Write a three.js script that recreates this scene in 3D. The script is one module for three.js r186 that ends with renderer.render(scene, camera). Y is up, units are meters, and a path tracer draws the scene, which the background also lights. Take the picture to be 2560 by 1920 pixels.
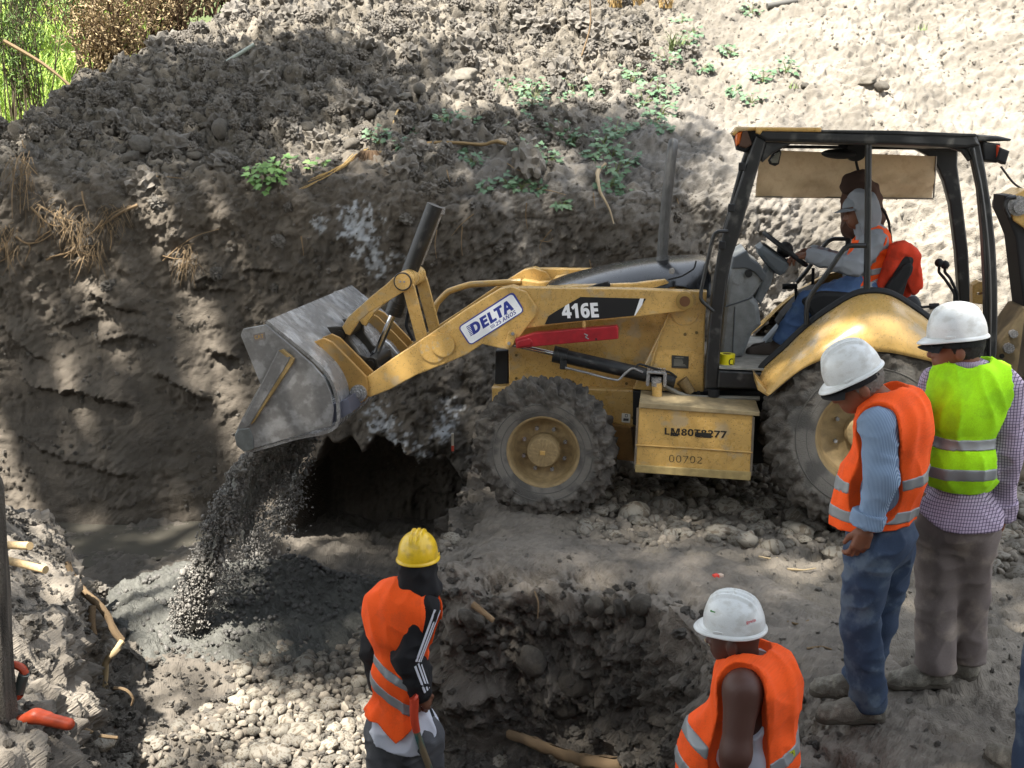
import * as THREE from 'three';
import { mergeGeometries, mergeVertices, toCreasedNormals } from 'three/addons/utils/BufferGeometryUtils.js';
import { RoundedBoxGeometry } from 'three/addons/geometries/RoundedBoxGeometry.js';
import { createNoise3D, createNoise4D } from 'simplex-noise';

// ---------------------------------------------------------------- camera, sky, sun, exposure
const D2R = Math.PI / 180;
const PITCH = 11.8 * D2R, CAM_H = 2.5, FPX = 2777.5;
const scene = new THREE.Scene();
const camera = new THREE.PerspectiveCamera(2 * Math.atan(960 / FPX) / D2R, 4 / 3, 0.1, 400);
camera.position.set(0, CAM_H, 0);
camera.rotation.set(-PITCH, 0, 0);
const renderer = new THREE.WebGLRenderer({ antialias: true });
renderer.setSize(1024, 768);
renderer.toneMapping = THREE.LinearToneMapping;
renderer.toneMappingExposure = 4.0;
renderer.shadowMap.enabled = true;

const SUN = new THREE.Vector3(-0.3, 0.87, 0.39).normalize();
const sun = new THREE.DirectionalLight(new THREE.Color().setRGB(1, 0.95, 0.86), 5);
sun.position.copy(SUN).multiplyScalar(40).add(new THREE.Vector3(0, 0, -8));
sun.target.position.set(0, 0, -8);
sun.castShadow = true;
sun.shadow.radius = 2.2;
sun.shadow.mapSize.set(4096, 4096);
Object.assign(sun.shadow.camera, { left: -14, right: 14, top: 14, bottom: -14, near: 1, far: 90 });
scene.add(sun, sun.target);
{ // clear, slightly hazy summer sky: pale at the horizon, bluer overhead
  const W = 256, H = 128, d = new Float32Array(W * H * 4);
  for (let j = 0; j < H; j++) for (let i = 0; i < W; i++) {
    const el = (j + 0.5) / H * Math.PI - Math.PI / 2, s = Math.max(0, Math.sin(el)), k = Math.pow(1 - s, 2.2), o = (j * W + i) * 4;
    d[o] = 0.42 + 0.24 * k; d[o + 1] = 0.465 + 0.2 * k; d[o + 2] = 0.54 + 0.1 * k; d[o + 3] = 1;
  }
  const t = new THREE.DataTexture(d, W, H, THREE.RGBAFormat, THREE.FloatType);
  t.mapping = THREE.EquirectangularReflectionMapping; t.magFilter = THREE.LinearFilter; t.needsUpdate = true;
  scene.background = t; scene.environment = t;
}

// ---------------------------------------------------------------- helpers
const mulberry = (a) => () => { a |= 0; a = a + 0x6D2B79F5 | 0; let t = Math.imul(a ^ a >>> 15, 1 | a); t = t + Math.imul(t ^ t >>> 7, 61 | t) ^ t; return ((t ^ t >>> 14) >>> 0) / 4294967296; };
const n3 = createNoise3D(mulberry(11)), n4 = createNoise4D(mulberry(12));
const lerp = (a, b, t) => a + (b - a) * t, clamp = (x, a = 0, b = 1) => Math.min(b, Math.max(a, x));
const sst = (a, b, x) => { const t = clamp((x - a) / (b - a)); return t * t * (3 - 2 * t); };
const fbm = (x, y, z, o = 4) => { let s = 0, a = 0.5; for (let i = 0; i < o; i++) { s += a * n3(x, y, z); x = x * 2.03 + 7.1; y = y * 2.03 + 3.7; z = z * 2.03 + 1.3; a *= 0.5; } return s; };
const h3 = (x, y, z) => { let h = Math.imul(x, 374761393) ^ Math.imul(y, 668265263) ^ Math.imul(z, 1274126177); h = Math.imul(h ^ h >>> 13, 1274126177); return ((h ^ h >>> 16) >>> 0) / 4294967296; };
function worley(x, y, z) { // distance to the nearest and second nearest feature point
  const X = Math.floor(x), Y = Math.floor(y), Z = Math.floor(z); let a = 9, b = 9;
  for (let i = -1; i < 2; i++) for (let j = -1; j < 2; j++) for (let k = -1; k < 2; k++) {
    const u = X + i, v = Y + j, w = Z + k;
    const dx = u + h3(u, v, w) - x, dy = v + h3(u + 91, v, w) - y, dz = w + h3(u, v + 57, w) - z, d = dx * dx + dy * dy + dz * dz;
    if (d < a) { b = a; a = d; } else if (d < b) b = d;
  }
  return [Math.sqrt(a), Math.sqrt(b)];
}
const V3 = (x, y, z) => new THREE.Vector3(x, y, z);
const mid = (a, b, t = 0.5) => V3().lerpVectors(a, b, t);
// where the line of sight through a point of the photograph (2560 x 1920) meets a plane of the place: only used to measure the place
const cp = Math.cos(PITCH), sp = Math.sin(PITCH);
function ray(u, v) { const x = (u - 1280) / FPX, y = -(v - 960) / FPX; return V3(x, y * cp - sp, -y * sp - cp); }
const atY = (u, v, y) => { const r = ray(u, v), t = (y - CAM_H) / r.y; return V3(r.x * t, y, r.z * t); };
const atZ = (u, v, z) => { const r = ray(u, v), t = z / r.z; return V3(r.x * t, CAM_H + r.y * t, z); };

const lin = (r, g, b) => new THREE.Color().setRGB(r, g, b);
const col = (h) => new THREE.Color(h);
function mat(c, o = {}) { return new THREE.MeshStandardMaterial({ color: c instanceof THREE.Color ? c : col(c), roughness: 0.8, side: THREE.DoubleSide, ...o }); }
function phys(c, o = {}) { return new THREE.MeshPhysicalMaterial({ color: c instanceof THREE.Color ? c : col(c), roughness: 0.8, side: THREE.DoubleSide, ...o }); }
const taken = {};
function numbered(name) { const n = taken[name] = (taken[name] ?? -1) + 1; return n ? name + '_' + String(n).padStart(3, '0') : name; }
function mesh(name, geo, m, parent) {
  const o = new THREE.Mesh(geo, m); o.name = parent ? name : numbered(name); o.castShadow = o.receiveShadow = true; (parent || scene).add(o); return o;
}
function tag(o, label, category, group) { o.userData.label = label; o.userData.category = category; if (group) o.userData.group = group; return o; }
function structure(o) { o.userData.kind = 'structure'; return o; }
function stuff(o) { o.userData.kind = 'stuff'; return o; }
function thing(name, label, category, group, pos) { const g = new THREE.Group(); g.name = numbered(name); scene.add(g); if (pos) g.position.copy(pos); return tag(g, label, category, group); }
function dataTex(size, fn, srgb = true, rep = 1) { // fn(u, v) -> [r, g, b] in 0..1, tiles when fn does
  const d = new Uint8Array(size * size * 4);
  for (let j = 0; j < size; j++) for (let i = 0; i < size; i++) { const c = fn(i / size, j / size), o = (j * size + i) * 4; d[o] = clamp(c[0]) * 255; d[o + 1] = clamp(c[1]) * 255; d[o + 2] = clamp(c[2]) * 255; d[o + 3] = 255; }
  const t = new THREE.DataTexture(d, size, size); t.wrapS = t.wrapT = THREE.RepeatWrapping; t.magFilter = THREE.LinearFilter; t.minFilter = THREE.LinearMipmapLinearFilter; t.generateMipmaps = true;
  if (srgb) t.colorSpace = THREE.SRGBColorSpace; t.repeat.set(rep, rep); t.needsUpdate = true; return t;
}
// noise that tiles over the unit square (walk round two circles)
function tile(u, v, f, seed = 0) { const a = u * 6.28318, b = v * 6.28318, R = f / 6.28318; return n4(Math.cos(a) * R + seed, Math.sin(a) * R, Math.cos(b) * R + seed * 1.7, Math.sin(b) * R); }
function tileFbm(u, v, f, o = 4, seed = 0) { let s = 0, a = 0.5; for (let i = 0; i < o; i++) { s += a * tile(u, v, f, seed + i * 5.3); f *= 2.1; a *= 0.55; } return s; }
function rep(t, x, y = x) { const c = t.clone(); c.repeat.set(x, y); c.needsUpdate = true; return c; }
const EARTH_BUMP = dataTex(512, (u, v) => { const g = 0.5 + 0.45 * tileFbm(u, v, 22, 5); return [g, g, g]; }, false);
const GRIME = dataTex(512, (u, v) => { const g = 0.86 + 0.16 * tileFbm(u, v, 5, 6, 3) + 0.05 * tile(u, v, 90, 9); return [g, g * 0.985, g * 0.96]; });
const ROUGH = dataTex(256, (u, v) => { const g = 0.62 + 0.35 * tileFbm(u, v, 7, 5, 8); return [g, g, g]; }, false);

function gridGeo(nu, nv, fn, colorFn, uvFn) { // fn(i, j) -> [x, y, z]
  const P = new Float32Array(nu * nv * 3), C = colorFn ? new Float32Array(nu * nv * 3) : null, U = new Float32Array(nu * nv * 2), I = new Uint32Array((nu - 1) * (nv - 1) * 6);
  let q = 0;
  for (let j = 0; j < nv; j++) for (let i = 0; i < nu; i++) {
    const o = j * nu + i, p = fn(i, j); P[o * 3] = p[0]; P[o * 3 + 1] = p[1]; P[o * 3 + 2] = p[2];
    if (C) { const c = colorFn(i, j, p); C[o * 3] = c[0]; C[o * 3 + 1] = c[1]; C[o * 3 + 2] = c[2]; }
    const w = uvFn ? uvFn(i, j, p) : [i / (nu - 1), j / (nv - 1)]; U[o * 2] = w[0]; U[o * 2 + 1] = w[1];
    if (i < nu - 1 && j < nv - 1) { const a = o, b = o + 1, c = o + nu, d = c + 1; I[q++] = a; I[q++] = b; I[q++] = d; I[q++] = a; I[q++] = d; I[q++] = c; }
  }
  const g = new THREE.BufferGeometry(); g.setAttribute('position', new THREE.BufferAttribute(P, 3)); g.setAttribute('uv', new THREE.BufferAttribute(U, 2));
  if (C) g.setAttribute('color', new THREE.BufferAttribute(C, 3)); g.setIndex(new THREE.BufferAttribute(I, 1)); g.computeVertexNormals(); return g;
}
function lines(list) { // [[from, to, step], ...] -> sorted coordinates
  const r = []; for (const [a, b, s] of list) { const n = Math.max(1, Math.round((b - a) / s)); for (let i = 0; i < n; i++) r.push(a + (b - a) * i / n); } r.push(list[list.length - 1][1]); return r;
}
function tube(pts, r, seg = 24, rad = 8, closed = false) { return new THREE.TubeGeometry(new THREE.CatmullRomCurve3(pts.map((p) => p.isVector3 ? p : V3(...p)), closed, 'catmullrom', 0.2), seg, r, rad, closed); }
function taper(pts, r0, r1, seg = 14, rad = 6, wob = 0) { // a tube that thins from r0 to r1
  const c = new THREE.CatmullRomCurve3(pts.map((p) => p.isVector3 ? p : V3(...p))), g = new THREE.TubeGeometry(c, seg, 1, rad), P = g.attributes.position, q = V3();
  for (let i = 0; i <= seg; i++) { c.getPointAt(i / seg, q); const r = lerp(r0, r1, i / seg); for (let j = 0; j <= rad; j++) { const k = i * (rad + 1) + j, w = r * (1 + wob * n3(q.x * 9 + j, q.y * 9, q.z * 9)); P.setXYZ(k, q.x + (P.getX(k) - q.x) * w, q.y + (P.getY(k) - q.y) * w, q.z + (P.getZ(k) - q.z) * w); } }
  g.computeVertexNormals(); return g;
}
function rod(a, b, r, seg = 16, r2 = r) { // cylinder from a to b
  const d = V3().subVectors(b, a), g = new THREE.CylinderGeometry(r2, r, d.length(), seg); g.applyQuaternion(new THREE.Quaternion().setFromUnitVectors(V3(0, 1, 0), d.clone().normalize())); g.translate((a.x + b.x) / 2, (a.y + b.y) / 2, (a.z + b.z) / 2); return g;
}
function shapeOf(pts) { const s = new THREE.Shape(); pts.forEach((p, i) => i ? s.lineTo(p[0], p[1]) : s.moveTo(p[0], p[1])); return s; }
function prism(pts, z0, z1, bevel = 0.008, holes = []) { // outline in x, y extruded from z0 up to z1 with chamfered rims
  const s = shapeOf(pts); for (const h of holes) s.holes.push(new THREE.Path(h.map((p) => new THREE.Vector2(p[0], p[1]))));
  const b = Math.min(bevel, (z1 - z0) * 0.45), g = new THREE.ExtrudeGeometry(s, { depth: z1 - z0 - 2 * b, bevelEnabled: b > 0, bevelThickness: b, bevelSize: b, bevelOffset: -b, bevelSegments: 2, curveSegments: 12 });
  g.translate(0, 0, z0 + b); return g;
}
function smoothPts(pts, n = 6, closed = true) { const c = new THREE.CatmullRomCurve3(pts.map((p) => V3(p[0], p[1], 0)), closed, 'centripetal'); return c.getPoints(pts.length * n).slice(0, closed ? -1 : undefined).map((p) => [p.x, p.y]); }
function roundPts(pts, r, n = 5) { // rounds every corner of a polygon
  const out = [], N = pts.length;
  for (let i = 0; i < N; i++) {
    const p = pts[i], a = pts[(i + N - 1) % N], b = pts[(i + 1) % N], la = Math.hypot(a[0] - p[0], a[1] - p[1]), lb = Math.hypot(b[0] - p[0], b[1] - p[1]), k = Math.min(r, la * 0.45, lb * 0.45);
    const A = [p[0] + (a[0] - p[0]) * k / la, p[1] + (a[1] - p[1]) * k / la], B = [p[0] + (b[0] - p[0]) * k / lb, p[1] + (b[1] - p[1]) * k / lb];
    for (let t = 0; t <= n; t++) { const s = t / n, w = 1 - s; out.push([w * w * A[0] + 2 * w * s * p[0] + s * s * B[0], w * w * A[1] + 2 * w * s * p[1] + s * s * B[1]]); }
  }
  return out;
}
function rbox(w, h, d, x, y, z, r = 0.01) { const g = new RoundedBoxGeometry(w, h, d, 2, Math.min(r, w * 0.49, h * 0.49, d * 0.49)); g.translate(x, y, z); return g; }
const strip = (g) => { const q = g.index ? g.toNonIndexed() : g; for (const k of Object.keys(q.attributes)) if (!['position', 'normal', 'uv', 'color'].includes(k)) q.deleteAttribute(k); return q; };
const merged = (list) => mergeGeometries(list.map(strip));
function boxUV(g, s = 1) { // uv in metres from the dominant axis of each face
  const q = g.index ? g.toNonIndexed() : g; q.computeVertexNormals(); const P = q.attributes.position, N = q.attributes.normal, U = new Float32Array(P.count * 2);
  for (let i = 0; i < P.count; i++) { const f = i - i % 3; const nx = Math.abs(N.getX(f)), ny = Math.abs(N.getY(f)), nz = Math.abs(N.getZ(f)), x = P.getX(i) * s, y = P.getY(i) * s, z = P.getZ(i) * s;
    const w = nz >= nx && nz >= ny ? [x, y] : nx >= ny ? [z, y] : [x, z]; U[i * 2] = w[0]; U[i * 2 + 1] = w[1]; }
  q.setAttribute('uv', new THREE.BufferAttribute(U, 2)); return q;
}
function lump(seed, rough = 0.25, detail = 3, freq = 1.3, flat = 0) { // an uneven stone or clod of radius about 1
  let g = mergeVertices(new THREE.IcosahedronGeometry(1, detail).deleteAttribute('uv').deleteAttribute('normal')); const P = g.attributes.position, v = V3();
  for (let i = 0; i < P.count; i++) { v.fromBufferAttribute(P, i); const k = 1 + rough * fbm(v.x * freq + seed * 13.7, v.y * freq + seed, v.z * freq - seed * 3.1, 4) * 1.6; v.multiplyScalar(k); if (flat) v.y *= 1 - flat; P.setXYZ(i, v.x, v.y, v.z); }
  g.computeVertexNormals(); const U = new Float32Array(P.count * 2); for (let i = 0; i < P.count; i++) { U[i * 2] = P.getX(i); U[i * 2 + 1] = P.getZ(i) + P.getY(i); } g.setAttribute('uv', new THREE.BufferAttribute(U, 2)); return g;
}
// ---------------------------------------------------------------- ground and earth bank
function sdPoly(poly, x, z) { // signed distance to a closed outline, positive inside
  let d = 1e9, s = false;
  for (let i = 0, j = poly.length - 1; i < poly.length; j = i++) {
    const [ax, az] = poly[i], [bx, bz] = poly[j], ex = bx - ax, ez = bz - az, wx = x - ax, wz = z - az, t = clamp((wx * ex + wz * ez) / (ex * ex + ez * ez)), dx = wx - ex * t, dz = wz - ez * t;
    d = Math.min(d, dx * dx + dz * dz); if ((az > z) !== (bz > z) && x < (bx - ax) * (z - az) / (bz - az) + ax) s = !s;
  }
  return (s ? 1 : -1) * Math.sqrt(d);
}
const BENCH = [[-0.15, -13], [-0.22, -9.5], [-0.34, -8.2], [-0.44, -7.2], [-0.47, -6.55], [-0.2, -6.4], [0.3, -6.38], [0.85, -6.12], [1.1, -5.6], [1.22, -4.9], [1.32, -4.2], [1.45, -3], [1.45, 9], [60, 9], [60, -13]];
const LBANK = [[-60, -9.0], [-5.6, -9.25], [-4.5, -9.1], [-3.75, -8.55], [-3.15, -7.6], [-2.95, -6.9], [-2.72, -6.2], [-2.4, -5.2], [-1.9, -3.6], [-1.9, 9], [-60, 9]];
function groundBase(x, z, back = 0) {
  const w = 0.07 * n3(x * 1.7, 3, z * 1.7);
  const dB = sdPoly(BENCH, x, z) + w - back, dL = sdPoly(LBANK, x, z) + w * 1.6 - back;
  const yb = -0.03 * clamp(x - 0.2, 0, 2.6) * sst(-5.2, -6.4, z) + 0.03 * n3(x * 0.9, 1, z * 0.9), yl = 0.02 + 0.12 * n3(x * 0.8, 5, z * 0.8) + 0.25 * sst(-6.5, -4, z);
  let yf = -1.17 + 0.05 * n3(x * 1.1, 9, z * 1.1) - 0.06 * sst(-8.4, -10, z) - 0.3 * sst(-9.3, -10.3, z) * sst(-2.7, -2.2, x); yf = lerp(yf, 0.75, sst(-3.7, -2.2, z)); 
  const edge = sst(0.0, 0.35, dB), tB = sst(-0.24, 0.0, dB) * 0.9 + edge * 0.1, tL = sst(-0.25, 0.1, dL) * 0.62 + sst(0.0, 0.75, dL) * 0.38;
  return { h: Math.max(lerp(yf, yb, tB), lerp(yf, yl, tL)), tB, tL, dB, dL };
}
function groundH(x, z) { return groundBase(x, z).h; }
const MUDMAT = mat('#ffffff', { vertexColors: true, roughness: 0.95, bumpMap: rep(EARTH_BUMP, 2.6), bumpScale: 0.014 });
function cobbleZone(x, z) { // how thickly river stones lie here
  const a = sst(-2.3, -1.5, x + 0.3 * n3(x * 2, 4, z * 2)) * sst(-0.35, -0.6, x) * sst(-8.2, -7.5, z + 0.35 * n3(x * 2, 14, z * 2)) * sst(-5.0, -5.4, z);
  const b = sst(-6.85, -7.15, z + 0.16 * n3(x * 2, 24, z * 2) - 0.06 * x) * sst(-10.2, -9.4, z) * sst(0.35, 0.75, x);
  const c = sst(3.0, 3.4, x + 0.5 * n3(x, 7, z)) * sst(-5.7, -6.2, z) * sst(-10, -9, z);
  const d = sst(-6.62, -6.45, z) * sst(-6.15, -6.3, z) * sst(-0.6, 0, x) * sst(1.0, 0.6, x) * 0; 
  return Math.max(a, b, c, d);
}
const gx = lines([[-60, -9, 3], [-9, -4.8, 0.12], [-4.8, 4.6, 0.02], [4.6, 8, 0.1], [8, 60, 3]]), gz = lines([[-12.9, -10.2, 0.04], [-10.2, -5.2, 0.02], [-5.2, -3.6, 0.03], [-3.6, 4, 0.12], [4, 30, 2]]);
function groundPoint(x, z) {
  const b = groundBase(x, z, 0.24), f = Math.max(1 - Math.abs(b.tB - 0.5) * 2, 1 - Math.abs(b.tL - 0.5) * 2, 0), steep = sst(0.05, 0.6, f);
  let py = b.h;
  if (Math.abs(x) < 9 && z < 2 && steep < 0.9) {
    const c = worley(x * 8, py * 8, z * 8), fl = sst(-0.3, -1, py), rough = sst(0.0, 0.45, fbm(x * 1.1, 4, z * 1.1, 3) + 0.1);
    py += (1 - steep) * ((0.5 - c[0]) * 0.07 * (0.3 + 0.7 * rough) + 0.03 * fbm(x * 6, 1, z * 6, 4) + 0.01 * n3(x * 15, 6, z * 15) + 0.03 * fbm(x * 1.6, 2, z * 1.6, 3) + (0.4 + 0.6 * rough) * 0.018 * n3(x * 24, 2, z * 24) - 0.035 * Math.pow(1 - Math.abs(n3(x * 1.6, 3, z * 5)), 3) * fl);
  }
  return [x, py, z, b, steep];
}
const gInfo = [];
const ground = structure(mesh('ground', gridGeo(gx.length, gz.length, (i, j) => { const p = groundPoint(gx[i], gz[gz.length - 1 - j]); gInfo[j * gx.length + i] = p; return p; }, (i, j, p) => {
  const b = p[3], n = fbm(p[0] * 1.3, p[1] * 2, p[2] * 1.3, 4), m = n3(p[0] * 14, p[1] * 14, p[2] * 14), lb = sst(-0.2, 0.4, b.dL);
  const fl = 1 - Math.max(b.tB, b.tL); // pit floor: damp mud; bench top: trodden dry earth
  let k = 0.125 + 0.045 * n + 0.02 * m; let c = [k * 1.15, k, k * 0.82];
  const wet = fl * sst(-0.35, 0.3, n + 0.35) * 0.5 + p[4] * 0.35; c = c.map((v, q) => lerp(v, [0.074, 0.064, 0.053][q], wet));
  const dry = sst(0.0, 0.5, fbm(p[0] * 0.8 + 5, 2, p[2] * 0.8, 3) + 0.25) * b.tB * (1 - p[4]); c = c.map((v, q) => lerp(v, [0.19, 0.164, 0.13][q], dry * 0.6));
  c = c.map((v, q) => lerp(v, [0.2, 0.178, 0.148][q] * (1 + 0.25 * m), lb * 0.7));
  return c;
}, (i, j, p) => [p[0], p[2] + p[1]]), MUDMAT));

// the raw faces of the pit: sheets that follow the edge, from the top over the lip down to the floor
const faceSpots = [];
function pitFace(name, path, s0, s1, step, inw, rows, prof, colorFn, amp) {
  const c = new THREE.CatmullRomCurve3(path.map(([x, z]) => V3(x, 0, z)), false, 'centripetal'), L = c.getLength(), nu = Math.round(L * (s1 - s0) / step), q = V3(), tn = V3(), info = [];
  const g = gridGeo(nu, rows, (i, j) => {
    const s = s0 + (s1 - s0) * i / (nu - 1), t = j / (rows - 1); c.getPointAt(s, q); c.getTangentAt(s, tn); let nx = tn.z * inw, nz = -tn.x * inw; // away from the solid side
    const [o, k] = prof(t), top = groundH(q.x - nx * 0.05, q.z - nz * 0.05) + 0.012, bot = Math.min(-1.12, groundH(q.x + nx * 0.5, q.z + nz * 0.5)); let x = q.x + nx * o, z = q.z + nz * o, y = k > 0 ? lerp(bot, top, k) : bot + k * 0.1; if (o < -0.05) { y = groundH(x, z) + (0.02 * fbm(x * 6, 1, z * 6, 4) + 0.012 * n3(x * 24, 2, z * 24)) * sst(-0.8, -0.5, o) + 0.014 * sst(-0.8, -0.6, o) - 0.05 * sst(-0.7, -0.8, o); }
    const e = (o < 0 ? sst(-0.3, -0.02, o) : 1) * sst(1, 0.9, t), c1 = worley(x * 4.5, y * 4.5, z * 4.5), c2 = worley(x * 11 + 3, y * 11, z * 11), c3 = worley(x * 26, y * 26 + 5, z * 26);
    const d = e * amp * (0.24 * fbm(x * 1.8, y * 1.8 + 4, z * 1.8, 4) + 0.15 * (0.5 - c1[0]) + 0.13 * (0.5 - c2[0]) + 0.06 * (0.5 - c3[0]) + 0.03 * n3(x * 33, y * 33, z * 33)) + 0.03 * sst(0.3, 0.5, t); const fy = sst(0.35, 0.1, k) + sst(0.8, 1, k);
    x += nx * d * (1 - 0.6 * fy); z += nz * d * (1 - 0.6 * fy); y += d * fy * 0.6; info[j * nu + i] = [t, k, c2[1] - c2[0]]; if (t > 0.3 && t < 0.93 && h3(i, j, 77) < 0.055) faceSpots.push([x + nx * 0.005, y, z + nz * 0.005, name === 'bench_face']); return [x, y, z];
  }, (i, j, p) => colorFn(p, info[j * nu + i]), (i, j, p) => [p[0] + p[2] * 0.8, p[1] + p[2] * 0.4]);
  return structure(mesh(name, g, MUDMAT));
}
pitFace('bench_face', BENCH.slice(0, 12), 0.12, 1, 0.0165, -1, 132, (t) => t < 0.34 ? [lerp(-0.8, -0.01, t / 0.34), 1] : t < 0.82 ? [0.0 + 0.24 * Math.pow((t - 0.34) / 0.48, 1.6) + 0.04, 1 - (t - 0.34) / 0.48] : [lerp(0.28, 0.55, (t - 0.82) / 0.18), -(t - 0.82) / 0.18], (p, [t, k]) => { const n = fbm(p[0] * 2, p[1] * 2, p[2] * 2, 4), m = n3(p[0] * 18, p[1] * 18, p[2] * 18), v = (0.088 + 0.045 * n + 0.018 * m) * (1 + 0.65 * sst(0.72, 1, k)); return [v * 1.15, v, v * 0.83]; }, 1);
pitFace('side_bank_face', LBANK.slice(1, 10), 0.0, 1, 0.0185, 1, 130, (t) => t < 0.5 ? [lerp(-1.5, -0.02, t / 0.5), 1] : t < 0.85 ? [0.02 + 0.16 * Math.pow((t - 0.5) / 0.35, 1.4), 1 - (t - 0.5) / 0.35] : [lerp(0.18, 0.5, (t - 0.85) / 0.15), -(t - 0.85) / 0.15], (p, [t, k]) => { const n = fbm(p[0] * 2, p[1] * 2, p[2] * 2, 4), m = n3(p[0] * 18, p[1] * 18, p[2] * 18), v = lerp(0.11, 0.2, sst(0.5, 0.9, k) * sst(-0.3, 0.2, n + 0.1)) * (1 + 0.4 * n + 0.15 * m); return [v * 1.15, v, v * 0.82]; }, 0.9);

// --- the cut earth bank behind the machine: wall, crest, slope of dumped clods, talus on the right
const zl = (x, y) => atZ(x / 2.304, 480 + y / 2.304, -11.1);
const LEDGES = [
  [[0, 770], [120, 870], [200, 940], [290, 990]], [[110, 1090], [260, 1140], [340, 1160], [430, 1150], [560, 1190], [640, 1200], [800, 1245]], [[860, 1050], [1000, 1110], [1100, 1170], [1230, 1235]],
  [[490, 560], [600, 640], [700, 690], [810, 705]], [[330, 785], [450, 760], [570, 715]], [[540, 890], [640, 860], [760, 845], [900, 875]], [[1150, 925], [1260, 960], [1380, 995]], [[1050, 520], [1200, 512], [1350, 525]],
  [[1050, 570], [1200, 575], [1360, 592]], [[960, 950], [1010, 990], [1065, 1045]], [[60, 1390], [330, 1510], [600, 1570], [840, 1625]], [[620, 450], [700, 475], [770, 500]], [[1380, 470], [1500, 455], [1640, 480]], [[1000, 1180], [1100, 1250], [1210, 1260]],
].map((l, k) => ({ p: l.map(([x, y]) => { const q = zl(x, y); return [q.x, q.y]; }), a: [0.13, 0.15, 0.12, 0.1, 0.1, 0.06, 0.1, 0.05, 0.06, 0.05, 0.06, 0.05, 0.09, 0.05][k] }));
const CAVE = [[700, 1215], [770, 1160], [830, 1112], [880, 1098], [960, 1082], [1010, 1112], [1100, 1132], [1200, 1160]].map(([u, v]) => { const q = atZ(u, v, -11.0); return [q.x, q.y]; });
const polyY = (p, x) => { for (let i = 0; i < p.length - 1; i++) if (x <= p[i + 1][0]) return lerp(p[i][1], p[i + 1][1], (x - p[i][0]) / (p[i + 1][0] - p[i][0])); return p[p.length - 1][1]; };
function ledge(x, y) {
  let s = 0;
  for (const { p, a } of LEDGES) {
    const x0 = p[0][0], x1 = p[p.length - 1][0], f = sst(x0 - 0.02, x0 + 0.15, x) * sst(x1 + 0.02, x1 - 0.15, x); if (f <= 0) continue;
    const d = y - polyY(p, clamp(x, x0, x1)) - 0.018 * n3(x * 22, 1, 1) - 0.02 * n3(x * 6, 1, 5); s += f * a * (d > 0 ? Math.exp(-d / (0.16 + a)) * sst(0, 0.012, d) : -0.25 * Math.exp(d / 0.12));
  }
  return s;
}
function caveIn(x, y) { const f = sst(-2.5, -2.05, x) * sst(0.3, -0.2, x), d = polyY(CAVE, clamp(x, CAVE[0][0], CAVE[CAVE.length - 1][0])) + 0.11 * n3(x * 3.1, 2, 2) + 0.05 * n3(x * 9, 2, 2) - y; return f * sst(0, 0.26, d) * (1.3 - 0.2 * sst(0.7, 1.3, d)); }
const ridge = (x) => 4.35 + (x + 3.35) * 0.69 - 0.3 * Math.max(0, -4.9 - x) + 0.12 * n3(x * 1.6, 0, 4) + 0.05 * n3(x * 5, 0, 4);
function bankProfile(x, t) { // smooth section: t runs up the wall, over the crest and up the slope
  let wy, wz, ty, tz;
  if (t < 3.4) { wy = -1.5 + t; wz = -10.95 - 0.07 * t; } else if (t < 4.3) { const s = (t - 3.4) / 0.9, w = 1 - s; wy = w * w * 1.9 + 2 * w * s * 2.25 + s * s * 2.5; wz = -(w * w * 11.19 + 2 * w * s * 11.24 + s * s * 11.85); } else { const d = t - 4.3; wy = 2.5 + 0.60 * d; wz = -11.85 - 0.8 * d; }
  if (t < 4.3) { const s = t / 4.3; ty = -0.45 + 2.95 * s; tz = -9.45 - 2.55 * Math.sign(s) * Math.pow(Math.abs(s), 1.15); } else { const d = t - 4.3; ty = 2.5 + 0.62 * d; tz = -12 - 0.78 * d; }
  const m = sst(2.55, 3.9, x + 0.25 * n3(x, t, 3));
  let y = lerp(wy, ty, m), z = lerp(wz, tz, m);
  z += 0.22 * n3(x * 0.35, y * 0.25, 6) + sst(0.5, 2.2, y) * sst(-2.0, -0.6, x) * sst(3.4, 2.2, x) * sst(3.4, 2.6, y) * 0.3;
  const r = ridge(x), e = y - r; if (e > -0.3) { y = r - 0.3 + (e + 0.3) * (e < 0.1 ? 1 - 0.4 * sst(-0.3, 0.1, e) : 0) + (e >= 0.1 ? 0.24 - (e - 0.1) * 0.55 : 0); }
  return [y, z, m];
}
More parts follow.
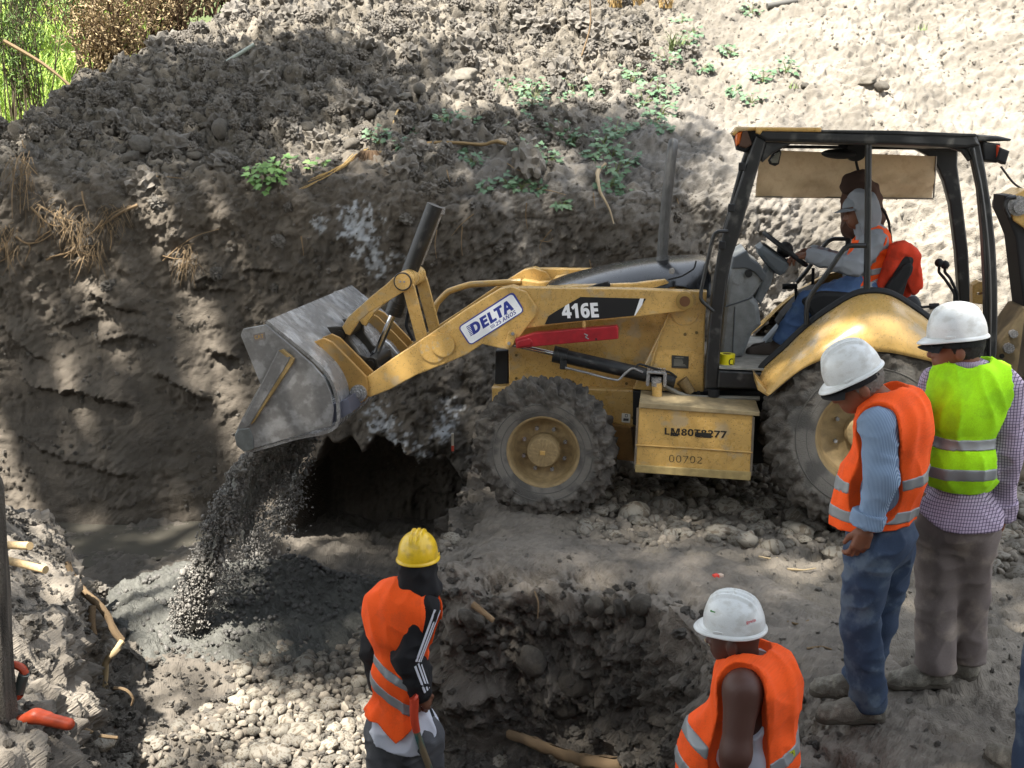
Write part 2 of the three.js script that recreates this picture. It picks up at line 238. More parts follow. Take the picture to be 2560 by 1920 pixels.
function bankPoint(x, t) {
  let [y, z, m] = bankProfile(x, t);
  if (Math.abs(x) > 9.2) return [x, y, z, 0, 0, m, 0];
  const [y2, z2] = bankProfile(x, t + 0.05); let ny = -(z2 - z), nz = (y2 - y); const l = Math.hypot(ny, nz) || 1; ny /= l; nz /= l; if (nz < 0 && ny < 0) { ny = -ny; nz = -nz; }
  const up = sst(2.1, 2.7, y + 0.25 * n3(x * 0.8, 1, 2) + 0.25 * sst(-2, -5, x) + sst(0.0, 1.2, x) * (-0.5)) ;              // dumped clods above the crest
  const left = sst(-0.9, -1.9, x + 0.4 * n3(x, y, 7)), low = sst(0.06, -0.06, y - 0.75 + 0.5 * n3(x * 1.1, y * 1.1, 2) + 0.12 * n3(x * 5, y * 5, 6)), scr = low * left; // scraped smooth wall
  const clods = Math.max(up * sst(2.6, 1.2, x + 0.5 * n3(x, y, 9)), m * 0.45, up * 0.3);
  const c1 = worley(x * 4.2, y * 4.2, z * 4.2), c2 = worley(x * 9.5 + 3, y * 9.5, z * 9.5), c3 = worley(x * 21, y * 21 + 5, z * 21);
  let d = clods * (0.13 * fbm(x * 2.2, y * 2.2, z * 2.2, 3) + Math.max(0, 0.55 - c1[0]) * 0.16 * sst(-0.3, 0.3, n3(x * 1.3, y, z * 1.3)) + (0.5 - c2[0]) * 0.13 + ((0.5 - c3[0]) * 0.075 + 0.035 * n3(x * 30, y * 30, z * 30)) * (1 - 0.55 * sst(1.8, 3, x))) + (1 - clods) * (1 - scr * 0.8) * (0.09 * fbm(x * 1.7, y * 1.7, z * 1.7, 5) + 0.05 * fbm(x * 6, y * 4, z * 6, 4) + 0.05 * (0.5 - c2[0]) * sst(-0.1, 0.4, fbm(x * 2, y * 2, 8, 2) + 0.25) + (0.5 - c3[0]) * 0.035 + 0.012 * n3(x * 26, y * 26, z * 26));
  d += scr * (0.035 * fbm(x * 1.2, y * 3, 4, 3) + 0.007 * n3(x * 2.5, (y + 0.25 * x * n3(x * 0.4, 1, 1)) * 42, 7) + 0.012 * n3(x * 30, y * 3, 4) * sst(0, 0.4, n3(x * 2, y * 2, 1)) + 0.03 * (0.5 - c3[0]) * sst(0.05, 0.3, fbm(x * 1.8, y * 1.8, 18, 3)) + 0.06 * (0.5 - c2[0]) * sst(0.05, 0.35, fbm(x * 1.8, y * 1.8, 18, 3)));
  if (y < 2.1) { d += ledge(x, y) * left; const rg = n3(x * 2.3, y * 0.35, 12); d += 0.06 * (1 - left) * (1 - m) * (1 - Math.abs(rg)); }
  const cv = y < 1 ? caveIn(x, y) : 0;
  const crack = (1 - m) * (1 - left) * (1 - up) * sst(0.05, 0.0, worley(x * 2.6 + 0.3 * n3(x * 5, y * 5, 2), y * 2.6, 3)[1] - worley(x * 2.6 + 0.3 * n3(x * 5, y * 5, 2), y * 2.6, 3)[0]); d -= crack * 0.02;
  return [x + 0.05 * clods * n3(x * 6, y * 6, z * 6), y + ny * d, z + nz * d - cv, up, scr, m, crack, clods];
}
const bx = lines([[-40, -9.2, 2.5], [-9.2, -7, 0.12], [-7, 6.6, 0.0205], [6.6, 9.2, 0.12], [9.2, 40, 2.5]]), bt = lines([[-1.2, 0, 0.2], [0, 4.3, 0.0205], [4.3, 9.4, 0.0265], [9.4, 13, 0.3], [13, 30, 2]]);
const STAIN = [[900, 560, 70], [925, 610, 60], [945, 655, 45], [880, 540, 40], [1010, 700, 30], [960, 1040, 55], [1120, 1055, 45], [1130, 1020, 50], [1000, 1085, 45], [1060, 1110, 40], [800, 560, 28], [1000, 640, 25]].map(([u, v, r]) => { const p = atZ(u, v, -11.15); return [p.x, p.y, r / FPX * 11.3]; });
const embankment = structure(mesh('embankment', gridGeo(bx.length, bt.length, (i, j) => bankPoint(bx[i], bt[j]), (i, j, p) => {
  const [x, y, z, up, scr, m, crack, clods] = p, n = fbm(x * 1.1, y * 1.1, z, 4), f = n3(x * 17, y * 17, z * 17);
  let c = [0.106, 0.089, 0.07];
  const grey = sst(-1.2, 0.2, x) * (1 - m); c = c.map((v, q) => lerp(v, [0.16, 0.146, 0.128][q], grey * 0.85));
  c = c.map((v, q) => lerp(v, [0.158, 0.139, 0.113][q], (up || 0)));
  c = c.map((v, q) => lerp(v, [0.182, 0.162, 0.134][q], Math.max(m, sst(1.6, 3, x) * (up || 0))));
  
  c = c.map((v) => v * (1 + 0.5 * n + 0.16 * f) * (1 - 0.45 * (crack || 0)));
  let s = 0; for (const [sx, sy, r] of STAIN) s = Math.max(s, 1 - Math.hypot(x - sx, (y - sy)) / r); if (s > 0 && y < 2.2) { const k = sst(0.36, 0.62, s * 0.5 + 0.75 * fbm(x * 11, y * 11, 3, 5) + 0.16); c = c.map((v, q) => lerp(v, [0.4, 0.415, 0.43][q], k)); }
  return c;
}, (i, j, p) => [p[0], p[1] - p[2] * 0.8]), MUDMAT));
// ---------------------------------------------------------------- shade trees beside the viewpoint dapple the pit; added row behind blocks sky light
const proj = (p) => { const y = p.y - CAM_H, d = -p.z * cp - y * sp; return [1280 + FPX * p.x / d, 960 - FPX * (y * cp - p.z * sp) / d]; };
function onBank(u, v) { // the point of the earth bank seen at (u, v)
  let z = -11.4, best = null; for (let it = 0; it < 6; it++) { const x = atZ(u, v, z).x; let lo = 0.2, hi = 9.2; for (let k = 0; k < 22; k++) { const m = (lo + hi) / 2, q = bankProfile(x, m); proj(V3(x, q[0], q[1]))[1] > v ? lo = m : hi = m; } const b = bankPoint(x, lo); best = V3(b[0], b[1], b[2]); best.t = lo; z = bankProfile(x, lo)[1]; } return best;
}
function bankNormal(x, t) { const q = (a, b) => { const p = bankProfile(a, b); return V3(a, p[0], p[1]); }, a = q(x + 0.08, t).sub(q(x - 0.08, t)), b = q(x, t + 0.08).sub(q(x, t - 0.08)); const n = V3().crossVectors(a, b).normalize(); return n.z < 0 && n.y < 0 ? n.negate() : n; }
function onGround(u, v) { const r = ray(u, v); let t = 2; for (let k = 0; k < 700; k++) { t += 0.02; const y = CAM_H + r.y * t; if (y <= groundH(r.x * t, r.z * t)) return V3(r.x * t, y, r.z * t); } return V3(r.x * t, CAM_H + r.y * t, r.z * t); }
const BARK = mat('#5b5148', { roughness: 1, bumpMap: rep(EARTH_BUMP, 2), bumpScale: 0.02 });
{
  const rnd = mulberry(77), LEAF = phys('#ffffff', { color: lin(0.055, 0.105, 0.025), roughness: 0.6 });
  const clump = (() => { const P = [], N = 46; for (let k = 0; k < N; k++) { const a = rnd() * 6.283, u = rnd() * 2 - 1, r = 0.42 * Math.cbrt(rnd()), c = V3(Math.cos(a) * Math.sqrt(1 - u * u) * r, u * r * 0.7, Math.sin(a) * Math.sqrt(1 - u * u) * r), q = new THREE.Quaternion().setFromEuler(new THREE.Euler((rnd() - 0.5) * 1.3, rnd() * 6.283, (rnd() - 0.5) * 1.3)), l = 0.075 + 0.05 * rnd(), w = l * 0.45, v = [[0, 0, l], [w, 0.01, 0], [-w, 0.01, 0], [0, 0, -l]].map((p) => V3(...p).applyQuaternion(q).add(c)); for (const i of [0, 1, 2, 1, 3, 2]) P.push(v[i].x, v[i].y, v[i].z); } const g = new THREE.BufferGeometry(); g.setAttribute('position', new THREE.Float32BufferAttribute(P, 3)); g.computeVertexNormals(); return g; })();
  const kx = -SUN.x / SUN.y, kz = SUN.z / SUN.y; // foot of the sun ray through (x, y, z) on y = 0: (x + kx y, z - kz y)
  const g1 = (x, c, w) => Math.exp(-(((x - c) / w) ** 2));
  const inBand = (a, b) => a < -1.9 && b < -10.1 && b > -12.5;
  function cover(a, b) { // how closed the crown stands over this spot of ground
    const n = n3(a * 0.55, b * 0.55, 3) + 0.5 * n3(a * 1.3, b * 1.3, 8);
    if (b < -15.0 || a > 5.4 || a < -9.5 || b > -1.5) return 0;
    let d = 0.86 + 0.25 * n;
    if (a > 2.7 + 0.45 * n && b < -10.95) d = 0; if (a > 0.45 + 0.5 * n && b < -13.7) d = 0.0; if (b < -12 && a > 1.7 + 0.3 * n + (b + 13.7) * 0.25 && b < -13.0) d *= 0.25; if (b < -15.2 - a * 0.2 && a < -5) d = 0;
    d -= 0.85 * g1(a, -0.95, 0.75) * g1(b, -13.0, 0.45); // sunlit clods above the bucket
    if (inBand(a, b)) d = 1.1 * sst(0.3, 0.12, n3(a * 1.9, 1, 4) + 0.25 * n3(a * 5, 2, 4)); // open crown: light runs down the cut wall
    if (a < -2.2 && b > -8.9) d = 0.3 + 0.5 * n; // bank on the far side of the pit
    d -= 1.0 * g1(a, -1.6, 0.7) * g1(b, -6.1, 0.9) + 0.55 * g1(a, -3.4, 0.5) * g1(b, -8.6, 0.9) + 0.4 * g1(a, -2.2, 0.3) * g1(b, -8.4, 0.5);
    if (a > -0.6 && a < 2.6 && b > -7.2 && b < -6.1) d = 0.6 + 0.6 * n3(a * 1.6, b * 2.5, 6);
    if (a > 1.2 && b < -6.8 && b > -9.8) d = 0.66 + 0.5 * n;
    if (a > 3.3 && b < -5.8) d -= 0.3; if (a > 0.8 && b > -5.8) d = 0.95; d -= 0.9 * g1(a, -2.75, 0.5) * g1(b, -7.35, 0.65);
    return d;
  }
  const trunks = [[-6.4, -4.6, 0.3], [4.4, -1.2, 0.34], [-2.6, 0.6, 0.26]].map(([x, z, r]) => ({ x, z, r, list: [] }));
  for (let k = 0; k < 4600; k++) {
    const a = -9.5 + 15 * rnd(), b = -15.4 + 14.2 * rnd(), y = 7.4 + 2.6 * rnd() + 0.5 * n3(a * 0.4, b * 0.4, 2); const c = cover(a, b); if (rnd() > c * 0.66) { rnd(); continue; }
    const x = a - kx * y, z = b + kz * y; let t = trunks[0], best = 1e9; for (const q of trunks) { const d = Math.hypot(q.x - x, q.z - z) - (q === trunks[1] ? 1 : 0); if (d < best) { best = d; t = q; } } const bd = inBand(a, b); t.list.push([x, y, z, bd ? 0.38 + 0.2 * rnd() : 0.6 + 0.75 * rnd(), rnd() * 6.283]); if (bd) for (let e = 0; e < 4; e++) { const a2 = a + (rnd() - 0.5) * 0.7, b2 = b + (rnd() - 0.5) * 0.9; if (rnd() < cover(a2, b2)) t.list.push([a2 - kx * y, y + (rnd() - 0.5) * 0.3, b2 + kz * y, 0.38 + 0.2 * rnd(), rnd() * 6.283]); }
  }
  const addedTreeRow = [[-9, 7.5, 0.22], [-3.4, 9, 0.24], [2.6, 8.2, 0.22], [8.2, 7, 0.24]].map(([x, z, r]) => { const q = { x, z, r, list: [] }; for (let k = 0; k < 620; k++) { const u = rnd() * 6.283, v = Math.cbrt(rnd()), s = rnd() * 2 - 1, w = Math.sqrt(1 - s * s); q.list.push([x + Math.cos(u) * w * v * 3.4, 4.6 + s * v * 4.4, z + Math.sin(u) * w * v * 2.2, 0.9 + 0.8 * rnd(), rnd() * 6.283]); } return q; }); trunks.push(...addedTreeRow);  // unseen trees added behind the camera to keep sky light off the cut wall
  const labels = ['tall leafy tree beyond the side bank of the pit', 'tall leafy tree behind the standing men', 'tall leafy tree near the viewpoint over the pit', 'added unseen bushy tree at the end of the row behind the viewpoint, beyond the side bank', 'added unseen bushy tree in the row behind the viewpoint, in line with the pit', 'added unseen bushy tree in the row behind the viewpoint, in line with the bench', 'added unseen bushy tree at the end of the row behind the standing men'];
  trunks.forEach((t, n) => {
    const g = thing('shade_tree', labels[n], 'tree', null, V3(t.x, groundH(t.x, t.z) - 0.1, t.z)), oy = g.position.y, top = V3(0.3 * (n % 3 - 1), 6 - oy, 0.2);
    mesh('trunk', taper([V3(0, 0, 0), V3(0.08, 2, 0.05), V3(0.1 * (n % 3 - 1), 4, 0.1), top, V3(top.x * 1.3, 7.6 - oy, 0.3)], t.r, t.r * 0.45, 24, 12, 0.12), BARK, g);
    for (let k = 0; k < 14; k++) { const q = t.list[Math.floor((k + 0.5) / 14 * t.list.length)]; if (!q) continue; const e = V3(q[0] - t.x, q[1] - oy - 0.2, q[2] - t.z), s = V3(top.x * 0.8, 4.6 - oy + 0.15 * k, 0.15); mesh('limb', taper([s, mid(s, e, 0.4).add(V3(0, 0.7, 0)), e], t.r * 0.36, 0.025, 12, 7, 0.1), BARK, g); }
    const c = new THREE.InstancedMesh(clump, LEAF, t.list.length); c.name = 'crown'; c.castShadow = c.receiveShadow = true; stuff(c); const m = new THREE.Matrix4(), q4 = new THREE.Quaternion(); t.list.forEach(([x, y, z, s, r], i) => { c.setMatrixAt(i, m.compose(V3(x - t.x, y - oy, z - t.z), q4.setFromAxisAngle(V3(0, 1, 0), r), V3(s, s, s))); }); g.add(c);
  });
}
// ---------------------------------------------------------------- backhoe loader (own frame: x to its rear, y up, z towards its near side; z = 0 at the outer face of the tyres)
const PAINT_MAP = dataTex(512, (u, v) => { const w = tileFbm(u, v, 4, 6, 21), s = tile(u, v, 60, 4), k = sst(0.12, 0.42, w), g = (1 + 0.07 * tileFbm(u, v, 11, 4, 6)) * (1 - 0.42 * sst(0.62, 0.74, tile(u, v, 70, 14)) - 0.1 * sst(0.05, 0.0, Math.abs(tile(u * 1, v, 9, 17) + 0.2 * tile(u, v, 30, 3)))); return [lerp(0.76 * g, 0.68, k * 0.75 + 0.06 * s), lerp(0.615 * g, 0.605, k * 0.75), lerp(0.36 * g, 0.49, k * 0.75 + 0.05 * s)]; });
const DARK_MAP = dataTex(256, (u, v) => { const w = sst(0.05, 0.5, tileFbm(u, v, 6, 6, 31)) * 0.16 + 0.02 * tile(u, v, 80, 2); return [0.12 + w, 0.125 + w * 0.95, 0.13 + w * 0.85]; });
const STEEL_MAP = dataTex(512, (u, v) => { const w = tileFbm(u, v, 5, 6, 41), s = tileFbm(u, v, 26, 4, 7), k = sst(-0.1, 0.3, w); return [lerp(0.55, 0.7, k) + 0.06 * s, lerp(0.545, 0.7, k) + 0.06 * s, lerp(0.54, 0.7, k) + 0.06 * s]; });
const YEL = phys('#ffffff', { map: PAINT_MAP, roughness: 0.46, roughnessMap: ROUGH, clearcoat: 0.15, clearcoatRoughness: 0.4 });
const BLK = phys('#ffffff', { map: DARK_MAP, roughness: 0.42 });
const BLKROUGH = mat('#17181a', { roughness: 0.75 });
const STEEL = phys('#ffffff', { map: STEEL_MAP, roughness: 0.42, metalness: 0.35, roughnessMap: ROUGH });
const BRIGHT = phys('#aeb4ba', { roughness: 0.28, metalness: 0.9 });
const CHROME = phys('#d5d8da', { roughness: 0.12, metalness: 1 });
const DRYMUD = mat('#8d8171', { roughness: 0.95, bumpMap: rep(EARTH_BUMP, 4), bumpScale: 0.01 });
const GREYP = phys('#8e9499', { roughness: 0.5, map: rep(GRIME, 2) });
const DGREYP = phys('#4a4f54', { roughness: 0.55 });
const REDP = phys('#b3202e', { roughness: 0.4, map: rep(GRIME, 3), clearcoat: 0.3 });
const machine = thing('backhoe_loader', 'yellow backhoe loader tipping wet concrete from its raised front bucket', 'backhoe loader');
machine.position.set(0.21, 0, -7.385); machine.rotation.order = 'YXZ'; machine.rotation.set(0, -8 * D2R, -1.8 * D2R); machine.updateMatrixWorld(true);
const toLocal = machine.matrixWorld.clone().invert(), camL = V3(0, CAM_H, 0).applyMatrix4(toLocal);
function V(u, v, z) { const d = ray(u, v).transformDirection(toLocal), t = (z - camL.z) / d.z; return V3(camL.x + d.x * t, camL.y + d.y * t, z); }
const zoomA = ([x, y]) => [560 + x / 2.37, 480 + y / 2.37], zoomB = ([x, y]) => [1160 + x / 2.37, 640 + y / 2.37], zoomC = ([x, y]) => [1780 + x / 2.37, 290 + y / 2.37];
const on = (f, pts, z) => pts.map((p) => { const q = V(...f(p), z); return [q.x, q.y]; });
const pA = (x, y, z) => V(...zoomA([x, y]), z), pB = (x, y, z) => V(...zoomB([x, y]), z), pC = (x, y, z) => V(...zoomC([x, y]), z);
const part = (name, g, m, parent = machine) => mesh(name, g, m, parent);
const plate = (name, f, pts, z0, z1, m, bevel = 0.006, parent = machine, holes) => part(name, boxUV(prism(on(f, pts, z1), z0, z1, bevel, holes)), m, parent);
const disc = (c, r, z0, z1, seg = 28) => { const g = new THREE.CylinderGeometry(r, r, z1 - z0, seg); g.rotateX(Math.PI / 2); g.translate(c.x, c.y, (z0 + z1) / 2); return g; };
// print on a flat sheet: texture laid over the sheet's own rectangle (origin, u axis, v axis in the sheet's plane)
function decal(name, pts, z, tex, o, ux, vy, parent = machine, mm = {}, thick = 0.003) {
  const g = prism(pts, z, z + thick, 0), P = g.attributes.position, U = g.attributes.uv, ul = ux[0] ** 2 + ux[1] ** 2, vl = vy[0] ** 2 + vy[1] ** 2;
  for (let i = 0; i < P.count; i++) { const x = P.getX(i) - o[0], y = P.getY(i) - o[1]; U.setXY(i, (x * ux[0] + y * ux[1]) / ul, (x * vy[0] + y * vy[1]) / vl); }
  return part(name, g, phys('#ffffff', { map: tex, roughness: 0.5, ...mm }), parent);
}
function canvasTex(w, h, draw) { const c = document.createElement('canvas'); c.width = w; c.height = h; const x = c.getContext('2d'); draw(x, w, h); const t = new THREE.CanvasTexture(c); t.colorSpace = THREE.SRGBColorSpace; t.anisotropy = 8; return t; }

// ---- wheels
const TYREMAT = mat('#ffffff', { vertexColors: true, roughness: 0.92, bumpMap: rep(EARTH_BUMP, 3), bumpScale: 0.008 });
function wheel(name, c, R, W, rr, seed, front) {
  const g = new THREE.Group(); g.name = name; machine.add(g); g.position.copy(c);
  const half = [[rr, 0.36], [rr + 0.012, 0.42], [lerp(rr, R, 0.25), 0.475], [lerp(rr, R, 0.5), 0.5], [lerp(rr, R, 0.7), 0.49], [lerp(rr, R, 0.84), 0.465], [R * 0.955, 0.42], [R * 0.985, 0.34], [R, 0.2], [R * 1.004, 0.07]];
  const prof = new THREE.CatmullRomCurve3([...half, ...half.slice().reverse().map(([r, z]) => [r, -z])].map(([r, z]) => V3(r, z * W, 0)), false, 'centripetal').getPoints(84);
  const NA = 260, N = front ? 20 : 22, info = [];
  const tg = gridGeo(NA + 1, prof.length, (i, j) => {
    const a = (i % NA) / NA * 6.283185, p = prof[j]; let r = p.x, z = p.y; const sh = sst(0.62, 0.93, (r - rr) / (R - rr));
    const ph = N * a / 6.283185 + Math.abs(z) / W * 1.5 + (z < 0 ? 0.5 : 0), fr = ph - Math.floor(ph), lug = sst(0.02, 0.1, fr) * sst(0.56, 0.48, fr), x3 = Math.cos(a) * r, y3 = Math.sin(a) * r;
    const mud = sst(0.5, 0.6, (r - rr) / (R - rr) + 0.32 * fbm(x3 * 3.5 + seed, y3 * 3.5, z * 2, 4) + 0.06), c1 = worley(x3 * 15 + seed, y3 * 15, z * 15), c2 = worley(x3 * 34, y3 * 34 + seed, z * 34);
    r += sh * (lug - 0.75) * 0.058 * (1 - mud * 0.4) + mud * ((0.5 - c1[0]) * 0.05 + (0.5 - c2[0]) * 0.032 + 0.006) * lerp(0.4, 1, sh); z += Math.sign(z) * mud * (1 - sh * 0.4) * ((0.5 - c1[0]) * 0.05 + (0.5 - c2[0]) * 0.024 + 0.006);
    info[j * (NA + 1) + i] = [mud, sh, a]; return [Math.cos(a) * r, Math.sin(a) * r, z];
  }, (i, j, p) => {
    const [m, sh] = info[j * (NA + 1) + i], n = fbm(p[0] * 4, p[1] * 4 + seed, p[2] * 4, 4), f = n3(p[0] * 40, p[1] * 40, p[2] * 40), dust = sst(-0.2, 0.3, n + 0.1), q = 0.55 + 0.45 * sst(-0.3, 0.3, fbm(p[0] * 9, p[1] * 9, 5 + seed, 3));
    const rub = [lerp(0.085, 0.165, dust), lerp(0.08, 0.152, dust), lerp(0.072, 0.133, dust)], md = [0.1 * q + 0.015 * f, 0.088 * q + 0.015 * f, 0.074 * q + 0.012 * f]; return rub.map((v, k) => lerp(v, md[k], sst(0.15, 0.6, m)));
  }, (i, j) => [i / NA * 6.28 * R, j / 84 * W * 2]);
  part('tyre', tg, TYREMAT, g); for (const [q, w] of [[0.2, 0.46], [0.42, 0.497]]) part('sidewall_ring', new THREE.TorusGeometry(lerp(rr, R, q), 0.004, 6, 90).translate(0, 0, W * w), mat(lin(0.1, 0.094, 0.084), { roughness: 0.95 }), g);
  const L = (pts, m, n, seg = 64) => { const q = new THREE.LatheGeometry(pts.map(([r, z]) => new THREE.Vector2(r, z)), seg); q.rotateX(Math.PI / 2); return part(n, q, m, g); };
  const z = W * 0.36, RIM = phys('#a8926a', { map: rep(GRIME, 4, 2), roughness: 0.75 });
  const e = front ? 1 : 1.28;
  L([[rr - 0.03, -z], [rr + 0.016, -z], [rr + 0.02, -z * 0.9], [rr - 0.02, -z * 0.8], [rr - 0.02, z * 0.75], [rr + 0.018, z * 0.95], [rr + 0.022, z + 0.014], [rr + 0.006, z + 0.02], [rr - 0.012, z + 0.006], [rr - 0.02, z * 0.7], [rr - 0.035, z * 0.5], [rr - 0.045, z * 0.36], [rr - 0.075 * e, z * 0.22], [rr * 0.5, z * 0.2], [0.02, z * 0.2]], RIM, 'rim');
  const hz = z * 0.2, hr = front ? 0.112 : 0.13, hl = front ? 0.13 : 0.06;
  L([[hr + 0.004, hz], [hr + 0.004, hz + hl * 0.6], [hr - 0.006, hz + hl * 0.66], [hr - 0.006, hz + hl * 0.95], [hr - 0.016, hz + hl], [0.001, hz + hl]], RIM, 'hub', 40);
  if (front) for (let k = 0; k < 4; k++) { const a = k * 1.5708 + 0.6; part('hub_boss', disc(V3(Math.cos(a) * 0.058, Math.sin(a) * 0.058, 0), 0.02, hz + hl - 0.004, hz + hl + 0.007, 18), RIM, g); }
  if (front) part('hub_cap', rbox(0.036, 0.03, 0.012, 0, 0, hz + hl + 0.003, 0.004), YEL, g);
  for (let k = 0; k < 8; k++) { const a = k / 8 * 6.2832 + 0.39, br = front ? 0.155 : 0.2; const b = new THREE.CylinderGeometry(0.014, 0.014, 0.03, 6); b.rotateX(Math.PI / 2); b.translate(Math.cos(a) * br, Math.sin(a) * br, hz + 0.015); part('lug_bolt', b, STEEL, g); }
  return g;
}
const fw = pB(467, 1165, -0.02), rw = V(2172, 1095, -0.02);
wheel('front_wheel', V3(fw.x, fw.y, -0.165), 0.482, 0.33, 0.245, 3, true);
wheel('rear_wheel', V3(rw.x, rw.y, -0.24), 0.665, 0.48, 0.335, 8, false);
wheel('front_wheel', V3(fw.x, fw.y, -2.08), 0.482, 0.33, 0.245, 5, true).rotation.y = Math.PI;
wheel('rear_wheel', V3(rw.x, rw.y, -2.0), 0.665, 0.48, 0.335, 6, false).rotation.y = Math.PI;
part('front_axle', merged([rod(V3(fw.x, fw.y, -0.35), V3(fw.x, fw.y, -1.9), 0.09), rbox(0.3, 0.26, 0.4, fw.x, fw.y + 0.06, -1.12, 0.03)]), DRYMUD); part('rear_axle', rod(V3(rw.x, rw.y, -0.35), V3(rw.x, rw.y, -1.9), 0.13), DRYMUD);

// ---- body
plate('engine_panel', zoomB, [[262, 545], [330, 425], [470, 200], [640, 175], [1010, 160], [1190, 138], [1270, 200], [1430, 205], [1422, 805], [265, 772]], -1.6, -0.62, YEL, 0.012);
plate('grille', zoomB, [[186, 562], [266, 556], [264, 770], [181, 768]], -1.6, -0.64, BLKROUGH, 0.012);
plate('frame_rail', zoomB, [[163, 778], [290, 770], [1050, 795], [1048, 1000], [985, 1020], [860, 985], [170, 1000]], -1.68, -0.54, YEL, 0.012);
plate('loader_tower', zoomB, [[1232, 260], [1300, 205], [1440, 210], [1424, 470], [1420, 810], [1100, 800], [1000, 790], [1062, 655], [1215, 345]], -0.61, -0.50, YEL, 0.01);
plate('loader_tower', zoomB, [[1232, 260], [1300, 205], [1440, 210], [1424, 470], [1420, 810], [1100, 800], [1000, 790], [1062, 655], [1215, 345]], -1.74, -1.63, YEL, 0.01);
plate('frame_bracket', zoomB, [[875, 1000], [990, 1015], [1010, 1220], [880, 1205]], -1.6, -0.5, phys('#9b7747', { roughness: 0.8, map: rep(GRIME, 2) }), 0.01);
part('tower_seam', tube([pB(1216, 345, -0.49), pB(1170, 450, -0.49), pB(1108, 650, -0.49)], 0.006, 10, 6), YEL);
part('pivot_arc', new THREE.TorusGeometry(0.095, 0.004, 6, 24, Math.PI).rotateZ(Math.PI).translate(pB(1310, 330, -0.5).x, pB(1310, 330, -0.5).y, -0.497), YEL);
{ // black bonnet: rounded hull over the engine
  const top = smoothPts(on(zoomB, [[470, 192], [560, 158], [700, 122], [900, 78], [1100, 48], [1290, 34], [1440, 34], [1468, 70]], -0.72), 5, false), bot = smoothPts(on(zoomB, [[470, 196], [560, 190], [700, 190], [900, 190], [1030, 190], [1180, 140], [1270, 200], [1466, 205]], -0.85), 5, false), n = top.length, m = 15;
  const g = gridGeo(n, m, (i, j) => { const s = j / (m - 1) * 2 - 1, q = Math.pow(Math.abs(s), 3.2), y = lerp(top[i][1], bot[Math.min(i, bot.length - 1)][1] - 0.01, q); return [top[i][0], y, -1.12 - s * 0.535 * Math.min(1, 0.72 + i / n)]; }, null, (i, j) => [i / 8, j / 8]);
  const b = part('bonnet', g, phys('#141517', { roughness: 0.38, roughnessMap: ROUGH })); const s = pB(1231, 90, -0.6);
  part('bonnet_latch', disc(V3(s.x, s.y, 0), 0.02, -0.64, -0.585, 18), STEEL, b);
  plate('bonnet_vent', zoomB, [[715, 188], [850, 152], [868, 172], [860, 190]], -0.66, -0.6, BLKROUGH, 0.004, b);
  part('bonnet_crease', tube([pB(1375, 30, -0.62), pB(1362, 75, -0.595), pB(1290, 120, -0.59), pB(1210, 140, -0.59)], 0.006, 12, 6), BLKROUGH, b);
}
const hp = (x, y, z) => V(1600 + x / 2.304, y / 2.304, z);
part('exhaust_stack', merged([taper([hp(126, 1510, -1), hp(140, 1300, -1), hp(165, 1050, -1), hp(182, 890, -1), hp(190, 842, -1.01), hp(193, 818, -1.04)], 0.041, 0.039, 24, 14), rod(hp(128, 1512, -1), hp(134, 1470, -1), 0.052, 18, 0.043)]), phys('#6a6c6f', { metalness: 0.6, roughness: 0.6, map: rep(GRIME, 2) }));

// ---- loader arms
const ARM_FRONT = [[822, 1112], [1000, 985], [1210, 848], [1420, 705], [1630, 575], [1700, 560], [1790, 590], [1858, 690], [1845, 735], [1720, 900], [1690, 935], [1640, 928], [1530, 902], [1440, 962], [1300, 1022], [1140, 1085], [980, 1172], [865, 1216], [835, 1200]];
const ARM_REAR = [[215, 200], [330, 187], [1000, 196], [1300, 208], [1342, 228], [1360, 268], [1345, 305], [1308, 326], [1000, 365], [600, 400], [380, 428], [250, 420]];
for (const dz of [0, -1.3]) {
  const arm = new THREE.Group(); arm.name = 'loader_arm'; machine.add(arm);
  part('arm_front', boxUV(prism(on(zoomA, ARM_FRONT, -0.34), -0.5 + dz, -0.34 + dz, 0.008)), YEL, arm);
  part('arm_rear', boxUV(prism(on(zoomB, ARM_REAR, -0.36), -0.48 + dz, -0.36 + dz, 0.008)), YEL, arm);
  const e = pA(1300, 905, -0.34), f = pA(1240, 930, -0.34), pv = pB(1308, 265, -0.36), bp = pA(797, 1192, -0.3);
  part('pin_boss', disc(e, 0.083, -0.345 + dz, -0.318 + dz, 40), YEL, arm); part('boss_plate', disc(f, 0.098, -0.345 + dz, -0.331 + dz, 36), YEL, arm);
  part('pivot_pin', merged([disc(pv, 0.062, -0.37 + dz, -0.345 + dz), disc(pv, 0.055, -0.62 + dz, -0.33 + dz)]), phys('#9a7d42', { roughness: 0.6 }), arm); part('pivot_pin_core', disc(pv, 0.036, -0.335 + dz, -0.32 + dz), phys('#6b4a30', { roughness: 0.7, metalness: 0.4 }), arm);
  part('bucket_pin', merged([disc(bp, 0.062, -0.32 + dz, -0.285 + dz), disc(bp, 0.04, -0.52 + dz, -0.27 + dz), disc(bp, 0.026, -0.28 + dz, -0.245 + dz, 8)]), STEEL, arm);
  part('retainer', boxUV(prism(roundPts(on(zoomA, [[1685, 825], [1715, 812], [1738, 840], [1715, 905], [1690, 925], [1665, 905]], -0.33), 0.02), -0.35 + dz, -0.325 + dz, 0.004)), YEL, arm);
  for (const [x, y] of [[1712, 838], [1690, 895]]) part('retainer_bolt', disc(pA(x, y, -0.33), 0.012, -0.33 + dz, -0.312 + dz, 10), STEEL, arm);
}
part('guard_tube', tube([pA(1228, 815, -1.5), pA(1236, 740, -1.5), pA(1262, 660, -1.5), pA(1330, 590, -1.5), pA(1460, 548, -1.5), pA(1600, 540, -1.5), pA(1760, 530, -1.5)], 0.026, 40, 10), YEL);
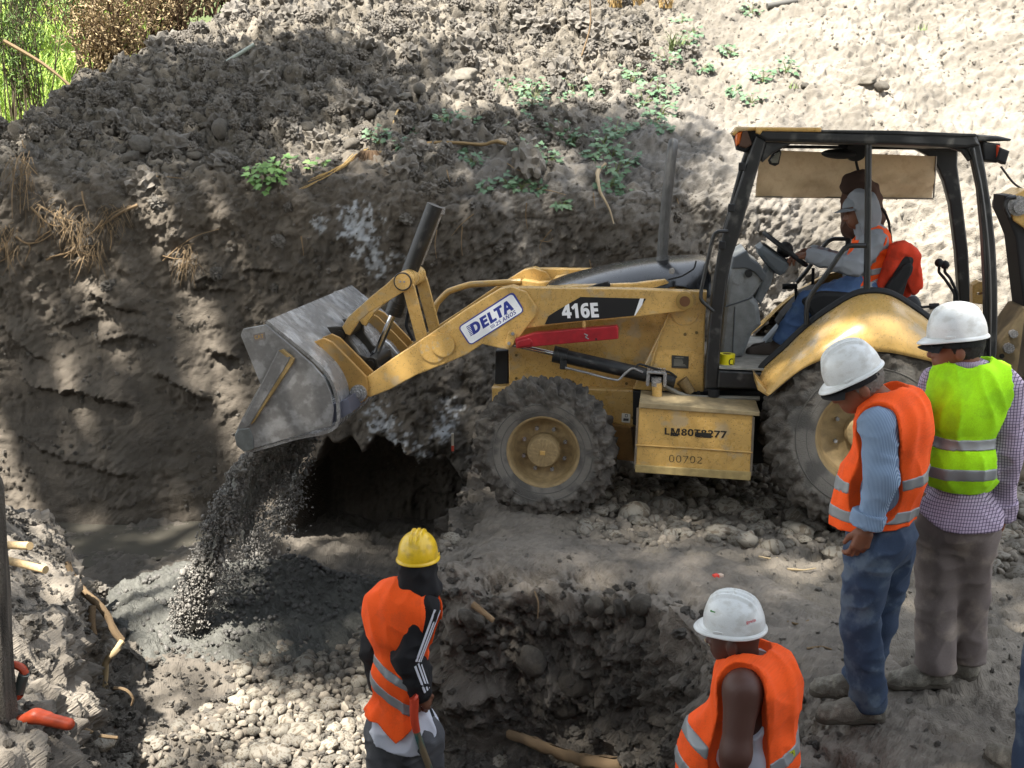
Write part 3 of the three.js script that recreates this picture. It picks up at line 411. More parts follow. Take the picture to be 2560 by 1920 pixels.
part('far_arm_cap', boxUV(prism(on(zoomA, [[1690, 575], [1770, 520], [1860, 535], [2100, 515], [2200, 540], [2200, 600], [1750, 620]], -1.5), -1.62, -1.5, 0.01)), YEL);
{ // printed plates on the near arm
  const q = on(zoomA, [[1385, 800], [1712, 588], [1782, 705], [1458, 912]], -0.338), t = canvasTex(1024, 400, (x, w, h) => {
    x.fillStyle = '#26358a'; x.fillRect(0, 0, w, h); x.fillStyle = '#e9ecef'; x.beginPath(); x.roundRect(20, 20, w - 40, h - 40, 50); x.fill();
    x.fillStyle = '#26358a'; x.save(); x.transform(1, 0, -0.2, 1, 60, 0); x.font = 'bold 250px sans-serif'; x.textBaseline = 'alphabetic'; x.strokeStyle = '#26358a'; x.lineWidth = 14; x.scale(1.02, 1); x.fillText('DELTA', 120, 262); x.strokeText('DELTA', 120, 262);
    for (let k = 0; k < 7; k++) x.fillRect(70 + k * 2, 78 + k * 28, 90, 15); x.restore();
    x.font = 'bold italic 92px sans-serif'; x.fillText('25 AÑOS', 520, 355); for (let k = 0; k < 4; k++) x.fillRect(440 + k * 20, 290, 9, 62);
    for (let k = 0; k < 500; k++) { x.fillStyle = `rgba(150,135,110,${0.05 + 0.15 * h3(k, 1, 2)})`; x.fillRect(h3(k, 2, 2) * w, h3(k, 3, 2) * h, 2 + h3(k, 4, 2) * 14, 2 + h3(k, 5, 2) * 6); } });
  decal('name_plate', roundPts(q, 0.035), -0.339, t, q[3], [q[2][0] - q[3][0], q[2][1] - q[3][1]], [q[0][0] - q[3][0], q[0][1] - q[3][1]]);
  const k = on(zoomB, [[478, 406], [500, 356], [560, 318], [690, 243], [1079, 253], [1015, 353]], -0.355), o = on(zoomB, [[470, 410]], -0.355)[0], ux = on(zoomB, [[1085, 350]], -0.355)[0], vy = on(zoomB, [[462, 240]], -0.355)[0], t2 = canvasTex(1024, 288, (x, w, h) => {
    x.fillStyle = '#131416'; x.fillRect(0, 0, w, h); x.fillStyle = '#eef0f2'; x.beginPath(); x.moveTo(985, 18); x.lineTo(1024, 8); x.lineTo(985, 120); x.lineTo(905, 290); x.lineTo(868, 290); x.closePath(); x.fill();
    x.font = 'bold 178px sans-serif'; x.strokeStyle = '#eef0f2'; x.lineWidth = 8; x.save(); x.translate(200, 222); x.scale(0.92, 1.08); x.fillText('416E', 0, 0); x.strokeText('416E', 0, 0); x.restore(); });
  decal('model_plate', k, -0.359, t2, o, [ux[0] - o[0], ux[1] - o[1]], [vy[0] - o[0], vy[1] - o[1]]);
  const r = on(zoomB, [[1232, 588], [1332, 596], [1330, 668], [1230, 662]], -0.49); decal('data_plate', r, -0.498, canvasTex(128, 96, (x) => { x.fillStyle = '#2c2d2c'; x.fillRect(0, 0, 128, 96); x.fillStyle = '#8c8a80'; for (let i = 0; i < 6; i++) x.fillRect(14, 34 + i * 9, 60 + h3(i, 2, 3) * 40, 3); x.font = 'bold 12px sans-serif'; x.fillText('ATENCION', 24, 22); }), r[3], [r[2][0] - r[3][0], r[2][1] - r[3][1]], [r[0][0] - r[3][0], r[0][1] - r[3][1]]);
  const s = on(zoomB, [[935, 932], [986, 938], [983, 990], [933, 985]], -0.53); decal('warning_sticker', roundPts(s, 0.006), -0.538, canvasTex(64, 64, (x) => { x.fillStyle = '#d8d6cf'; x.fillRect(0, 0, 64, 64); x.strokeStyle = '#444'; x.lineWidth = 4; x.strokeRect(24, 8, 16, 18); x.fillStyle = '#444'; x.fillRect(12, 36, 40, 18); }), s[3], [s[2][0] - s[3][0], s[2][1] - s[3][1]], [s[0][0] - s[3][0], s[0][1] - s[3][1]]);
}
const lockBar = plate('locking_strut', zoomB, [[302, 492], [420, 456], [905, 415], [914, 430], [914, 490], [905, 493], [560, 524], [310, 548]], -0.36, -0.28, REDP, 0.006);
part('strut_rib', boxUV(prism(roundPts(on(zoomB, [[312, 505], [390, 488], [408, 510], [390, 532], [312, 540]], -0.27), 0.02), -0.285, -0.266, 0.006)), REDP, lockBar); part('strut_hole', disc(pB(783, 492, -0.28), 0.007, -0.284, -0.2775, 10), BLKROUGH, lockBar);
part('strut_hanger', rod(pB(712, 380, -0.37), pB(712, 440, -0.37), 0.013), YEL, lockBar); part('strut_clip', tube([pB(712, 462, -0.275), pB(735, 470, -0.27), pB(718, 480, -0.27), pB(738, 492, -0.27)], 0.004, 12, 5), STEEL, lockBar);
{ // lift cylinder and its lines
  const c = new THREE.Group(); c.name = 'lift_cylinder'; machine.add(c);
  part('cylinder_barrel', merged([rod(pB(555, 585, -0.42), pB(1080, 705, -0.42), 0.05, 20), rod(pB(530, 580, -0.42), pB(610, 598, -0.42), 0.06, 20), rod(pB(1060, 700, -0.42), pB(1250, 745, -0.42), 0.046, 16)]), BLK, c); part('cylinder_rod', rod(pB(290, 525, -0.42), pB(560, 586, -0.42), 0.018), CHROME, c);
  part('port_block', rbox(0.05, 0.07, 0.05, pB(590, 640, -0.4).x, pB(590, 640, -0.4).y, -0.39), BLK, c);
  part('oil_line', tube([pB(600, 662, -0.36), pB(700, 685, -0.35), pB(850, 725, -0.35), pB(915, 735, -0.35), pB(950, 700, -0.35), pB(1000, 665, -0.36), pB(1060, 690, -0.37)], 0.009, 36, 7), STEEL, c);
  part('oil_line', tube([pB(1015, 660, -0.34), pB(1040, 640, -0.34), pB(1120, 665, -0.34), pB(1220, 690, -0.35), pB(1260, 720, -0.37)], 0.008, 24, 7), BLKROUGH, c);
}
part('cylinder_bracket', merged([rbox(0.13, 0.02, 0.16, pB(1140, 690, -0.3).x, pB(1140, 690, -0.3).y, -0.36), rbox(0.025, 0.1, 0.14, pB(1090, 730, -0.3).x, pB(1090, 730, -0.3).y, -0.36), rbox(0.025, 0.1, 0.14, pB(1190, 735, -0.3).x, pB(1190, 735, -0.3).y, -0.36), rod(pB(1140, 720, -0.3), pB(1140, 770, -0.3), 0.035)]), STEEL);
part('bracket_post', rod(pB(1143, 750, -0.3), pB(1145, 880, -0.3), 0.035, 18), YEL); part('drain_hose', tube([pB(1190, 770, -0.4), pB(1260, 810, -0.4), pB(1330, 835, -0.4), pB(1450, 840, -0.4), pB(1600, 842, -0.4), pB(1750, 845, -0.42)], 0.018, 36, 8), phys('#76736a', { roughness: 0.6 }));
part('oil_filter', rod(pB(1290, 735, -0.45), pB(1345, 810, -0.45), 0.045, 18, 0.035), phys('#8a7550', { roughness: 0.7, map: rep(GRIME, 2) })); part('body_mount', rod(pB(1480, 790, -0.4), pB(1480, 830, -0.4), 0.04), BLKROUGH); part('hose_stay', rod(pB(1390, 800, -0.45), pB(1390, 870, -0.45), 0.01), BLKROUGH); part('hose_stay', rod(pB(1620, 845, -0.45), pB(1620, 895, -0.45), 0.01), BLKROUGH);

// ---- bucket
{
  const bk = new THREE.Group(); bk.name = 'bucket'; machine.add(bk);
  const SIDE = [[245, 786], [400, 915], [520, 1020], [590, 1100], [630, 1190], [646, 1290], [636, 1385], [400, 1455], [175, 1520], [118, 1535], [72, 1500], [62, 1440], [92, 1370], [215, 1140], [98, 850], [112, 812]];
  const sidePts = on(zoomA, SIDE, 0.0), SH = smoothPts(on(zoomA, [[236, 779], [400, 912], [525, 1016], [597, 1096], [640, 1188], [658, 1290], [646, 1392], [400, 1462], [180, 1525], [118, 1540]], 0), 6, false);
  const SIDEM = phys('#ffffff', { map: STEEL_MAP, roughness: 0.6, metalness: 0.1, roughnessMap: ROUGH, color: col('#d4d2d0') });
  for (const z of [-0.03, -2.18]) part('side_plate', boxUV(prism(sidePts, z, z + 0.03, 0.005)), SIDEM, bk);
  const th = 0.022, pol = []; for (let i = 0; i < SH.length; i++) pol.push(SH[i]); for (let i = SH.length - 1; i >= 0; i--) { const a = SH[Math.max(0, i - 1)], b = SH[Math.min(SH.length - 1, i + 1)], l = Math.hypot(b[0] - a[0], b[1] - a[1]); pol.push([SH[i][0] - (-(b[1] - a[1])) / l * -th, SH[i][1] - (b[0] - a[0]) / l * -th]); }
  part('shell', boxUV(prism(pol, -2.15, -0.03, 0)), STEEL, bk);
  for (const z of [0.0, -2.215]) { part('edge_bar', boxUV(prism(on(zoomA, [[320, 940], [345, 935], [395, 975], [385, 1000], [150, 1385], [130, 1395], [112, 1360]], 0.03), z, z + 0.035, 0.005)), SIDEM, bk); }
  part('edge_bar_paint', boxUV(prism(on(zoomA, [[388, 972], [413, 990], [405, 1015], [170, 1370], [155, 1380]], 0.037), 0.001, 0.03, 0.004)), phys('#a58c5c', { roughness: 0.75, map: rep(GRIME, 3) }), bk);
  part('bar_cap', boxUV(prism(on(zoomA, [[322, 940], [345, 934], [397, 976], [372, 980]], 0.038), 0.002, 0.038, 0.003)), phys('#a58c5c', { roughness: 0.75, map: rep(GRIME, 3) }), bk);
  part('cutting_edge', boxUV(prism(on(zoomA, [[62, 1440], [85, 1405], [150, 1400], [170, 1450], [178, 1522], [118, 1540], [72, 1502]], 0.006), -2.2, 0.006, 0.004)), phys('#8f979c', { roughness: 0.35, metalness: 0.7, map: rep(GRIME, 2) }), bk);
  const cat = on(zoomA, [[172, 845], [240, 830], [244, 872], [182, 884]], 0.002); decal('cast_mark', cat, 0.0005, canvasTex(128, 80, (x) => { x.fillStyle = '#7a706a'; x.fillRect(0, 0, 128, 80); x.fillStyle = '#b08a45'; x.font = 'bold 62px sans-serif'; x.fillText('CAT', 6, 60); x.fillStyle = '#7a706a'; for (let k = 0; k < 40; k++) x.fillRect(h3(k, 1, 9) * 128, h3(k, 2, 9) * 80, 4 + 8 * h3(k, 3, 9), 5); }), cat[3], [cat[2][0] - cat[3][0], cat[2][1] - cat[3][1]], [cat[0][0] - cat[3][0], cat[0][1] - cat[3][1]], bk);
  const EAR = [[430, 925], [512, 895], [590, 866], [640, 890], [760, 1010], [842, 1095], [856, 1170], [840, 1225], [800, 1262], [765, 1305], [735, 1225], [705, 1130], [640, 1040], [560, 980]];
  for (const z of [-0.34, -0.53, -1.62, -1.84]) part('hinge_plate', boxUV(prism(on(zoomA, EAR, -0.31), z, z + 0.03, 0.006)), phys('#ffffff', { map: PAINT_MAP, color: col('#ddd3bf'), roughness: 0.6 }), bk);
  part('wear_pad', boxUV(prism(on(zoomA, [[632, 1262], [745, 1215], [765, 1300], [640, 1370]], -0.1), -0.4, -0.06, 0.004)), phys('#6c6f7e', { metalness: 0.6, roughness: 0.5 }), bk);
  const BR = [[610, 800], [700, 795], [738, 830], [745, 880], [800, 960], [850, 980], [905, 990], [915, 1040], [890, 1080], [850, 1090], [770, 1000], [690, 900], [640, 850]];
  for (const z of [-0.70, -1.1]) part('link_bracket', boxUV(prism(on(zoomA, BR, -0.67), z, z + 0.035, 0.006)), phys('#55524d', { metalness: 0.5, roughness: 0.5, map: rep(GRIME, 2) }), bk);
  for (const [x, y] of [[690, 845], [870, 1020]]) part('link_pin', merged([disc(pA(x, y, -0.66), 0.05, -1.08, -0.66), disc(pA(x, y, -0.66), 0.034, -1.1, -0.635)]), phys('#3b3936', { metalness: 0.6, roughness: 0.4 }), bk);
  part('back_bulge', (() => { const c = on(zoomA, [[800, 770], [860, 810], [980, 900], [1030, 960], [1020, 1000], [940, 1000], [870, 960]], -1.5); return boxUV(prism(c, -1.8, -1.5, 0.02)); })(), STEEL, bk);
}
{ // tilt linkage
  const tl = new THREE.Group(); tl.name = 'tilt_linkage'; machine.add(tl);
  const L1 = [[700, 800], [735, 740], [780, 700], [870, 620], [960, 548], [1005, 505], [1060, 478], [1112, 510], [1110, 560], [1040, 605], [960, 655], [870, 705], [800, 765], [745, 850], [720, 840]], L2 = [[1030, 560], [1060, 590], [1140, 895], [1175, 880], [1200, 850], [1125, 560], [1105, 520]];
  for (const z of [-0.65, -1.1]) { part('tilt_link', boxUV(prism(on(zoomA, L1, -0.62), z, z + 0.035, 0.006)), YEL, tl); part('tilt_lever', boxUV(prism(on(zoomA, L2, -0.65), z - 0.04, z - 0.005, 0.006)), YEL, tl); }
  const t = pA(1060, 530, -0.61); part('trunnion', merged([disc(t, 0.069, -1.09, -0.62), disc(t, 0.058, -0.63, -0.595)]), YEL, tl); for (const dx of [-0.014, 0.014]) part('trunnion_bolt', disc(V3(t.x + dx, t.y, 0), 0.007, -0.6, -0.588, 8), STEEL, tl); part('trunnion_ring', new THREE.TorusGeometry(0.063, 0.006, 8, 36).translate(t.x, t.y, -0.602), BLK, tl);
  part('tilt_barrel', merged([rod(pA(1018, 690, -0.87), pA(1250, 78, -0.87), 0.062, 24), rod(pA(1003, 725, -0.87), pA(1030, 650, -0.87), 0.068, 24)]), BLK, tl); part('tilt_rod', rod(pA(880, 1010, -0.87), pA(1012, 700, -0.87), 0.025, 20), CHROME, tl);
  part('rod_eye', merged([disc(pA(875, 1018, -0.87), 0.052, -0.94, -0.8), rod(pA(885, 1000, -0.87), pA(905, 955, -0.87), 0.04)]), BLK, tl);
  part('side_tube', merged([rod(pA(1292, 105, -1.18), pA(1165, 430, -1.18), 0.016), rod(pA(1292, 90, -1.18), pA(1285, 130, -1.18), 0.028, 8)]), STEEL, tl);
  part('tilt_hose', tube([pA(1165, 430, -1.18), pA(1140, 520, -1.2), pA(1150, 600, -1.2), pA(1095, 700, -1.2), pA(1080, 790, -1.2), pA(1120, 880, -1.2)], 0.014, 30, 7), BLKROUGH, tl);
}

// ---- side tank box
{
  const bx_ = plate('side_box', zoomB, [[1034, 905], [1050, 880], [1710, 940], [1716, 958], [1700, 1295], [1012, 1262], [1016, 1240]], -0.40, -0.06, YEL, 0.008);
  plate('box_lid', zoomB, [[1040, 868], [1752, 925], [1750, 950], [1036, 900]], -0.44, -0.04, phys('#a89877', { roughness: 0.85, map: rep(GRIME, 3) }), 0.005, bx_);
  plate('box_flange', zoomB, [[1015, 1238], [1702, 1282], [1697, 1332], [1014, 1282]], -0.40, -0.045, phys('#bda872', { roughness: 0.8, map: rep(GRIME, 3) }), 0.005, bx_);
  part('box_crease', tube([pB(1020, 1120, -0.055), pB(1360, 1140, -0.055), pB(1708, 1165, -0.055)], 0.006, 8, 6), YEL, bx_);
  part('box_corner', rod(pB(1716, 955, -0.06), pB(1700, 1300, -0.06), 0.008, 8), DRYMUD, bx_); part('box_corner', rod(pB(1030, 900, -0.06), pB(1012, 1260, -0.06), 0.008, 8), DRYMUD, bx_);
  const stencil = (d, ink, f) => { const a = canvasTex(512, 128, (x) => { x.fillStyle = '#000'; x.fillRect(0, 0, 512, 128); f(x, '#000'); }); a.colorSpace = THREE.NoColorSpace; const q = gridGeo(2, 2, (i, j) => { const p = j ? d[i ? 1 : 0] : d[i ? 2 : 3]; return [p[0], p[1], -0.0575]; }); return part('stencil_marking', q, phys(ink, { alphaMap: a, transparent: true, roughness: 0.7 }), bx_); };
  const d1 = on(zoomB, [[1180, 1003], [1570, 1025], [1566, 1090], [1178, 1068]], -0.058); stencil(d1, '#191610', (x, yb) => { x.fillStyle = '#fff'; x.font = 'bold 112px sans-serif'; x.save(); x.scale(0.83, 1); x.fillText('LM80T8277', 6, 106); x.restore(); x.fillRect(250, 60, 130, 58); x.fillRect(60, 80, 60, 40); x.fillStyle = yb; for (let k = 0; k < 30; k++) x.fillRect(h3(k, 4, 8) * 512, h3(k, 5, 8) * 128, 3 + 10 * h3(k, 6, 8), 3 + 4 * h3(k, 7, 8)); });
  const d2 = on(zoomB, [[1205, 1168], [1445, 1182], [1441, 1242], [1203, 1230]], -0.058); stencil(d2, '#4a402a', (x) => { x.fillStyle = '#ddd'; x.font = '118px monospace'; x.save(); x.scale(1.25, 1); x.fillText('00702', 10, 106); x.restore(); x.fillStyle = '#000'; for (let k = 0; k < 34; k++) x.fillRect(h3(k, 4, 3) * 512, h3(k, 5, 3) * 128, 4 + 14 * h3(k, 6, 3), 5 + 9 * h3(k, 7, 3)); });
}
for (const [x, y] of [[1378, 455], [1310, 465], [300, 600], [300, 740], [640, 760], [960, 770], [230, 900], [640, 880], [1000, 960]]) part('panel_bolt', disc(pB(x, y, x > 1200 ? -0.49 : -0.53), 0.011, x > 1200 ? -0.505 : -0.63, x > 1200 ? -0.492 : y > 790 ? -0.533 : -0.611, 8), phys('#6f5c34', { roughness: 0.6, metalness: 0.3 }));
part('belly_plate', boxUV(prism(on(zoomB, [[1000, 800], [1900, 800], [1900, 1230], [1700, 1230], [1000, 1000]], -0.5), -1.7, -0.5, 0.01)), BLKROUGH);
// ---------------------------------------------------------------- cab, mudguard, seat and controls, rear boom
const NZ = -0.40, FZ = -1.86; // outer faces of the near and far cab frames
{
  const FR = (name, pts, z1, depth, m = BLK, f = zoomC, bev = 0.012) => plate(name, f, pts, z1 - depth, z1, m, bev);
  // posts
  FR('front_post', [[262, 112], [322, 150], [238, 430], [160, 720], [121, 830], [90, 980], [62, 1200], [48, 1420], [36, 1619], [-45, 1619], [-36, 1450], [-14, 1200], [10, 980], [35, 830], [82, 640], [160, 410], [235, 180]], NZ, 0.09);
  FR('front_post', [[200, 195], [232, 200], [110, 660], [90, 700], [60, 690], [130, 430], [170, 280]], NZ - 0.1, 0.05);
  FR('front_post', [[262, 112], [322, 150], [238, 430], [160, 720], [121, 830], [90, 980], [62, 1200], [48, 1420], [36, 1619], [-10, 1619], [10, 1200], [60, 900], [100, 720], [180, 430], [245, 180]].map(([x, y]) => [x, y]), FZ + 0.09, 0.08);
  FR('middle_post', [[913, 160], [950, 160], [945, 600], [940, 1050], [902, 1050], [909, 600]], NZ - 0.01, 0.05);
  FR('rear_post', [[1528, 120], [1562, 104], [1592, 170], [1625, 330], [1655, 520], [1682, 760], [1694, 1000], [1695, 1200], [1690, 1400], [1655, 1640], [1590, 1640], [1612, 1450], [1624, 1250], [1620, 1000], [1605, 700], [1580, 430], [1540, 240], [1500, 180]], NZ, 0.09);
  FR('rear_post', [[1180, 185], [1460, 185], [1455, 290], [1492, 560], [1520, 800], [1537, 1115], [1537, 1400], [1468, 1400], [1468, 1110], [1446, 800], [1410, 520], [1375, 390], [1335, 300], [1270, 230]], FZ + 0.08, 0.1);
  FR('middle_post', [[812, 210], [848, 210], [840, 480], [826, 780], [822, 1000], [790, 1000], [795, 700], [806, 480]], FZ + 0.06, 0.05);
  part('post_edge', taper([pC(1546, 190, NZ + 0.01), pC(1600, 470, NZ + 0.01), pC(1640, 860, NZ + 0.01), pC(1648, 1200, NZ + 0.01), pC(1640, 1500, NZ + 0.01)], 0.012, 0.012, 20, 6), BLK);
  for (const [x, y] of [[178, 300], [115, 545], [60, 765]]) part('door_hinge', rbox(0.045, 0.055, 0.05, pC(x, y, NZ + 0.02).x, pC(x, y, NZ + 0.02).y, NZ + 0.015, 0.008), BLKROUGH);
  // roof
  FR('roof', [[262, 112], [300, 78], [650, 92], [1100, 95], [1560, 104], [1592, 172], [1515, 190], [1100, 172], [700, 160], [322, 150]], NZ + 0.02, 1.52, BLK, zoomC, 0.02);
  FR('roof_trim', [[262, 64], [640, 66], [652, 70], [650, 95], [300, 90], [285, 110], [262, 100]], NZ + 0.03, 1.54, YEL);
  plate('roof_gutter', zoomC, [[648, 82], [1100, 86], [1568, 106], [1568, 122], [648, 96]], NZ, NZ + 0.028, BLK, 0.004);
  FR('roof_visor', [[1562, 108], [1700, 118], [1778, 136], [1770, 148], [1660, 152], [1575, 150]], NZ - 0.05, 1.38, BLK);
  FR('roof_gusset', [[318, 152], [480, 160], [420, 190], [360, 222], [300, 275], [285, 262]], NZ - 0.02, 0.04, BLK);
  FR('roof_gusset', [[1320, 180], [1520, 190], [1545, 255], [1520, 270], [1480, 215], [1410, 190]], NZ - 0.02, 0.04, BLK);
  FR('head_lining', [[320, 172], [700, 175], [1100, 180], [1500, 190], [1500, 205], [1100, 198], [320, 190]], FZ + 0.2, 0.25, BLKROUGH);
  FR('light_housing', [[1605, 150], [1710, 165], [1706, 250], [1690, 278], [1612, 262]], NZ - 0.06, 0.25, BLKROUGH); FR('tail_lamp', [[1690, 172], [1712, 172], [1706, 248], [1688, 244]], NZ - 0.04, 0.1, phys('#c2401f', { roughness: 0.25, clearcoat: 0.6 }));
  FR('lamp_hood', [[1708, 185], [1766, 208], [1742, 288], [1690, 262]], NZ - 0.02, 0.12, BLKROUGH);
  FR('front_lamp_frame', [[120, 95], [150, 62], [268, 66], [272, 100], [240, 190], [200, 215], [150, 200], [140, 150]], NZ - 0.04, 0.2, BLKROUGH); FR('front_lamp_shell', [[118, 100], [148, 62], [262, 64], [262, 86], [160, 92], [132, 118]], NZ - 0.01, 0.26, YEL);
  FR('indicator', [[140, 100], [182, 90], [168, 165], [142, 180], [136, 140]], NZ - 0.02, 0.06, phys('#d2641e', { roughness: 0.25, clearcoat: 0.6 })); FR('rusty_flap', [[182, 95], [208, 84], [240, 170], [200, 192], [160, 180]], NZ - 0.005, 0.03, mat('#4d382c', { roughness: 0.9 }));
  FR('mirror', [[372, 212], [405, 196], [413, 215], [398, 285], [375, 297], [340, 285], [332, 262], [355, 225]], -0.62, 0.03, BLKROUGH); FR('mirror_glass', [[378, 218], [400, 208], [405, 218], [390, 280], [352, 280], [345, 262]], -0.612, 0.006, phys('#6d6a62', { metalness: 0.9, roughness: 0.1 }));
  const fan = part('cab_fan', new THREE.SphereGeometry(0.13, 24, 10).scale(1, 0.28, 0.8).translate(pC(755, 225, -1.15).x, pC(755, 225, -1.15).y, -1.15), BLKROUGH); part('fan_mount', merged([tube([pC(760, 160, -1.15), pC(800, 190, -1.15), pC(870, 210, -1.15)], 0.025, 10, 8), disc(pC(850, 210, -1.15), 0.07, -1.2, -1.1)]), BLKROUGH, fan);
  // floor, sill and sills
  FR('cab_sill', [[40, 1508], [300, 1520], [282, 1622], [30, 1612]], NZ + 0.03, 0.08, BLK); FR('cab_floor', [[42, 1488], [330, 1500], [1540, 1520], [1540, 1560], [300, 1512], [42, 1500]], NZ + 0.02, 1.46, phys('#9d9d99', { roughness: 0.7, map: rep(GRIME, 2) }));
  // near mudguard: rolled sheet between the black edging and the wheel arch
  const T = smoothPts(on(zoomC, [[262, 1560], [300, 1495], [420, 1385], [560, 1252], [700, 1148], [850, 1064], [950, 1048], [1050, 1062], [1200, 1150], [1330, 1250], [1420, 1325]], -0.44), 5, false), O = smoothPts(on(zoomC, [[345, 1652], [410, 1596], [490, 1532], [570, 1482], [650, 1447], [770, 1413], [900, 1395], [1050, 1402], [1200, 1432], [1340, 1466], [1470, 1505]], 0.02), 5, false), n = T.length;
  const fg = gridGeo(n, 16, (i, j) => { const s = Math.min(1, j / 14), a = s * Math.PI / 2, f = 1 - Math.cos(a) * 1, bul = 0.05 * Math.sin(s * Math.PI) * Math.sin(i / (n - 1) * Math.PI); let x = lerp(T[i][0], O[i][0], f), y = lerp(T[i][1], O[i][1], Math.pow(f, 0.9)) + bul * 0.3, z = lerp(-0.44, 0.02, Math.sin(a)) + bul * 0.3; if (j === 15) { x = lerp(T[i][0], O[i][0], 0.98); y = O[i][1] - 0.004; z = -0.02; } return [x, y, z]; }, null, (i, j) => [i / n * 1.8, j / 28]);
  part('mudguard', fg, YEL); part('mudguard_edging', merged([taper(T.map(([x, y]) => V3(x, y + 0.012, -0.43)), 0.028, 0.028, 60, 8), taper(O.map(([x, y]) => V3(x, y, 0.012)), 0.007, 0.007, 60, 6)]), BLKROUGH);
  part('mudguard_tip', boxUV(prism(on(zoomC, [[262, 1560], [345, 1652], [330, 1662], [272, 1625]], -0.03), -0.44, -0.03, 0.01)), YEL);
  part('wheel_arch', boxUV(prism([...T, [O[n - 1][0], O[n - 1][1] - 0.3], [rw.x, rw.y + 0.1], [O[0][0], O[0][1]]], -0.62, -0.5, 0.005)), BLKROUGH);
  const T2 = T.map(([x, y]) => V3(x, y, -1.8)); part('mudguard', gridGeo(n, 8, (i, j) => { const s = j / 7, a = s * Math.PI / 2; return [lerp(T[i][0], O[i][0], 1 - Math.cos(a)), lerp(T[i][1], O[i][1], 1 - Math.cos(a)), -1.8 - 0.46 * Math.sin(a)]; }), YEL);
  // console, column, wheel
  const con = FR('console', [[128, 842], [205, 802], [232, 850], [288, 886], [322, 940], [300, 985], [240, 1075], [276, 1112], [292, 1240], [236, 1292], [180, 1430], [40, 1445], [70, 1150], [100, 960]], -0.78, 0.72, GREYP, zoomC, 0.03);
  plate('console_cap', zoomC, [[115, 905], [128, 838], [205, 798], [232, 848], [290, 886], [324, 942], [306, 988], [285, 965], [250, 925], [200, 902]], -0.8, -0.762, DGREYP, 0.01, con); part('console_dial', disc(pC(217, 934, -0.76), 0.027, -0.79, -0.755), BLKROUGH, con); part('console_cover', disc(pC(155, 965, -0.77), 0.042, -0.79, -0.772), GREYP, con);
  part('console_seam', tube([pC(75, 1130, -0.775), pC(160, 1105, -0.775), pC(240, 1075, -0.775)], 0.005, 10, 5), DGREYP, con); part('console_seam', tube([pC(135, 1130, -0.775), pC(128, 1290, -0.775), pC(120, 1420, -0.775)], 0.004, 10, 5), DGREYP, con);
  FR('steering_column', [[330, 880], [372, 930], [345, 1010], [290, 1120], [250, 1090], [290, 980]], -1.0, 0.22, GREYP, zoomC, 0.02); FR('instrument_pod', [[270, 785], [300, 762], [462, 872], [455, 905], [435, 935], [402, 947], [372, 932], [320, 880], [282, 830]], -0.96, 0.3, phys('#5d6469', { roughness: 0.5 }), zoomC, 0.03); FR('instrument_face', [[302, 758], [330, 768], [466, 868], [460, 880]], -0.99, 0.24, BLKROUGH, zoomC, 0.01);
  const w0 = pC(322, 700, -1.1), w1 = pC(452, 800, -1.1), wc = V3().addVectors(w0, w1).multiplyScalar(0.5), dirW = V3().subVectors(w1, w0).normalize(); const q = new THREE.Quaternion().setFromRotationMatrix(new THREE.Matrix4().makeBasis(dirW, V3(0, 0, 1), V3().crossVectors(dirW, V3(0, 0, 1)))); const R = 0.19;
  const sw = part('steering_wheel', new THREE.TorusGeometry(R, 0.018, 10, 48).applyQuaternion(q).translate(wc.x + 0.06, wc.y - 0.045, -1.1), BLKROUGH); part('wheel_spokes', merged([rod(V3(wc.x + 0.06, wc.y - 0.045, -1.1 - R), V3(wc.x + 0.06, wc.y - 0.045, -1.1 + R), 0.014), rod(V3(wc.x + 0.06, wc.y - 0.045, -1.1), pC(395, 830, -1.1), 0.03), new THREE.SphereGeometry(0.06, 16, 10).translate(wc.x + 0.06, wc.y - 0.05, -1.1)]), BLKROUGH, sw);
  // seat
  const seat = new THREE.Group(); seat.name = 'operator_seat'; machine.add(seat);
  part('backrest', boxUV(prism(roundPts(on(zoomC, [[1020, 1042], [1040, 1000], [1140, 875], [1180, 870], [1196, 890], [1190, 930], [1120, 1040], [1090, 1080], [1040, 1072]], -0.88), 0.03), -1.36, -0.88, 0.02)), BLKROUGH, seat); part('backrest', boxUV(prism(roundPts(on(zoomC, [[1000, 1080], [1010, 1000], [1080, 830], [1140, 800], [1170, 830], [1100, 1060], [1060, 1120]], -1.1), 0.03), -1.36, -0.9, 0.03)), BLKROUGH, seat);
  part('cushion', boxUV(prism(roundPts(on(zoomC, [[520, 1090], [640, 1035], [1060, 1060], [1120, 1150], [1040, 1230], [620, 1220]], -0.9), 0.04), -1.38, -0.86, 0.03)), BLKROUGH, seat); part('seat_base', boxUV(prism(on(zoomC, [[640, 1200], [1040, 1200], [1080, 1500], [600, 1500]], -0.95), -1.3, -0.95, 0.02)), BLKROUGH, seat);
  part('side_cowl', boxUV(prism(roundPts(on(zoomC, [[1110, 1080], [1215, 1060], [1245, 1110], [1250, 1180], [1120, 1170]], -1.3), 0.04), -1.6, -1.3, 0.02)), DGREYP); FR('tool_tray', [[390, 1240], [420, 1190], [520, 1080], [560, 1060], [560, 1130], [430, 1230]], -1.3, 0.3, BLKROUGH);
  part('gear_box', boxUV(prism(on(zoomC, [[310, 1345], [410, 1235], [440, 1250], [350, 1370]], -1.25), -1.45, -1.25, 0.01)), phys('#b9c0c4', { roughness: 0.5 }));
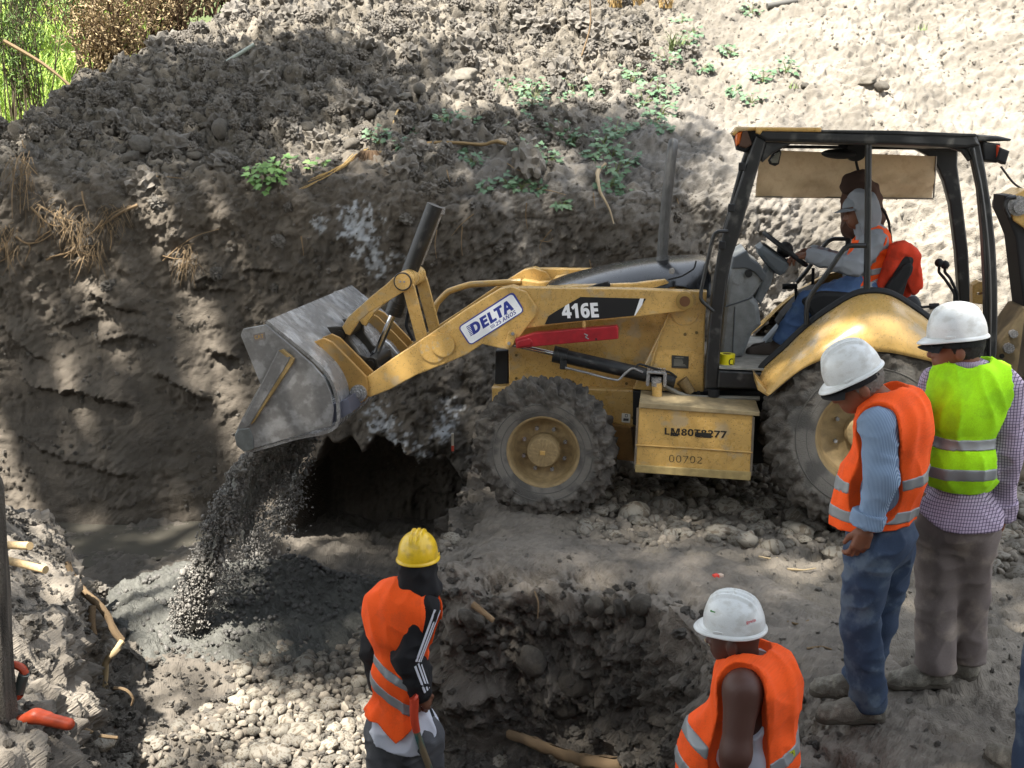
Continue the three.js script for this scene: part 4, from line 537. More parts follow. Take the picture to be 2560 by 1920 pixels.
  // levers and rails
  for (const [x, y, b, c2] of [[1345, 870, 1335, 1435], [1380, 882, 1370, 1452]]) { const lv = part('control_lever', tube([pC(c2, 1120, -1.25), pC(c2, 1050, -1.25), pC(x + 30, 960, -1.25), pC(x, 925, -1.25), pC(x + 2, 880, -1.25)], 0.011, 24, 8), BLKROUGH); part('lever_knob', new THREE.SphereGeometry(0.032, 16, 12).translate(pC(x, y, -1.25).x, pC(x, y, -1.25).y, -1.25), BLKROUGH, lv); }
  const gl = part('gear_lever', merged([rod(pC(1215, 1135, -1.1), pC(1310, 1128, -1.1), 0.009), rod(pC(1290, 1130, -1.1), pC(1345, 1122, -1.1), 0.024, 12, 0.018)]), BLKROUGH); void gl;
  part('grab_rail', tube([pC(912, 768, NZ), pC(830, 768, NZ), pC(795, 775, NZ), pC(760, 815, NZ), pC(690, 920, NZ), pC(600, 1040, NZ), pC(568, 1095, NZ), pC(560, 1160, NZ), pC(560, 1235, NZ)], 0.017, 48, 8), BLK); part('grab_rail', tube([pC(800, 728, FZ + 0.1), pC(720, 728, FZ + 0.1), pC(685, 745, FZ + 0.1), pC(640, 800, FZ + 0.1), pC(560, 920, FZ + 0.1), pC(500, 990, FZ + 0.1)], 0.017, 36, 8), BLK);
  part('arm_lever', merged([rod(pC(418, 1010, -1.3), pC(505, 1008, -1.3), 0.022, 12), rod(pC(495, 1008, -1.3), pC(500, 1090, -1.3), 0.012), rod(pC(600, 900, -1.35), pC(596, 1010, -1.35), 0.012)]), BLKROUGH);
  part('step_rail', tube([pC(95, 684, NZ + 0.05), pC(40, 684, NZ + 0.06), pC(15, 700, NZ + 0.06), pC(0, 740, NZ + 0.06), pC(-20, 830, NZ + 0.06), pC(-62, 1020, NZ + 0.06), pC(-66, 1080, NZ + 0.06), pC(-55, 1100, NZ + 0.06), pC(8, 1158, NZ + 0.06)], 0.013, 50, 8), BLK);
  // far side rail behind the cab
  part('rear_bracket', boxUV(prism(on(zoomC, [[1545, 1000], [1580, 978], [1625, 985], [1625, 1120], [1545, 1110]], -1.3), -1.4, -1.3, 0.01, [on(zoomC, [[1562, 1040], [1612, 1035], [1612, 1065], [1565, 1068]], -1.3)])), YEL);
  // rear boom, folded up behind the cab and leaving the frame
  const bm = new THREE.Group(); bm.name = 'rear_boom'; machine.add(bm);
  part('boom', boxUV(prism(on(zoomC, [[1735, 470], [1790, 465], [1880, 440], [2050, 520], [2080, 900], [2050, 1500], [1900, 1560], [1840, 1060], [1800, 720], [1760, 620], [1732, 560]], -0.98), -1.28, -0.98, 0.015)), BLKROUGH, bm); part('boom_cheek', boxUV(prism(on(zoomC, [[1770, 480], [1860, 430], [2000, 480], [2020, 760], [1900, 700], [1790, 620], [1765, 540]], -0.95), -1.3, -0.95, 0.01)), YEL, bm);
  part('boom_pin', merged([disc(pC(1812, 532, -0.94), 0.07, -1.33, -0.93), disc(pC(1820, 540, -0.94), 0.045, -0.94, -0.9)]), STEEL, bm); part('boom_guard', taper([pC(1800, 480, -0.93), pC(1755, 490, -0.93), pC(1738, 540, -0.93), pC(1760, 600, -0.93)], 0.016, 0.016, 16, 8), BLK, bm); part('boom_hose', taper([pC(1712, 300, -1.2), pC(1790, 400, -1.2), pC(1850, 440, -1.2)], 0.008, 0.008, 10, 6), BLKROUGH, bm);
  part('swing_frame', boxUV(prism(on(zoomC, [[1668, 1440], [1720, 1330], [1800, 1210], [1849, 1140], [1960, 1120], [1980, 1650], [1790, 1610], [1760, 1560], [1640, 1560]], -0.9), -1.3, -0.9, 0.015)), phys('#8a7a5c', { roughness: 0.85, map: rep(GRIME, 2) }), bm); for (const [x, y, r] of [[1785, 1290, 0.03], [1757, 1375, 0.038]]) part('swing_bolt', disc(pC(x, y, -0.88), r, -0.92, -0.86, 8), STEEL, bm); part('swing_hole', disc(pC(1722, 1425, -0.88), 0.018, -0.91, -0.897, 16), BLKROUGH, bm);
  part('stabiliser', merged([rbox(0.2, 1.1, 0.2, pC(1900, 1750, -0.6).x, pC(1900, 1700, -0.6).y, -0.62), rod(pC(1750, 2120, -0.55), pC(2100, 2110, -0.55), 0.05)]), DRYMUD, bm);
}
// ---------------------------------------------------------------- people: distance fields meshed as one skin, clothes as their own shells
function surfaceNet(f, lo, hi, h) {
  const nx = Math.ceil((hi[0] - lo[0]) / h) + 2, ny = Math.ceil((hi[1] - lo[1]) / h) + 2, nz = Math.ceil((hi[2] - lo[2]) / h) + 2, D = new Float32Array(nx * ny * nz), id = new Int32Array(nx * ny * nz).fill(-1), pos = [], idx = [];
  for (let K = 0; K < nz; K += 4) for (let J = 0; J < ny; J += 4) for (let I = 0; I < nx; I += 4) { const d0 = f(lo[0] + (I + 1.5) * h, lo[1] + (J + 1.5) * h, lo[2] + (K + 1.5) * h), far = Math.abs(d0) > h * 5.5 + 0.02; for (let k = K; k < K + 4 && k < nz; k++) for (let j = J; j < J + 4 && j < ny; j++) for (let i = I; i < I + 4 && i < nx; i++) D[i + j * nx + k * nx * ny] = far ? d0 : f(lo[0] + i * h, lo[1] + j * h, lo[2] + k * h); }
  const sx = 1, sy = nx, sz = nx * ny, cor = [0, sx, sy, sx + sy, sz, sx + sz, sy + sz, sx + sy + sz];
  const E = [[0, 1], [2, 3], [4, 5], [6, 7], [0, 2], [1, 3], [4, 6], [5, 7], [0, 4], [1, 5], [2, 6], [3, 7]];
  for (let k = 0; k < nz - 1; k++) for (let j = 0; j < ny - 1; j++) for (let i = 0; i < nx - 1; i++) {
    const b = i + j * sy + k * sz; let m = 0; for (let c = 0; c < 8; c++) if (D[b + cor[c]] < 0) m |= 1 << c; if (m === 0 || m === 255) continue;
    let x = 0, y = 0, z = 0, n = 0; for (const [p, q] of E) { const a = D[b + cor[p]], c = D[b + cor[q]]; if (a < 0 === c < 0) continue; const t = a / (a - c); x += lerp(p & 1, q & 1, t); y += lerp(p >> 1 & 1, q >> 1 & 1, t); z += lerp(p >> 2, q >> 2, t); n++; }
    id[b] = pos.length / 3; pos.push(lo[0] + (i + x / n) * h, lo[1] + (j + y / n) * h, lo[2] + (k + z / n) * h);
  }
  for (let k = 1; k < nz - 1; k++) for (let j = 1; j < ny - 1; j++) for (let i = 1; i < nx - 1; i++) {
    const b = i + j * sy + k * sz, a = D[b] < 0;
    const quad = (s, u, v) => { if (a === D[b + s] < 0) return; const q0 = id[b], q1 = id[b - u], q2 = id[b - u - v], q3 = id[b - v]; if (q0 < 0 || q1 < 0 || q2 < 0 || q3 < 0) return; if (a) idx.push(q0, q1, q2, q0, q2, q3); else idx.push(q0, q2, q1, q0, q3, q2); };
    quad(sx, sy, sz); quad(sy, sz, sx); quad(sz, sx, sy);
  }
  const e = h * 0.4; for (let t = 0; t < pos.length; t += 3) for (let r = 0; r < 2; r++) { const x = pos[t], y = pos[t + 1], z = pos[t + 2], d = f(x, y, z), gx_ = f(x + e, y, z) - d, gy = f(x, y + e, z) - d, gz_ = f(x, y, z + e) - d, l = Math.hypot(gx_, gy, gz_) || 1, s = clamp(d, -h * 0.5, h * 0.5) / l; pos[t] -= gx_ * s; pos[t + 1] -= gy * s; pos[t + 2] -= gz_ * s; }
  const g = new THREE.BufferGeometry(); g.setAttribute('position', new THREE.Float32BufferAttribute(pos, 3)); g.setIndex(idx); g.computeVertexNormals();
  const U = new Float32Array(pos.length / 3 * 2); for (let i = 0; i < pos.length / 3; i++) { U[i * 2] = pos[i * 3] + pos[i * 3 + 2] * 0.7; U[i * 2 + 1] = pos[i * 3 + 1]; } g.setAttribute('uv', new THREE.BufferAttribute(U, 2)); return g;
}
const smin = (a, b, k) => { const h = Math.max(k - Math.abs(a - b), 0) / k; return Math.min(a, b) - h * h * k * 0.25; };
function cap(a, b, ra, rb = ra) { const bx0 = b.x - a.x, by = b.y - a.y, bz = b.z - a.z, L = bx0 * bx0 + by * by + bz * bz || 1e-9; const f = (x, y, z) => { const px = x - a.x, py = y - a.y, pz = z - a.z, t = clamp((px * bx0 + py * by + pz * bz) / L), dx = px - bx0 * t, dy = py - by * t, dz = pz - bz * t; return Math.sqrt(dx * dx + dy * dy + dz * dz) - (ra + (rb - ra) * t); }; f.box = [[a, ra], [b, rb]]; return f; }
function ell(c, r, F) { const { l, u, f: w } = F, q = (x, y, z) => { const dx = x - c.x, dy = y - c.y, dz = z - c.z, a = (dx * l.x + dy * l.y + dz * l.z) / r[0], b = (dx * u.x + dy * u.y + dz * u.z) / r[1], e = (dx * w.x + dy * w.y + dz * w.z) / r[2], k0 = Math.sqrt(a * a + b * b + e * e), k1 = Math.sqrt((a / r[0]) ** 2 + (b / r[1]) ** 2 + (e / r[2]) ** 2); return k1 < 1e-6 ? -Math.min(...r) : k0 * (k0 - 1) / k1; }; q.box = [[c, Math.max(...r)]]; return q; }
function union(list, k) { const f = (x, y, z) => { let d = list[0](x, y, z); for (let i = 1; i < list.length; i++) d = smin(d, list[i](x, y, z), k); return d; }; f.box = list.flatMap((q) => q.box); return f; }
function boundsOf(f, m) { const lo = [1e9, 1e9, 1e9], hi = [-1e9, -1e9, -1e9]; for (const [c, r] of f.box) ['x', 'y', 'z'].forEach((k, i) => { lo[i] = Math.min(lo[i], c[k] - r - m); hi[i] = Math.max(hi[i], c[k] + r + m); }); return [lo, hi]; }
function net(f, h, m = 0.03, box = null) { const [lo, hi] = boundsOf(box || f, m); return surfaceNet(f, lo, hi, h); }
const folds = (f, amp, sx = 9, sy = 16, seed = 0) => { const g = (x, y, z) => { const d = f(x, y, z); return Math.abs(d) < 0.06 ? d - amp * (1.3 * Math.pow(1 - Math.abs(n3(x * sx * 0.6 + y * 2.5 + seed, y * sy * 0.55 - x * 3, z * sx * 0.6)), 2) + 0.7 * n3(x * sx * 1.1, y * sy * 0.35 + seed, z * sx * 1.1) - 0.5 + 0.25 * n3(x * 4 + seed, y * 4, z * 4)) : d; }; g.box = f.box; return g; };
function frame(fwd, up = V3(0, 1, 0)) { const f = fwd.clone().normalize(), l = V3().crossVectors(up, f).normalize(), u = V3().crossVectors(f, l); return { l, u, f }; }
const off = (c, F, a, b, e) => V3(c.x + F.l.x * a + F.u.x * b + F.f.x * e, c.y + F.l.y * a + F.u.y * b + F.f.y * e, c.z + F.l.z * a + F.u.z * b + F.f.z * e);


function headGeo(c, F, neck, s = 1) {
  const P = (a, b, e) => off(c, F, a * s, b * s, e * s), E = (a, b, e, r) => ell(P(a, b, e), r.map((v) => v * s), F);
  const base = union([E(0, 0.032, -0.012, [0.077, 0.1, 0.096]), E(0, -0.03, 0.03, [0.062, 0.075, 0.065]), E(0, -0.072, 0.055, [0.04, 0.034, 0.038]), cap(P(0, -0.03, -0.03), neck, 0.058 * s, 0.066 * s)], 0.03 * s);
  const feat = [cap(P(0, 0.014, 0.088), P(0, -0.026, 0.108), 0.009 * s, 0.015 * s), cap(P(0.018, -0.03, 0.092), P(-0.018, -0.03, 0.092), 0.009 * s), cap(P(0.02, -0.056, 0.088), P(-0.02, -0.056, 0.088), 0.009 * s), cap(P(0.04, 0.026, 0.08), P(-0.04, 0.026, 0.08), 0.013 * s), E(0.079, -0.012, -0.012, [0.012, 0.034, 0.021]), E(-0.079, -0.012, -0.012, [0.012, 0.034, 0.021])];
  const all = union([base, ...feat], 0.014 * s), eyes = [E(0.033, 0.006, 0.098, [0.017, 0.011, 0.016]), E(-0.033, 0.006, 0.098, [0.017, 0.011, 0.016])], mouth = cap(P(0.024, -0.0565, 0.104), P(-0.024, -0.0565, 0.104), 0.004 * s);
  const f = (x, y, z) => Math.max(all(x, y, z), -eyes[0](x, y, z), -eyes[1](x, y, z), -mouth(x, y, z)); f.box = all.box; return net(f, 0.0055, 0.012);
}
function hairMesh(c, F, m, parent, s = 1, low = -0.055) {
  const sk = ell(off(c, F, 0, 0.032 * s, -0.014 * s), [0.089 * s, 0.11 * s, 0.109 * s], F), f = (x, y, z) => { const dx = x - c.x, dy = y - c.y, dz = z - c.z, e = dx * F.f.x + dy * F.f.y + dz * F.f.z, u = dx * F.u.x + dy * F.u.y + dz * F.u.z; return Math.max(sk(x, y, z) - 0.004 * n3(x * 60, y * 60, z * 60), low - u + e * 0.25, e - 0.02 - u * 0.5); }; f.box = sk.box; return mesh('hair', net(f, 0.006, 0.01), m, parent);
}
function handGeo(wr, dir, palm, side, curl = 0.5, s = 1) { // palm: the way the palm faces, side: +1 thumb along dir x palm
  const d = dir.clone().normalize(), n = palm.clone().addScaledVector(d, -palm.dot(d)).normalize(), t = V3().crossVectors(d, n).multiplyScalar(side), P = (a, b, e) => V3().copy(wr).addScaledVector(d, a * s).addScaledVector(t, b * s).addScaledVector(n, e * s), list = [];
  list.push(union([cap(P(-0.03, 0, 0), P(0.02, 0, 0), 0.026 * s, 0.027 * s), cap(P(0.03, 0.022, 0), P(0.082, 0.028, 0), 0.018 * s, 0.014 * s), cap(P(0.03, 0, 0), P(0.086, 0.005, 0), 0.019 * s, 0.014 * s), cap(P(0.03, -0.022, 0), P(0.076, -0.03, 0), 0.017 * s, 0.012 * s)], 0.022 * s));
  [[0.03, 0.082, 0.043, 0.024, 0.02], [0.01, 0.087, 0.047, 0.028, 0.021], [-0.011, 0.084, 0.044, 0.026, 0.02], [-0.031, 0.076, 0.034, 0.02, 0.018]].forEach(([b, a, l1, l2, l3], i) => { const q = curl * (0.85 + i * 0.12), seg = (o, ang, len) => [o[0] + Math.cos(ang) * len, o[1] + Math.sin(ang) * len]; const p0 = [a, 0.002], p1 = seg(p0, q * 0.7, l1), p2 = seg(p1, q * 1.7, l2), p3 = seg(p2, q * 2.4, l3), W = (p) => P(p[0], b, p[1]); list.push(cap(W(p0), W(p1), 0.0098 * s, 0.0092 * s), cap(W(p1), W(p2), 0.0092 * s, 0.0085 * s), cap(W(p2), W(p3), 0.0085 * s, 0.007 * s)); });
  list.push(cap(P(0.02, 0.026, 0.006), P(0.055, 0.05, 0.018), 0.015 * s, 0.0115 * s), cap(P(0.055, 0.05, 0.018), P(0.085, 0.055, 0.03), 0.0112 * s, 0.009 * s)); return net(union(list, 0.008), 0.0045, 0.012);
}
const HAT_PARTS = {};
function hardHat(parent, c, F, m, tilt = 0, s = 1) { // shell with three ridges, brim and longer peak
  const g = new THREE.Group(); g.name = 'hard_hat'; parent.add(g);
  const a = 0.106, b = 0.126, h = 0.14, NU = 72, NV = 34;
  if (!HAT_PARTS.shell) {
    HAT_PARTS.shell = gridGeo(NU + 1, NV, (i, j) => { const ph = i / NU * 6.283185, v = j / (NV - 1), th = v * 1.5708, st = Math.pow(Math.sin(th), 0.92); let x = a * st * Math.sin(ph), z = b * st * Math.cos(ph), y = h * Math.pow(Math.max(0, Math.cos(th)), 0.8); const fade = sst(0.92, 0.55, v) * sst(-0.12, -0.08, z) * sst(0.12, 0.085, z); let k = 0; for (const l of [0, 0.026, -0.026]) k = Math.max(k, sst(0.011, 0.004, Math.abs(x - l))); const e = fade * k * 0.011 - 0.004 * sst(0.02, 0.0, Math.abs(Math.abs(x) - a * 0.93)) * sst(0.06, 0.02, Math.abs(z + 0.02)) * sst(0.08, 0.05, y) * sst(0.01, 0.02, y); return [x * (1 + e * 3), y + e, z * (1 + e * 3)]; }, null, (i, j) => [i / NU * 2, j / NV]);
    HAT_PARTS.brim = gridGeo(NU + 1, 9, (i, j) => { const ph = i / NU * 6.283185, fr = Math.pow(Math.max(0, Math.cos(ph)), 2.2), w = 0.012 + 0.034 * fr, s2 = j / 8, out = s2 < 0.7 ? s2 / 0.7 : 1 - (s2 - 0.7) * 0.35, rr = w * out - 0.003; const drop = 0.003 - 0.012 * out * out - 0.012 * fr * out, th = s2 > 0.7 ? -0.006 * sst(0.7, 0.85, s2) : 0; return [(a + rr) * Math.sin(ph), drop + th, (b + rr) * Math.cos(ph)]; });
    HAT_PARTS.slot = rbox(0.006, 0.012, 0.042, a * 0.985, 0.008, 0.035, 0.003);
  }
  mesh('shell', HAT_PARTS.shell, m, g); mesh('brim', HAT_PARTS.brim, m, g); mesh('accessory_slot', HAT_PARTS.slot, m, g); const sl = mesh('accessory_slot', HAT_PARTS.slot, m, g); sl.scale.x = -1;
  g.position.copy(off(c, F, 0, 0.058 * s, -0.004)); g.quaternion.setFromRotationMatrix(new THREE.Matrix4().makeBasis(F.l, F.u, F.f)); g.rotateX(tilt); g.scale.setScalar(s); return g;
}
const SKIN = (h) => phys(h, { roughness: 0.55, sheen: 0.1 });
const cloth = (h, o = {}) => mat(h, { roughness: 0.92, bumpMap: rep(EARTH_BUMP, 9), bumpScale: 0.0015, ...o });
const DIRTY = (c, d, seed, amt = 0.35) => dataTex(256, (u, v) => { const k = sst(0.0, 0.5, tileFbm(u, v, 4, 5, seed) + 0.1) * amt, w = 1 + 0.05 * tile(u, v, 70, seed); return [lerp(c[0], d[0], k) * w, lerp(c[1], d[1], k) * w, lerp(c[2], d[2], k) * w]; });
const ORANGE = () => cloth('#ffffff', { map: rep(DIRTY([1, 0.36, 0.085], [0.9, 0.33, 0.12], 4, 0.5), 2) }), LIME = cloth('#ffffff', { map: rep(DIRTY([0.68, 0.95, 0.06], [0.55, 0.8, 0.1], 7, 0.5), 2) }), BAND = mat('#8f9294', { roughness: 0.45, metalness: 0.25 });
const DENIM = cloth('#ffffff', { map: rep(DIRTY([0.19, 0.25, 0.345], [0.4, 0.45, 0.5], 12, 0.7), 1.6) }), BOOT = mat('#ffffff', { map: rep(DIRTY([0.46, 0.44, 0.4], [0.6, 0.58, 0.53], 15, 0.7), 4), roughness: 0.95, bumpMap: rep(EARTH_BUMP, 6), bumpScale: 0.006 });
function boot(parent, an, toeDir, s = 1) {
  const F = frame(toeDir), g = an.y > 0.075 ? -0.0 : 0, c = V3(an.x, 0, an.z), P = (e, b, a = 0) => off(c, F, a, b, e); void g;
  const up = union([cap(P(-0.03, 0.055), P(0.09, 0.05), 0.05, 0.046), cap(P(0.09, 0.048), P(0.185, 0.036), 0.047, 0.044), cap(P(-0.012, 0.07), V3(an.x, an.y + 0.05, an.z), 0.055, 0.058)], 0.04), f = (x, y, z) => Math.max(up(x, y, z) - 0.004 * n3(x * 30, y * 30, z * 30), 0.012 - y); f.box = up.box;
  const b = new THREE.Group(); b.name = 'boot'; parent.add(b); mesh('upper', net(f, 0.009, 0.02), BOOT, b);
  const so = union([cap(P(-0.035, 0.012), P(0.08, 0.012), 0.047, 0.043), cap(P(0.08, 0.012), P(0.19, 0.014), 0.044, 0.045)], 0.03), sf = (x, y, z) => Math.max(so(x, y, z), y - 0.028, -y); sf.box = so.box; mesh('sole', net(sf, 0.008, 0.015), mat('#4a443b', { roughness: 0.95 }), b); void s;
}
// S: joints in metres from the person's own ground point, directions, clothes
function person(label, origin, S) {
  const g = thing('person', label, 'person', null, origin), T = frame(S.fwd), H = frame(S.look, S.headUp || V3(0, 1, 0)), w = S.w || 1, skin = SKIN(S.skin), arms = [];
  const torsoPts = { chest: mid(S.shL, S.shR), belly: mid(mid(S.shL, S.shR), S.pelvis, 0.55) }; const ub = S.torsoUp || V3().subVectors(S.neck, S.pelvis).normalize(), TB = frame(S.fwd.clone().addScaledVector(ub, -S.fwd.dot(ub)), ub);
  const tors = (x = 0, low = 0) => [ell(off(torsoPts.chest, TB, 0, -0.075, -0.005), [0.165 * w + x, 0.19 + x, 0.115 * w + x], TB), ell(torsoPts.belly, [0.15 * w + x, 0.17, 0.118 * w * (S.gut || 1) + x], TB), ell(S.pelvis, [0.165 * w + x, 0.13, 0.12 * w + x], TB), cap(mid(S.shL, torsoPts.chest, 0.12), mid(S.shR, torsoPts.chest, 0.12), 0.062 * w + x), cap(off(torsoPts.chest, TB, 0, 0.02, -0.01), S.neck, 0.085 * w + x * 0.6, 0.055 + x * 0.3)];
  const limb = (sh, el, wr, r, x = 0, e = 0) => [cap(sh, el, 0.06 * r + x, 0.045 * r + x), cap(el, mid(el, wr, 1 - e), 0.045 * r + x, 0.032 * r + x)], leg = (hp, kn, an, r, x = 0, y = x) => [cap(hp, kn, 0.092 * r + x, 0.06 * r + x), cap(kn, an, 0.062 * r + x, 0.042 * r + y)];
  const r = S.limb || 1;
  // skin: torso, arms, legs, neck in one surface; head and hands on their own finer grids, joined to it
  const bodyF = union([...tors(), ...limb(S.shL, S.elL, S.wrL, r), ...limb(S.shR, S.elR, S.wrR, r), ...(S.hipL ? [...leg(S.hipL, S.knL, S.anL, r), ...leg(S.hipR, S.knR, S.anR, r)] : [])], 0.05);
  const geos = [net(bodyF, 0.013, 0.03), headGeo(S.head, H, S.neck, S.hs || 1)];
  for (const k of ['L', 'R']) { const h = S['hand' + k]; if (h) geos.push(handGeo(S['wr' + k], h.dir, h.palm, h.side, h.curl, h.s || 1.02)); }
  mesh('body', merged(geos.map((q) => { q.deleteAttribute('uv'); return q; })), skin, g);
  const H0 = S.hs || 1; if (S.hair) hairMesh(S.head, H, S.hair, g, H0);
  if (S.pants) {
    const bag = S.pants.bag ?? 0.02, f0 = union([ell(off(S.pelvis, TB, 0, 0.0, 0), [0.165 * w + 0.028, 0.15, 0.122 * w + 0.028], TB), ...leg(S.hipL, S.knL, S.anL, r, bag, bag + 0.024), ...leg(S.hipR, S.knR, S.anR, r, bag, bag + 0.024)], 0.035), f1 = folds(f0, 0.0075, 7, 12, S.seed || 0), y0 = S.pants.hem ?? 0.07;
    const f = (x, y, z) => Math.max(f1(x, y, z), y0 - y, y - (S.pants.top ?? S.pelvis.y + 0.12)); f.box = f0.box; mesh('trousers', net(f, 0.0095, 0.02), S.pants.m, g);
  }
  if (S.shirt) {
    const q = S.shirt, cuff = q.cuff ?? 0.12, lists = [...tors(0.014)]; if (q.sleeves !== false) lists.push(...limb(S.shL, S.elL, S.wrL, r, 0.02, q.cuffL ?? cuff), ...limb(S.shR, S.elR, S.wrR, r, 0.02, q.cuffR ?? cuff)); if (q.tail) lists.push(ell(off(S.pelvis, TB, 0, -0.06, 0), [0.18 * w + 0.035, 0.24, 0.135 * w + 0.05], TB));
    const f0 = union(lists, 0.04), f1 = folds(f0, q.fold ?? 0.0065, 9, 13, (S.seed || 0) + 3), hem = q.hem, bot = S.pelvis.y + (q.tail ? -0.2 : 0.06);
    const aHole = q.armhole ? [[S.shL, S.elL], [S.shR, S.elR]].map(([sh, e]) => cap(off(sh, TB, 0, 0.05, 0), mid(sh, e, 0.55), 0.1, 0.12)) : [];
    const f = (x, y, z) => { let d = Math.max(f1(x, y, z), hem ? hem(x, y, z) : bot - y); for (const cA of aHole) d = Math.max(d, -cA(x, y, z)); const nk = Math.hypot(x - S.neck.x, y - S.neck.y - 0.1, z - S.neck.z) - (q.neckR ?? 0.095); return Math.max(d, -nk); }; f.box = f0.box; mesh(q.name || 'shirt', net(f, q.h ?? 0.0095, 0.03), q.m, g);
    if (q.collar) { const t = new THREE.TorusGeometry(0.072, 0.016, 8, 30).rotateX(Math.PI / 2).scale(1, 1.5, 1); t.applyQuaternion(new THREE.Quaternion().setFromRotationMatrix(new THREE.Matrix4().makeBasis(TB.l, TB.u, TB.f))); t.rotateX(0); const c = off(S.neck, TB, 0, 0.005, -0.0); t.translate(c.x, c.y, c.z); mesh('collar', t, q.m, g); }
    for (const k of ['L', 'R']) if (q['cuffBand' + k]) { const e = S['el' + k], wv = S['wr' + k], t1 = mid(e, wv, 1 - (q['cuff' + k] ?? cuff) - 0.16), t2 = mid(e, wv, 1 - (q['cuff' + k] ?? cuff) + 0.12); const cf = folds(cap(t1, t2, 0.045 * r + 0.026, 0.04 * r + 0.03), 0.006, 14, 20, 2), d = V3().subVectors(t2, t1).normalize(), f2 = (x, y, z) => Math.max(cf(x, y, z), (x - t2.x) * d.x + (y - t2.y) * d.y + (z - t2.z) * d.z, -((x - t1.x) * d.x + (y - t1.y) * d.y + (z - t1.z) * d.z)); f2.box = cf.box; mesh('cuff', net(f2, 0.008, 0.02), q.m, g); }
  }
  if (S.vest) {
    const q = S.vest, x = q.x ?? 0.036, lists = [...tors(x)]; if (q.flare) for (const fl of q.flare) lists.push(ell(fl.c, fl.r, TB)); const f0 = union(lists, q.blend ?? 0.05), f1 = folds(f0, q.fold ?? 0.0075, 9, 4, (S.seed || 0) + 9), hole = q.holeR ?? 0.105;
    const holes = [S.shL, S.shR].map((sh) => { const outw = V3().subVectors(sh, torsoPts.chest).normalize(), a = sh.clone().addScaledVector(outw, q.holeOut ?? 0.055).addScaledVector(TB.u, 0.03), b = a.clone().addScaledVector(TB.u, -(q.holeLen ?? 0.24)).addScaledVector(outw, q.holeIn ?? -0.03); return cap(a, b, hole * 0.8, hole); });
    const cut = (x2, y, z, grow) => { let d = Math.max(q.hem(x2, y, z), -(holes[0](x2, y, z) + grow), -(holes[1](x2, y, z) + grow)); const nk = Math.hypot(x2 - S.neck.x, (y - S.neck.y - 0.06) * 0.8, z - S.neck.z) - (q.neckR ?? 0.1); d = Math.max(d, -nk); if (q.open) d = Math.max(d, q.open(x2, y, z)); return d; };
    const f = (x2, y, z) => Math.max(f1(x2, y, z), cut(x2, y, z, 0)); f.box = f0.box; const vm = mesh('safety_vest', net(f, 0.0085, 0.035), q.m, g);
    for (const s of q.bands || []) { const fb = (x2, y, z) => { const v = s.at(x2, y, z); return Math.max(f1(x2, y, z) - 0.0035, cut(x2, y, z, 0) + 0.003, Math.abs(v) - s.w / 2); }; fb.box = f0.box; mesh('reflective_band', net(fb, 0.0075, 0.03), BAND, vm); }
  }
  if (S.hipL) { boot(g, S.anL, S.toeL); boot(g, S.anR, S.toeR); }
  if (S.hat) hardHat(g, S.head, H, S.hat.m, S.hat.tilt || 0, S.hat.s || 1);
  return g;
}
const zoomD = ([x, y]) => [1960 + x / 2.37, 740 + y / 2.37], zoomE = ([x, y]) => [1960 + x / 2.37, 1220 + y / 2.37], zoomF = ([x, y]) => [860 + x / 2.5925, 1280 + y / 2.5925], zoomG = ([x, y]) => [1640 + x / 3.3175, 1420 + y / 3.3175];
const joints = (O) => (f, x, y, z) => atZ(...f([x, y]), z).sub(O);
const DARKCAP = cloth('#17171a'), WHITEHAT = phys('#ffffff', { map: rep(DIRTY([0.86, 0.87, 0.87], [0.7, 0.69, 0.66], 31, 0.4), 1), roughness: 0.36, clearcoat: 0.25 }), YELHAT = phys('#ffffff', { map: rep(DIRTY([0.9, 0.74, 0.1], [0.7, 0.57, 0.14], 33, 0.5), 1), roughness: 0.4, clearcoat: 0.2 });
function capUnder(g, c, F, m, s = 1) { // cloth cap worn under the hard hat: band and short peak
  const b = gridGeo(41, 6, (i, j) => { const p = i / 40 * 6.2832, v = j / 5; return [0.1 * s * Math.sin(p), 0.06 - 0.045 * v - 0.004 * Math.cos(p), (0.118 + 0.004 * Math.sin(v * 3)) * s * Math.cos(p)]; }), k = gridGeo(17, 7, (i, j) => { const p = (i / 16 - 0.5) * 2.1, v = j / 6; return [(0.1 + 0.04 * v) * s * Math.sin(p), 0.03 - 0.022 * v - 0.015 * Math.sin(p) ** 2 * v, (0.112 + 0.05 * v) * s * Math.cos(p)]; }), q = merged([b, k]); q.applyMatrix4(new THREE.Matrix4().makeBasis(F.l, F.u, F.f).setPosition(c)); mesh('cloth_cap', q, m, g);
}
const band = (O, f, p1, p2, z, w) => { const a = atZ(...f(p1), z).sub(O), b = atZ(...f(p2), z).sub(O), k = (b.y - a.y) / (b.x - a.x); return { at: (x, y) => (y - a.y - k * (x - a.x)) / Math.sqrt(1 + k * k), w }; };
const plane = (O, f, p1, p2, z) => { const a = atZ(...f(p1), z).sub(O), b = atZ(...f(p2), z).sub(O), k = (b.y - a.y) / (b.x - a.x); return (x, y) => (a.y + k * (x - a.x) - y) / Math.sqrt(1 + k * k); };
const CHECK = canvasTex(128, 128, (x) => { x.fillStyle = '#b3a3b8'; x.fillRect(0, 0, 128, 128); x.fillStyle = '#4d4258'; for (let k = 0; k < 8; k++) { x.fillRect(k * 16, 0, 3.4, 128); x.fillRect(0, k * 16, 128, 2.6); } }); CHECK.wrapS = CHECK.wrapT = THREE.RepeatWrapping; CHECK.repeat.set(9, 9);
